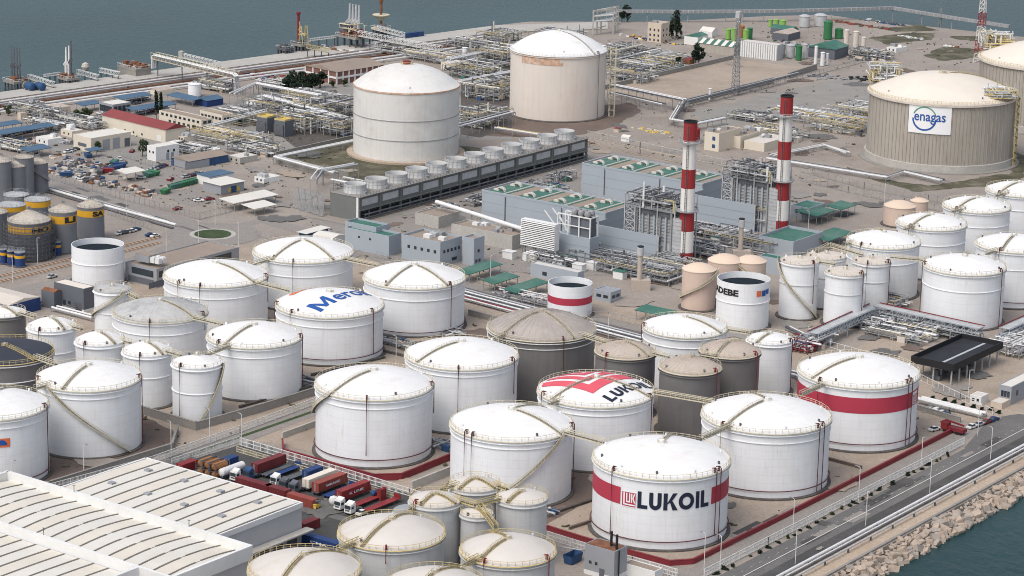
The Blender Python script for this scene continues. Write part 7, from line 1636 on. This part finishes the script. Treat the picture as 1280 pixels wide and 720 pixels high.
shed('hut', 'pink site hut behind the cooling tower end', 'hut', 773, 166, 161, 767, 777, 'tan_wall', 'red_roof', par=0, over=.3); shed('hut', 'white site tent right of the pink hut', 'hut', 786, 178, 172, 776, 791, 'white_wall', 'roof_panel', par=0, gable=.8)
# ---------------- far right: silos, halls, gallery ----------------
def far_silo(px, m, label, roof=None, rise=.3): tank('f%d%d' % (int(px[0]*10), int(px[2])), *tp(*px), label, shell=m, roof=roof or m, rise=rise, rings=(), vents=0, hub=False, rail=None, girder=False, pad=0, n=24, name='silo', cat='silo', group='silos at the far quay')
for px, m, lb_ in (((907, 914, 37, 50), 'lime_tank', 'lime green silo left of the lattice mast'), ((915, 921, 36, 52), 'lime_tank', 'second lime silo left of the mast'), ((929, 936, 38, 52), 'lime_tank', 'lime silo right of the lattice mast'), ((934, 941, 36, 50), 'green_tank', 'dark green silo right of the lime one'), ((921, 931, 33, 47), 'orange_tank', 'orange-topped silo behind the mast'), ((961, 966, 25, 34), 'lime_tank', 'small lime silo, left of three at the far quay'), ((967.5, 974, 25, 35), 'lime_tank', 'small lime silo, middle of three at the far quay'), ((975.5, 983, 26, 36), 'lime_tank', 'small lime silo, right of three at the far quay'),
   ((999, 1013, 21, 35), 'galv', 'left grey silo of the pair at the far shore'), ((1018, 1034, 20, 34), 'galv', 'right grey silo of the pair at the far shore'), ((1030, 1041, 28, 50), 'green_tank', 'tall bright green silo'), ((1044, 1054, 37, 49), 'green_tank', 'lower green silo right of the tall one'), ((983, 994, 57, 73), 'galv', 'grey silo in the row before the green hall'), ((995, 1003, 58, 76), 'green_tank', 'green silo in the row before the green hall'), ((1003.5, 1010, 56, 74), 'galv', 'narrow grey silo right of the green one'), ((975, 982, 56, 72), 'clad_grey', 'grey silo left in the row'), ((1055.5, 1062, 38, 62), 'roof_cream', 'cream tall silo, left of three'), ((1067, 1074, 40, 67), 'roof_cream', 'cream tall silo, middle of three'), ((1077, 1083, 47, 68), 'roof_cream', 'cream tall silo, right of three'), ((1018.5, 1022.5, 58, 81), 'pipe_white', 'slim white vent silo before the green hall'), ((1026, 1031.5, 66, 83), 'pipe_white', 'second slim white vent silo'), ((1033, 1036, 67, 82), 'pipe_white', 'third slim white vent silo'), ((886, 889.5, 111, 126), 'pipe_white', 'white upright cylinder at the bare field corner'), ((1115, 1117.5, 150, 151), 'pipe_white', 'x')):
    if lb_ != 'x': far_silo(px, m, lb_)
FR = 33
shed('hall', 'dark green roofed hall among the far silos', 'hall', 1043, 75, 62, 1010, 1060, 'clad_dark', 'green_roof', FR, gable=2.5, over=.5, par=0)
t, lb, la, h = shed('hall', 'pale panelled hall with vertical ribs beyond the field', 'hall', 971, 76, 57.5, 925, 978, 'galv', 'roof_beige', FR, par=.4)
for i in range(16):
    b = MB(); x_ = -lb*(i+.5)/16; b.box(x_-.4, x_+.4, -.35, 0, 0, h); b.build('rib', 'white_wall', t)
t, lb, la, h = shed('hall', 'hall with green and white striped roof beyond the field', 'hall', 917, 70, 59, 871, 928, 'concrete_wall', 'green_roof', FR, par=0, gable=2.2, over=.3)
for i in range(5):
    b = MB(); x_ = -lb*(i+.5)/5; b.add([(x_-1.2, -.35, h+.05), (x_+1.2, -.35, h+.05), (x_+1.2, la/2, h+2.32), (x_-1.2, la/2, h+2.32)], [(0, 1, 2, 3)]); b.build('roof_strip', 'roof_panel', t)
shed('white_building', 'white building with green roof left of the striped hall', 'building', 872, 57, 47, 855, 885, 'white_wall', 'green_roof', FR, gable=1.5, par=0); shed('white_building', 'white gabled building behind the striped hall', 'building', 890, 47, 40, 874, 898, 'white_wall', 'roof_panel', FR, gable=2, par=0)
shed('house', 'orange three-storey house with small windows near the jetty portal', 'house', 826, 54, 31, 809, 836, 'orange_wall' if 'orange_wall' in MATS else 'tan_wall', 'roof_tan', FR, par=.6, winL=((3, 6.5, 7.8, 1, .05, .95), (3, 3.5, 4.8, 1, .05, .95), (3, .8, 2, 1, .05, .95)), winR=((2, 6.5, 7.8, 1, .1, .9), (2, 3.5, 4.8, 1, .1, .9)), roofstuff=1)
shed('hall', 'green-roofed shed at the far quay left of the grey silos', 'hall', 990, 46, 38, 963, 998, 'clad_dark', 'green_roof', FR, gable=1.8, par=0); shed('hall', 'tan-roofed shed left of the green hall', 'hall', 985, 52, 43, 965, 1000, 'clad_dark', 'roof_tan', FR, gable=1.5, par=0); shed('hut', 'small red roofed hut by the field tree', 'hut', 862, 81, 75, 852, 868, 'rust', 'red_roof', FR, gable=.8, par=0)
heap(1070, 31, 34, 5, 120, 41, 'orange heaps at the far quay', ('box_orange', 'rust', 'gravel_and_base_shade'), 1.6, 'material_heap'); heap(1105, 29, 26, 5, 90, 42, 'blue and white bales at the far quay', ('blue_paint', 'roof_beige', 'gravel_and_base_shade'), 1.6, 'material_heap'); heap(1010, 60, 36, 18, 130, 43, 'machines and pallets between the far silos', ('white_wall', 'steel_dark', 'green_roof', 'galv'), 3, 'gear_pile'); heap(1140, 48, 16, 6, 30, 44, 'white crates on the scrubby ground', ('white_wall', 'galv'), 1.6, 'gear_pile'); heap(1065, 72, 30, 10, 90, 45, 'dark material beside the cream silos', ('steel_dark', 'tan_wall'), 2.4, 'gear_pile'); heap(1190, 58, 10, 4, 20, 46, 'parked machines on the far track', ('rust', 'white_wall'), 1.4, 'gear_pile')
# conveyor gallery over the far shore
P = [G(x_, y_, 6.5) for x_, y_ in ((758, 14), (860, 14.5), (955, 14), (1040, 12), (1116, 10), (1190, 22), (1262, 33))]
t = thing('conveyor_gallery', 'long grey conveyor gallery on posts along the far shore', 'conveyor', (P[0].x, P[0].y, 0)); o = Vector((P[0].x, P[0].y, 0)); P = [p-o for p in P]
for i, (p, q) in enumerate(zip(P, P[1:])):
    b = MB(); b.beam(p, q, 2.2, 1.8); b.build('gallery_segment', 'steel', t)
    b = MB(); n_ = (q-p).cross(UP).normalized()*1.15; k = int((q-p).length/3)
    for j in range(k): e = p+(q-p)*(j/k)+n_; b.beam(e-UP*.9, e+UP*1.0, .3)
    stuff(b.build('gallery_ribs', 'galv', t))
    k = max(1, int((q-p).length/22))
    for j in range(k):
        e = p+(q-p)*(j/k); b = MB(); b.beam(Vector((e.x, e.y-1, -4)), e-UP*.9, .4); b.beam(Vector((e.x, e.y+1, -4)), e-UP*.9, .4); b.build('trestle', 'steel', t)
shed('transfer_tower', 'white transfer tower on the conveyor gallery', 'tower', 925, 28, 14, 921, 929, 'white_wall', 'roof_panel', FR, par=.2)
# portal frames at the jetty corner
for k in range(3):
    P_, Q_ = G(741+k*5, 44-k, 0), G(766+k*3, 42-k*2, 0); t = thing('pipe_portal', 'cream pipe portal at the jetty corner, '+('front', 'middle', 'rear')[k]+' frame', 'portal', P_, 0, 'pipe portals'); d = Q_-P_; b = MB()
    for e in (Vector((0, 0, 0)), d): b.beam(e, e+UP*14, .9); b.beam(e+UP*4, e+UP*4+d*.3, .4)
    b.beam(UP*14, d+UP*14, .9); b.build('frame', 'concrete_pale', t); b = MB(); b.tube([UP*11, d+UP*11], .5, 8); b.tube([UP*8, d+UP*8], .4, 8); b.build('pipe', 'pipe_white', t)
# lattice masts
def mast(px, py, yt, w_, label, bands=False, box=True):
    p = G(px, py); H = along(p, UP, y=yt); t = thing('lattice_mast', label, 'mast', p, -GA); k = int(H/2.4)
    for part in range(6):
        b = MB(); k0, k1 = part*k//6, (part+1)*k//6
        for j in range(k0, k1):
            z0, z1 = H*j/k, H*(j+1)/k; wa, wb = w_*(1-.6*z0/H), w_*(1-.6*z1/H); cs = ((-1, -1), (1, -1), (1, 1), (-1, 1))
            for i in range(4):
                c0, c1 = cs[i], cs[(i+1) % 4]; b.beam((c0[0]*wa, c0[1]*wa, z0), (c0[0]*wb, c0[1]*wb, z1), .28); b.beam((c0[0]*wa, c0[1]*wa, z0), (c1[0]*wb, c1[1]*wb, z1), .18); b.beam((c0[0]*wb, c0[1]*wb, z1), (c1[0]*wb, c1[1]*wb, z1), .18)
        b.build('mast_section', ('chimney_white', 'chimney_red')[part % 2] if bands else 'steel', t)
    if box: b = MB(); b.box(-1.2, 1.2, -1.2, 1.2, H-1, H+2.4); b.build('antenna_box', 'galv', t)
    return t
mast(919, 119, 20, 1.6, 'grey lattice mast in front of the bare field'); mast(1224, 78, -18, 2.4, 'red and white lattice mast beside the rear concrete tank', True); mast(1175, 33, 10, .8, 'thin white twin mast on the far shore', False, False)
# ---------------- trees and bushes ----------------
def foliage(rs, n, rx, ry, rz, cz, size, cone=False, clumps=9):
    b = MB(); C = []
    for i in range(clumps):
        a = rs.uniform(0, 6.28); u = rs.uniform(.1, .75); zz = rs.uniform(-.75, .85); q = u*math.sqrt(max(.05, 1-zz*zz)) if not cone else u*(1-zz)*.5
        C.append((q*math.cos(a)*rx, q*math.sin(a)*ry, cz+zz*rz, rs.uniform(.3, .5)))
    for i in range(n):
        cx_, cy_, c_, s0 = C[rs.randrange(clumps)]; v = Vector((rs.gauss(0, 1), rs.gauss(0, 1), rs.gauss(0, 1))).normalized()*(rs.uniform(.6, 1)*s0)
        p = Vector((cx_+v.x*rx, cy_+v.y*ry, c_+v.z*rz)); n_ = Vector((rs.gauss(0, 1), rs.gauss(0, 1), rs.gauss(.5, 1))).normalized(); t_ = n_.cross(Vector((rs.random(), rs.random(), .3))).normalized(); u_ = n_.cross(t_); s = size*rs.uniform(.6, 1.3)
        b.add([p-t_*s, p+u_*s*.6, p+t_*s, p-u_*s*.6], [(0, 1, 2, 3)])
    return b
def tree(px, py, h, w_, label, m='leaf_dark', cone=False, seed=1, n=500, size=.6, name='tree', group=None):
    rs = random.Random(seed); t = thing(name, label, 'tree', G(px, py), 0, group); b = MB(); b.tube([(0, 0, 0), (.1, .05, h*.25), (0, .1, h*.55), (.05, 0, h*.85)], max(.14, w_*.05), 7); b.tube([(0, 0, h*.3), (w_*.25, .1, h*.55)], w_*.03+.05, 5); b.tube([(0, 0, h*.35), (-w_*.22, -.2, h*.6)], w_*.03+.05, 5); b.build('trunk', 'bark', t)
    foliage(rs, n, w_/2, w_/2, h*(.47 if cone else .38), h*(.52 if cone else .62), size, cone, 14 if cone else 10).build('crown', m, t); return t
for i, px in enumerate((195.5, 201.5)): tree(px, 149.5, 14-i, 3.4, 'tall dark cypress, '+('left', 'right')[i]+' of the pair by the cream office', cone=True, seed=i, n=700, size=.5, group='cypress pair')
for i, (px, py, h, w_) in enumerate(((360, 115, 8, 9), (370, 111, 9, 10), (380, 113, 9.5, 10), (390, 113, 8.5, 9), (400, 110, 8, 8), (372, 117, 6, 8), (384, 118, 6, 8))): tree(px, py, h, w_, 'dark round tree in the clump before the workshop, '+('first', 'second', 'third', 'fourth', 'fifth', 'low left', 'low right')[i]+' one', seed=10+i, n=600, size=.7, group='dark tree clump')
tree(845, 48, 16, 9, 'tall dark pine right of the orange house', cone=True, seed=31, n=900, size=.7); tree(839, 47, 11, 6, 'lower dark pine beside the tall one', cone=True, seed=32, n=500, size=.6); tree(873, 80, 11, 8, 'dark tree at the rear edge of the bare field', seed=33, n=700, size=.6); tree(869, 80, 7, 6, 'low tree left of the field-edge tree', seed=34, n=400); tree(848, 82, 5, 4, 'small tree at the field wall', seed=35, n=300); tree(784, 27, 9, 8, 'bush before the sea behind the portal', seed=36, n=500); tree(777, 28, 7, 6, 'smaller bush left of the sea bush', seed=37, n=400)
for i, (px, py, h, w_) in enumerate(((178, 196, 9, 5), (184, 194, 6, 4), (122, 190, 5, 4), (104, 149, 5, 5), (110, 148, 5, 5), (96, 147, 4, 4), (210, 152, 4, 6), (222, 155, 4, 6), (430, 108, 4, 4), (455, 100, 4, 3), (10, 145, 5, 5), (120, 178, 4, 3), (246, 162, 3, 4), (300, 157, 3, 4), (415, 110, 4, 3))): tree(px, py, h, w_, 'small tree '+('before the white building', 'right of the first small tree', 'before the cream hall', 'left of the grey block', 'touching the grey block', 'near the jetty ramp', 'under the cream office, left', 'under the cream office, right', 'at the workshop corner', 'along the workshop', 'at the left edge by the jetty', 'left of the cream hall', 'at the cream office end', 'right of the smaller cream office', 'at the workshop front')[i], 'leaf', seed=50+i, n=300, size=.45)
_o = 'first second third fourth fifth sixth seventh eighth ninth tenth eleventh twelfth thirteenth fourteenth fifteenth sixteenth seventeenth eighteenth nineteenth'.split()
def ORD(k): return _o[k-1] if k < 20 else ('twentieth' if k == 20 else 'thirtieth' if k == 30 else ('twenty-' if k < 30 else 'thirty-')+_o[k % 10-1])
q0 = G(960, 686); rs = random.Random(77); bush = foliage(rs, 260, 1.1, 1.1, .8, .7, .3).mesh('bush', 'leaf_dark'); bush2 = foliage(random.Random(78), 240, 1.2, .9, .7, .6, .28).mesh('bush', 'leaf')
for i in range(34):
    t_ = -38+i*4.3+rs.uniform(-1.2, 1.2)
    if rs.random() < .15: continue
    p = q0+DA*t_+DB*rs.uniform(-.5, .3); o = link('bush', bush if rs.random() < .65 else bush2, None, p, rs.uniform(0, 6)); o.scale = (rs.uniform(.5, 1.2), rs.uniform(.4, .9), rs.uniform(.4, .95)); NB = globals().get('NB', 0)+1; tag(o, ORD(NB)+' small bush, counted from the bottom, along the sea road fence', 'bush', 'bushes along the sea road fence')
for i in range(8): o = link('bush', bush, None, G(1165+i*12+rs.uniform(-4, 4), 500+i*2.4+rs.uniform(-2, 2)), 0); o.scale = (.9, .9, .9); tag(o, ORD(i+1)+' small bush from the left along the loading bay fence', 'bush', 'bushes by the loading bay fence')
heap(1165, 515, 10, 5, 40, 71, 'blue crane gear lying right of the plain-banded tank', ('blue_paint', 'white_wall', 'steel'), 1.2, 'gear_pile')

# ---------------- loose debris and weeds on the yards ----------------
def debris(name, px, n, m, seed, label, lo=.15, hi=.5, cat='debris', h=.5):
    rs = random.Random(seed); b = MB(); xs = [p[0] for p in px]; ys = [p[1] for p in px]; k = 0
    def inside(x, y):
        c = False
        for (x0, y0), (x1, y1) in zip(px, px[1:]+px[:1]):
            if (y0 > y) != (y1 > y) and x < (x1-x0)*(y-y0)/(y1-y0)+x0: c = not c
        return c
    while k < n:
        x, y = rs.uniform(min(xs), max(xs)), rs.uniform(min(ys), max(ys))
        if not inside(x, y): continue
        for j in range(rs.choice((1, 1, 2, 4))):
            p = G(x+rs.gauss(0, 1.5), y+rs.gauss(0, .6), .1); s = rs.uniform(lo, hi); a = rs.uniform(0, 3.14); d = Vector((math.cos(a), math.sin(a), 0))
            b.beam(p+UP*s*.4, p+UP*s*.4+d*s*rs.uniform(1, 4), s, s*.8); k += 1
    tag(b.build(name, m), label, cat, None, 'stuff')
YD = [(60, 185), (330, 130), (440, 120), (440, 200), (330, 260), (200, 260), (90, 220)]
PL = [(380, 275), (450, 290), (735, 185), (1000, 245), (960, 335), (840, 350), (640, 345), (430, 325)]
FA = [(740, 180), (800, 130), (1080, 90), (1090, 200), (1000, 240)]
TY = [(62, 600), (190, 560), (350, 540), (640, 640), (830, 700), (960, 650), (1180, 535), (900, 420), (500, 400), (260, 440), (60, 520)]
FQ = [(760, 50), (960, 25), (1220, 45), (1220, 90), (1080, 90), (900, 68), (780, 100)]
for i, (pg, nn) in enumerate(((YD, 900), (PL, 900), (FA, 500), (TY, 500), (FQ, 700))):
    nm = ('upper-left yards', 'power plant yard', 'earth before the bare field', 'tank yard floor', 'far quay')[i]
    debris('debris', pg, nn//2, 'gravel_and_base_shade', 100+i, 'dark loose bits scattered over the '+nm, .08, .22); debris('debris', pg, nn//3, 'concrete_pale', 200+i, 'pale loose bits scattered over the '+nm, .1, .28)
    debris('weeds', pg, nn//2, 'scrub', 300+i, 'dry weeds scattered over the '+nm, .2, .5, 'weeds')
# ---------------- closing ----------------
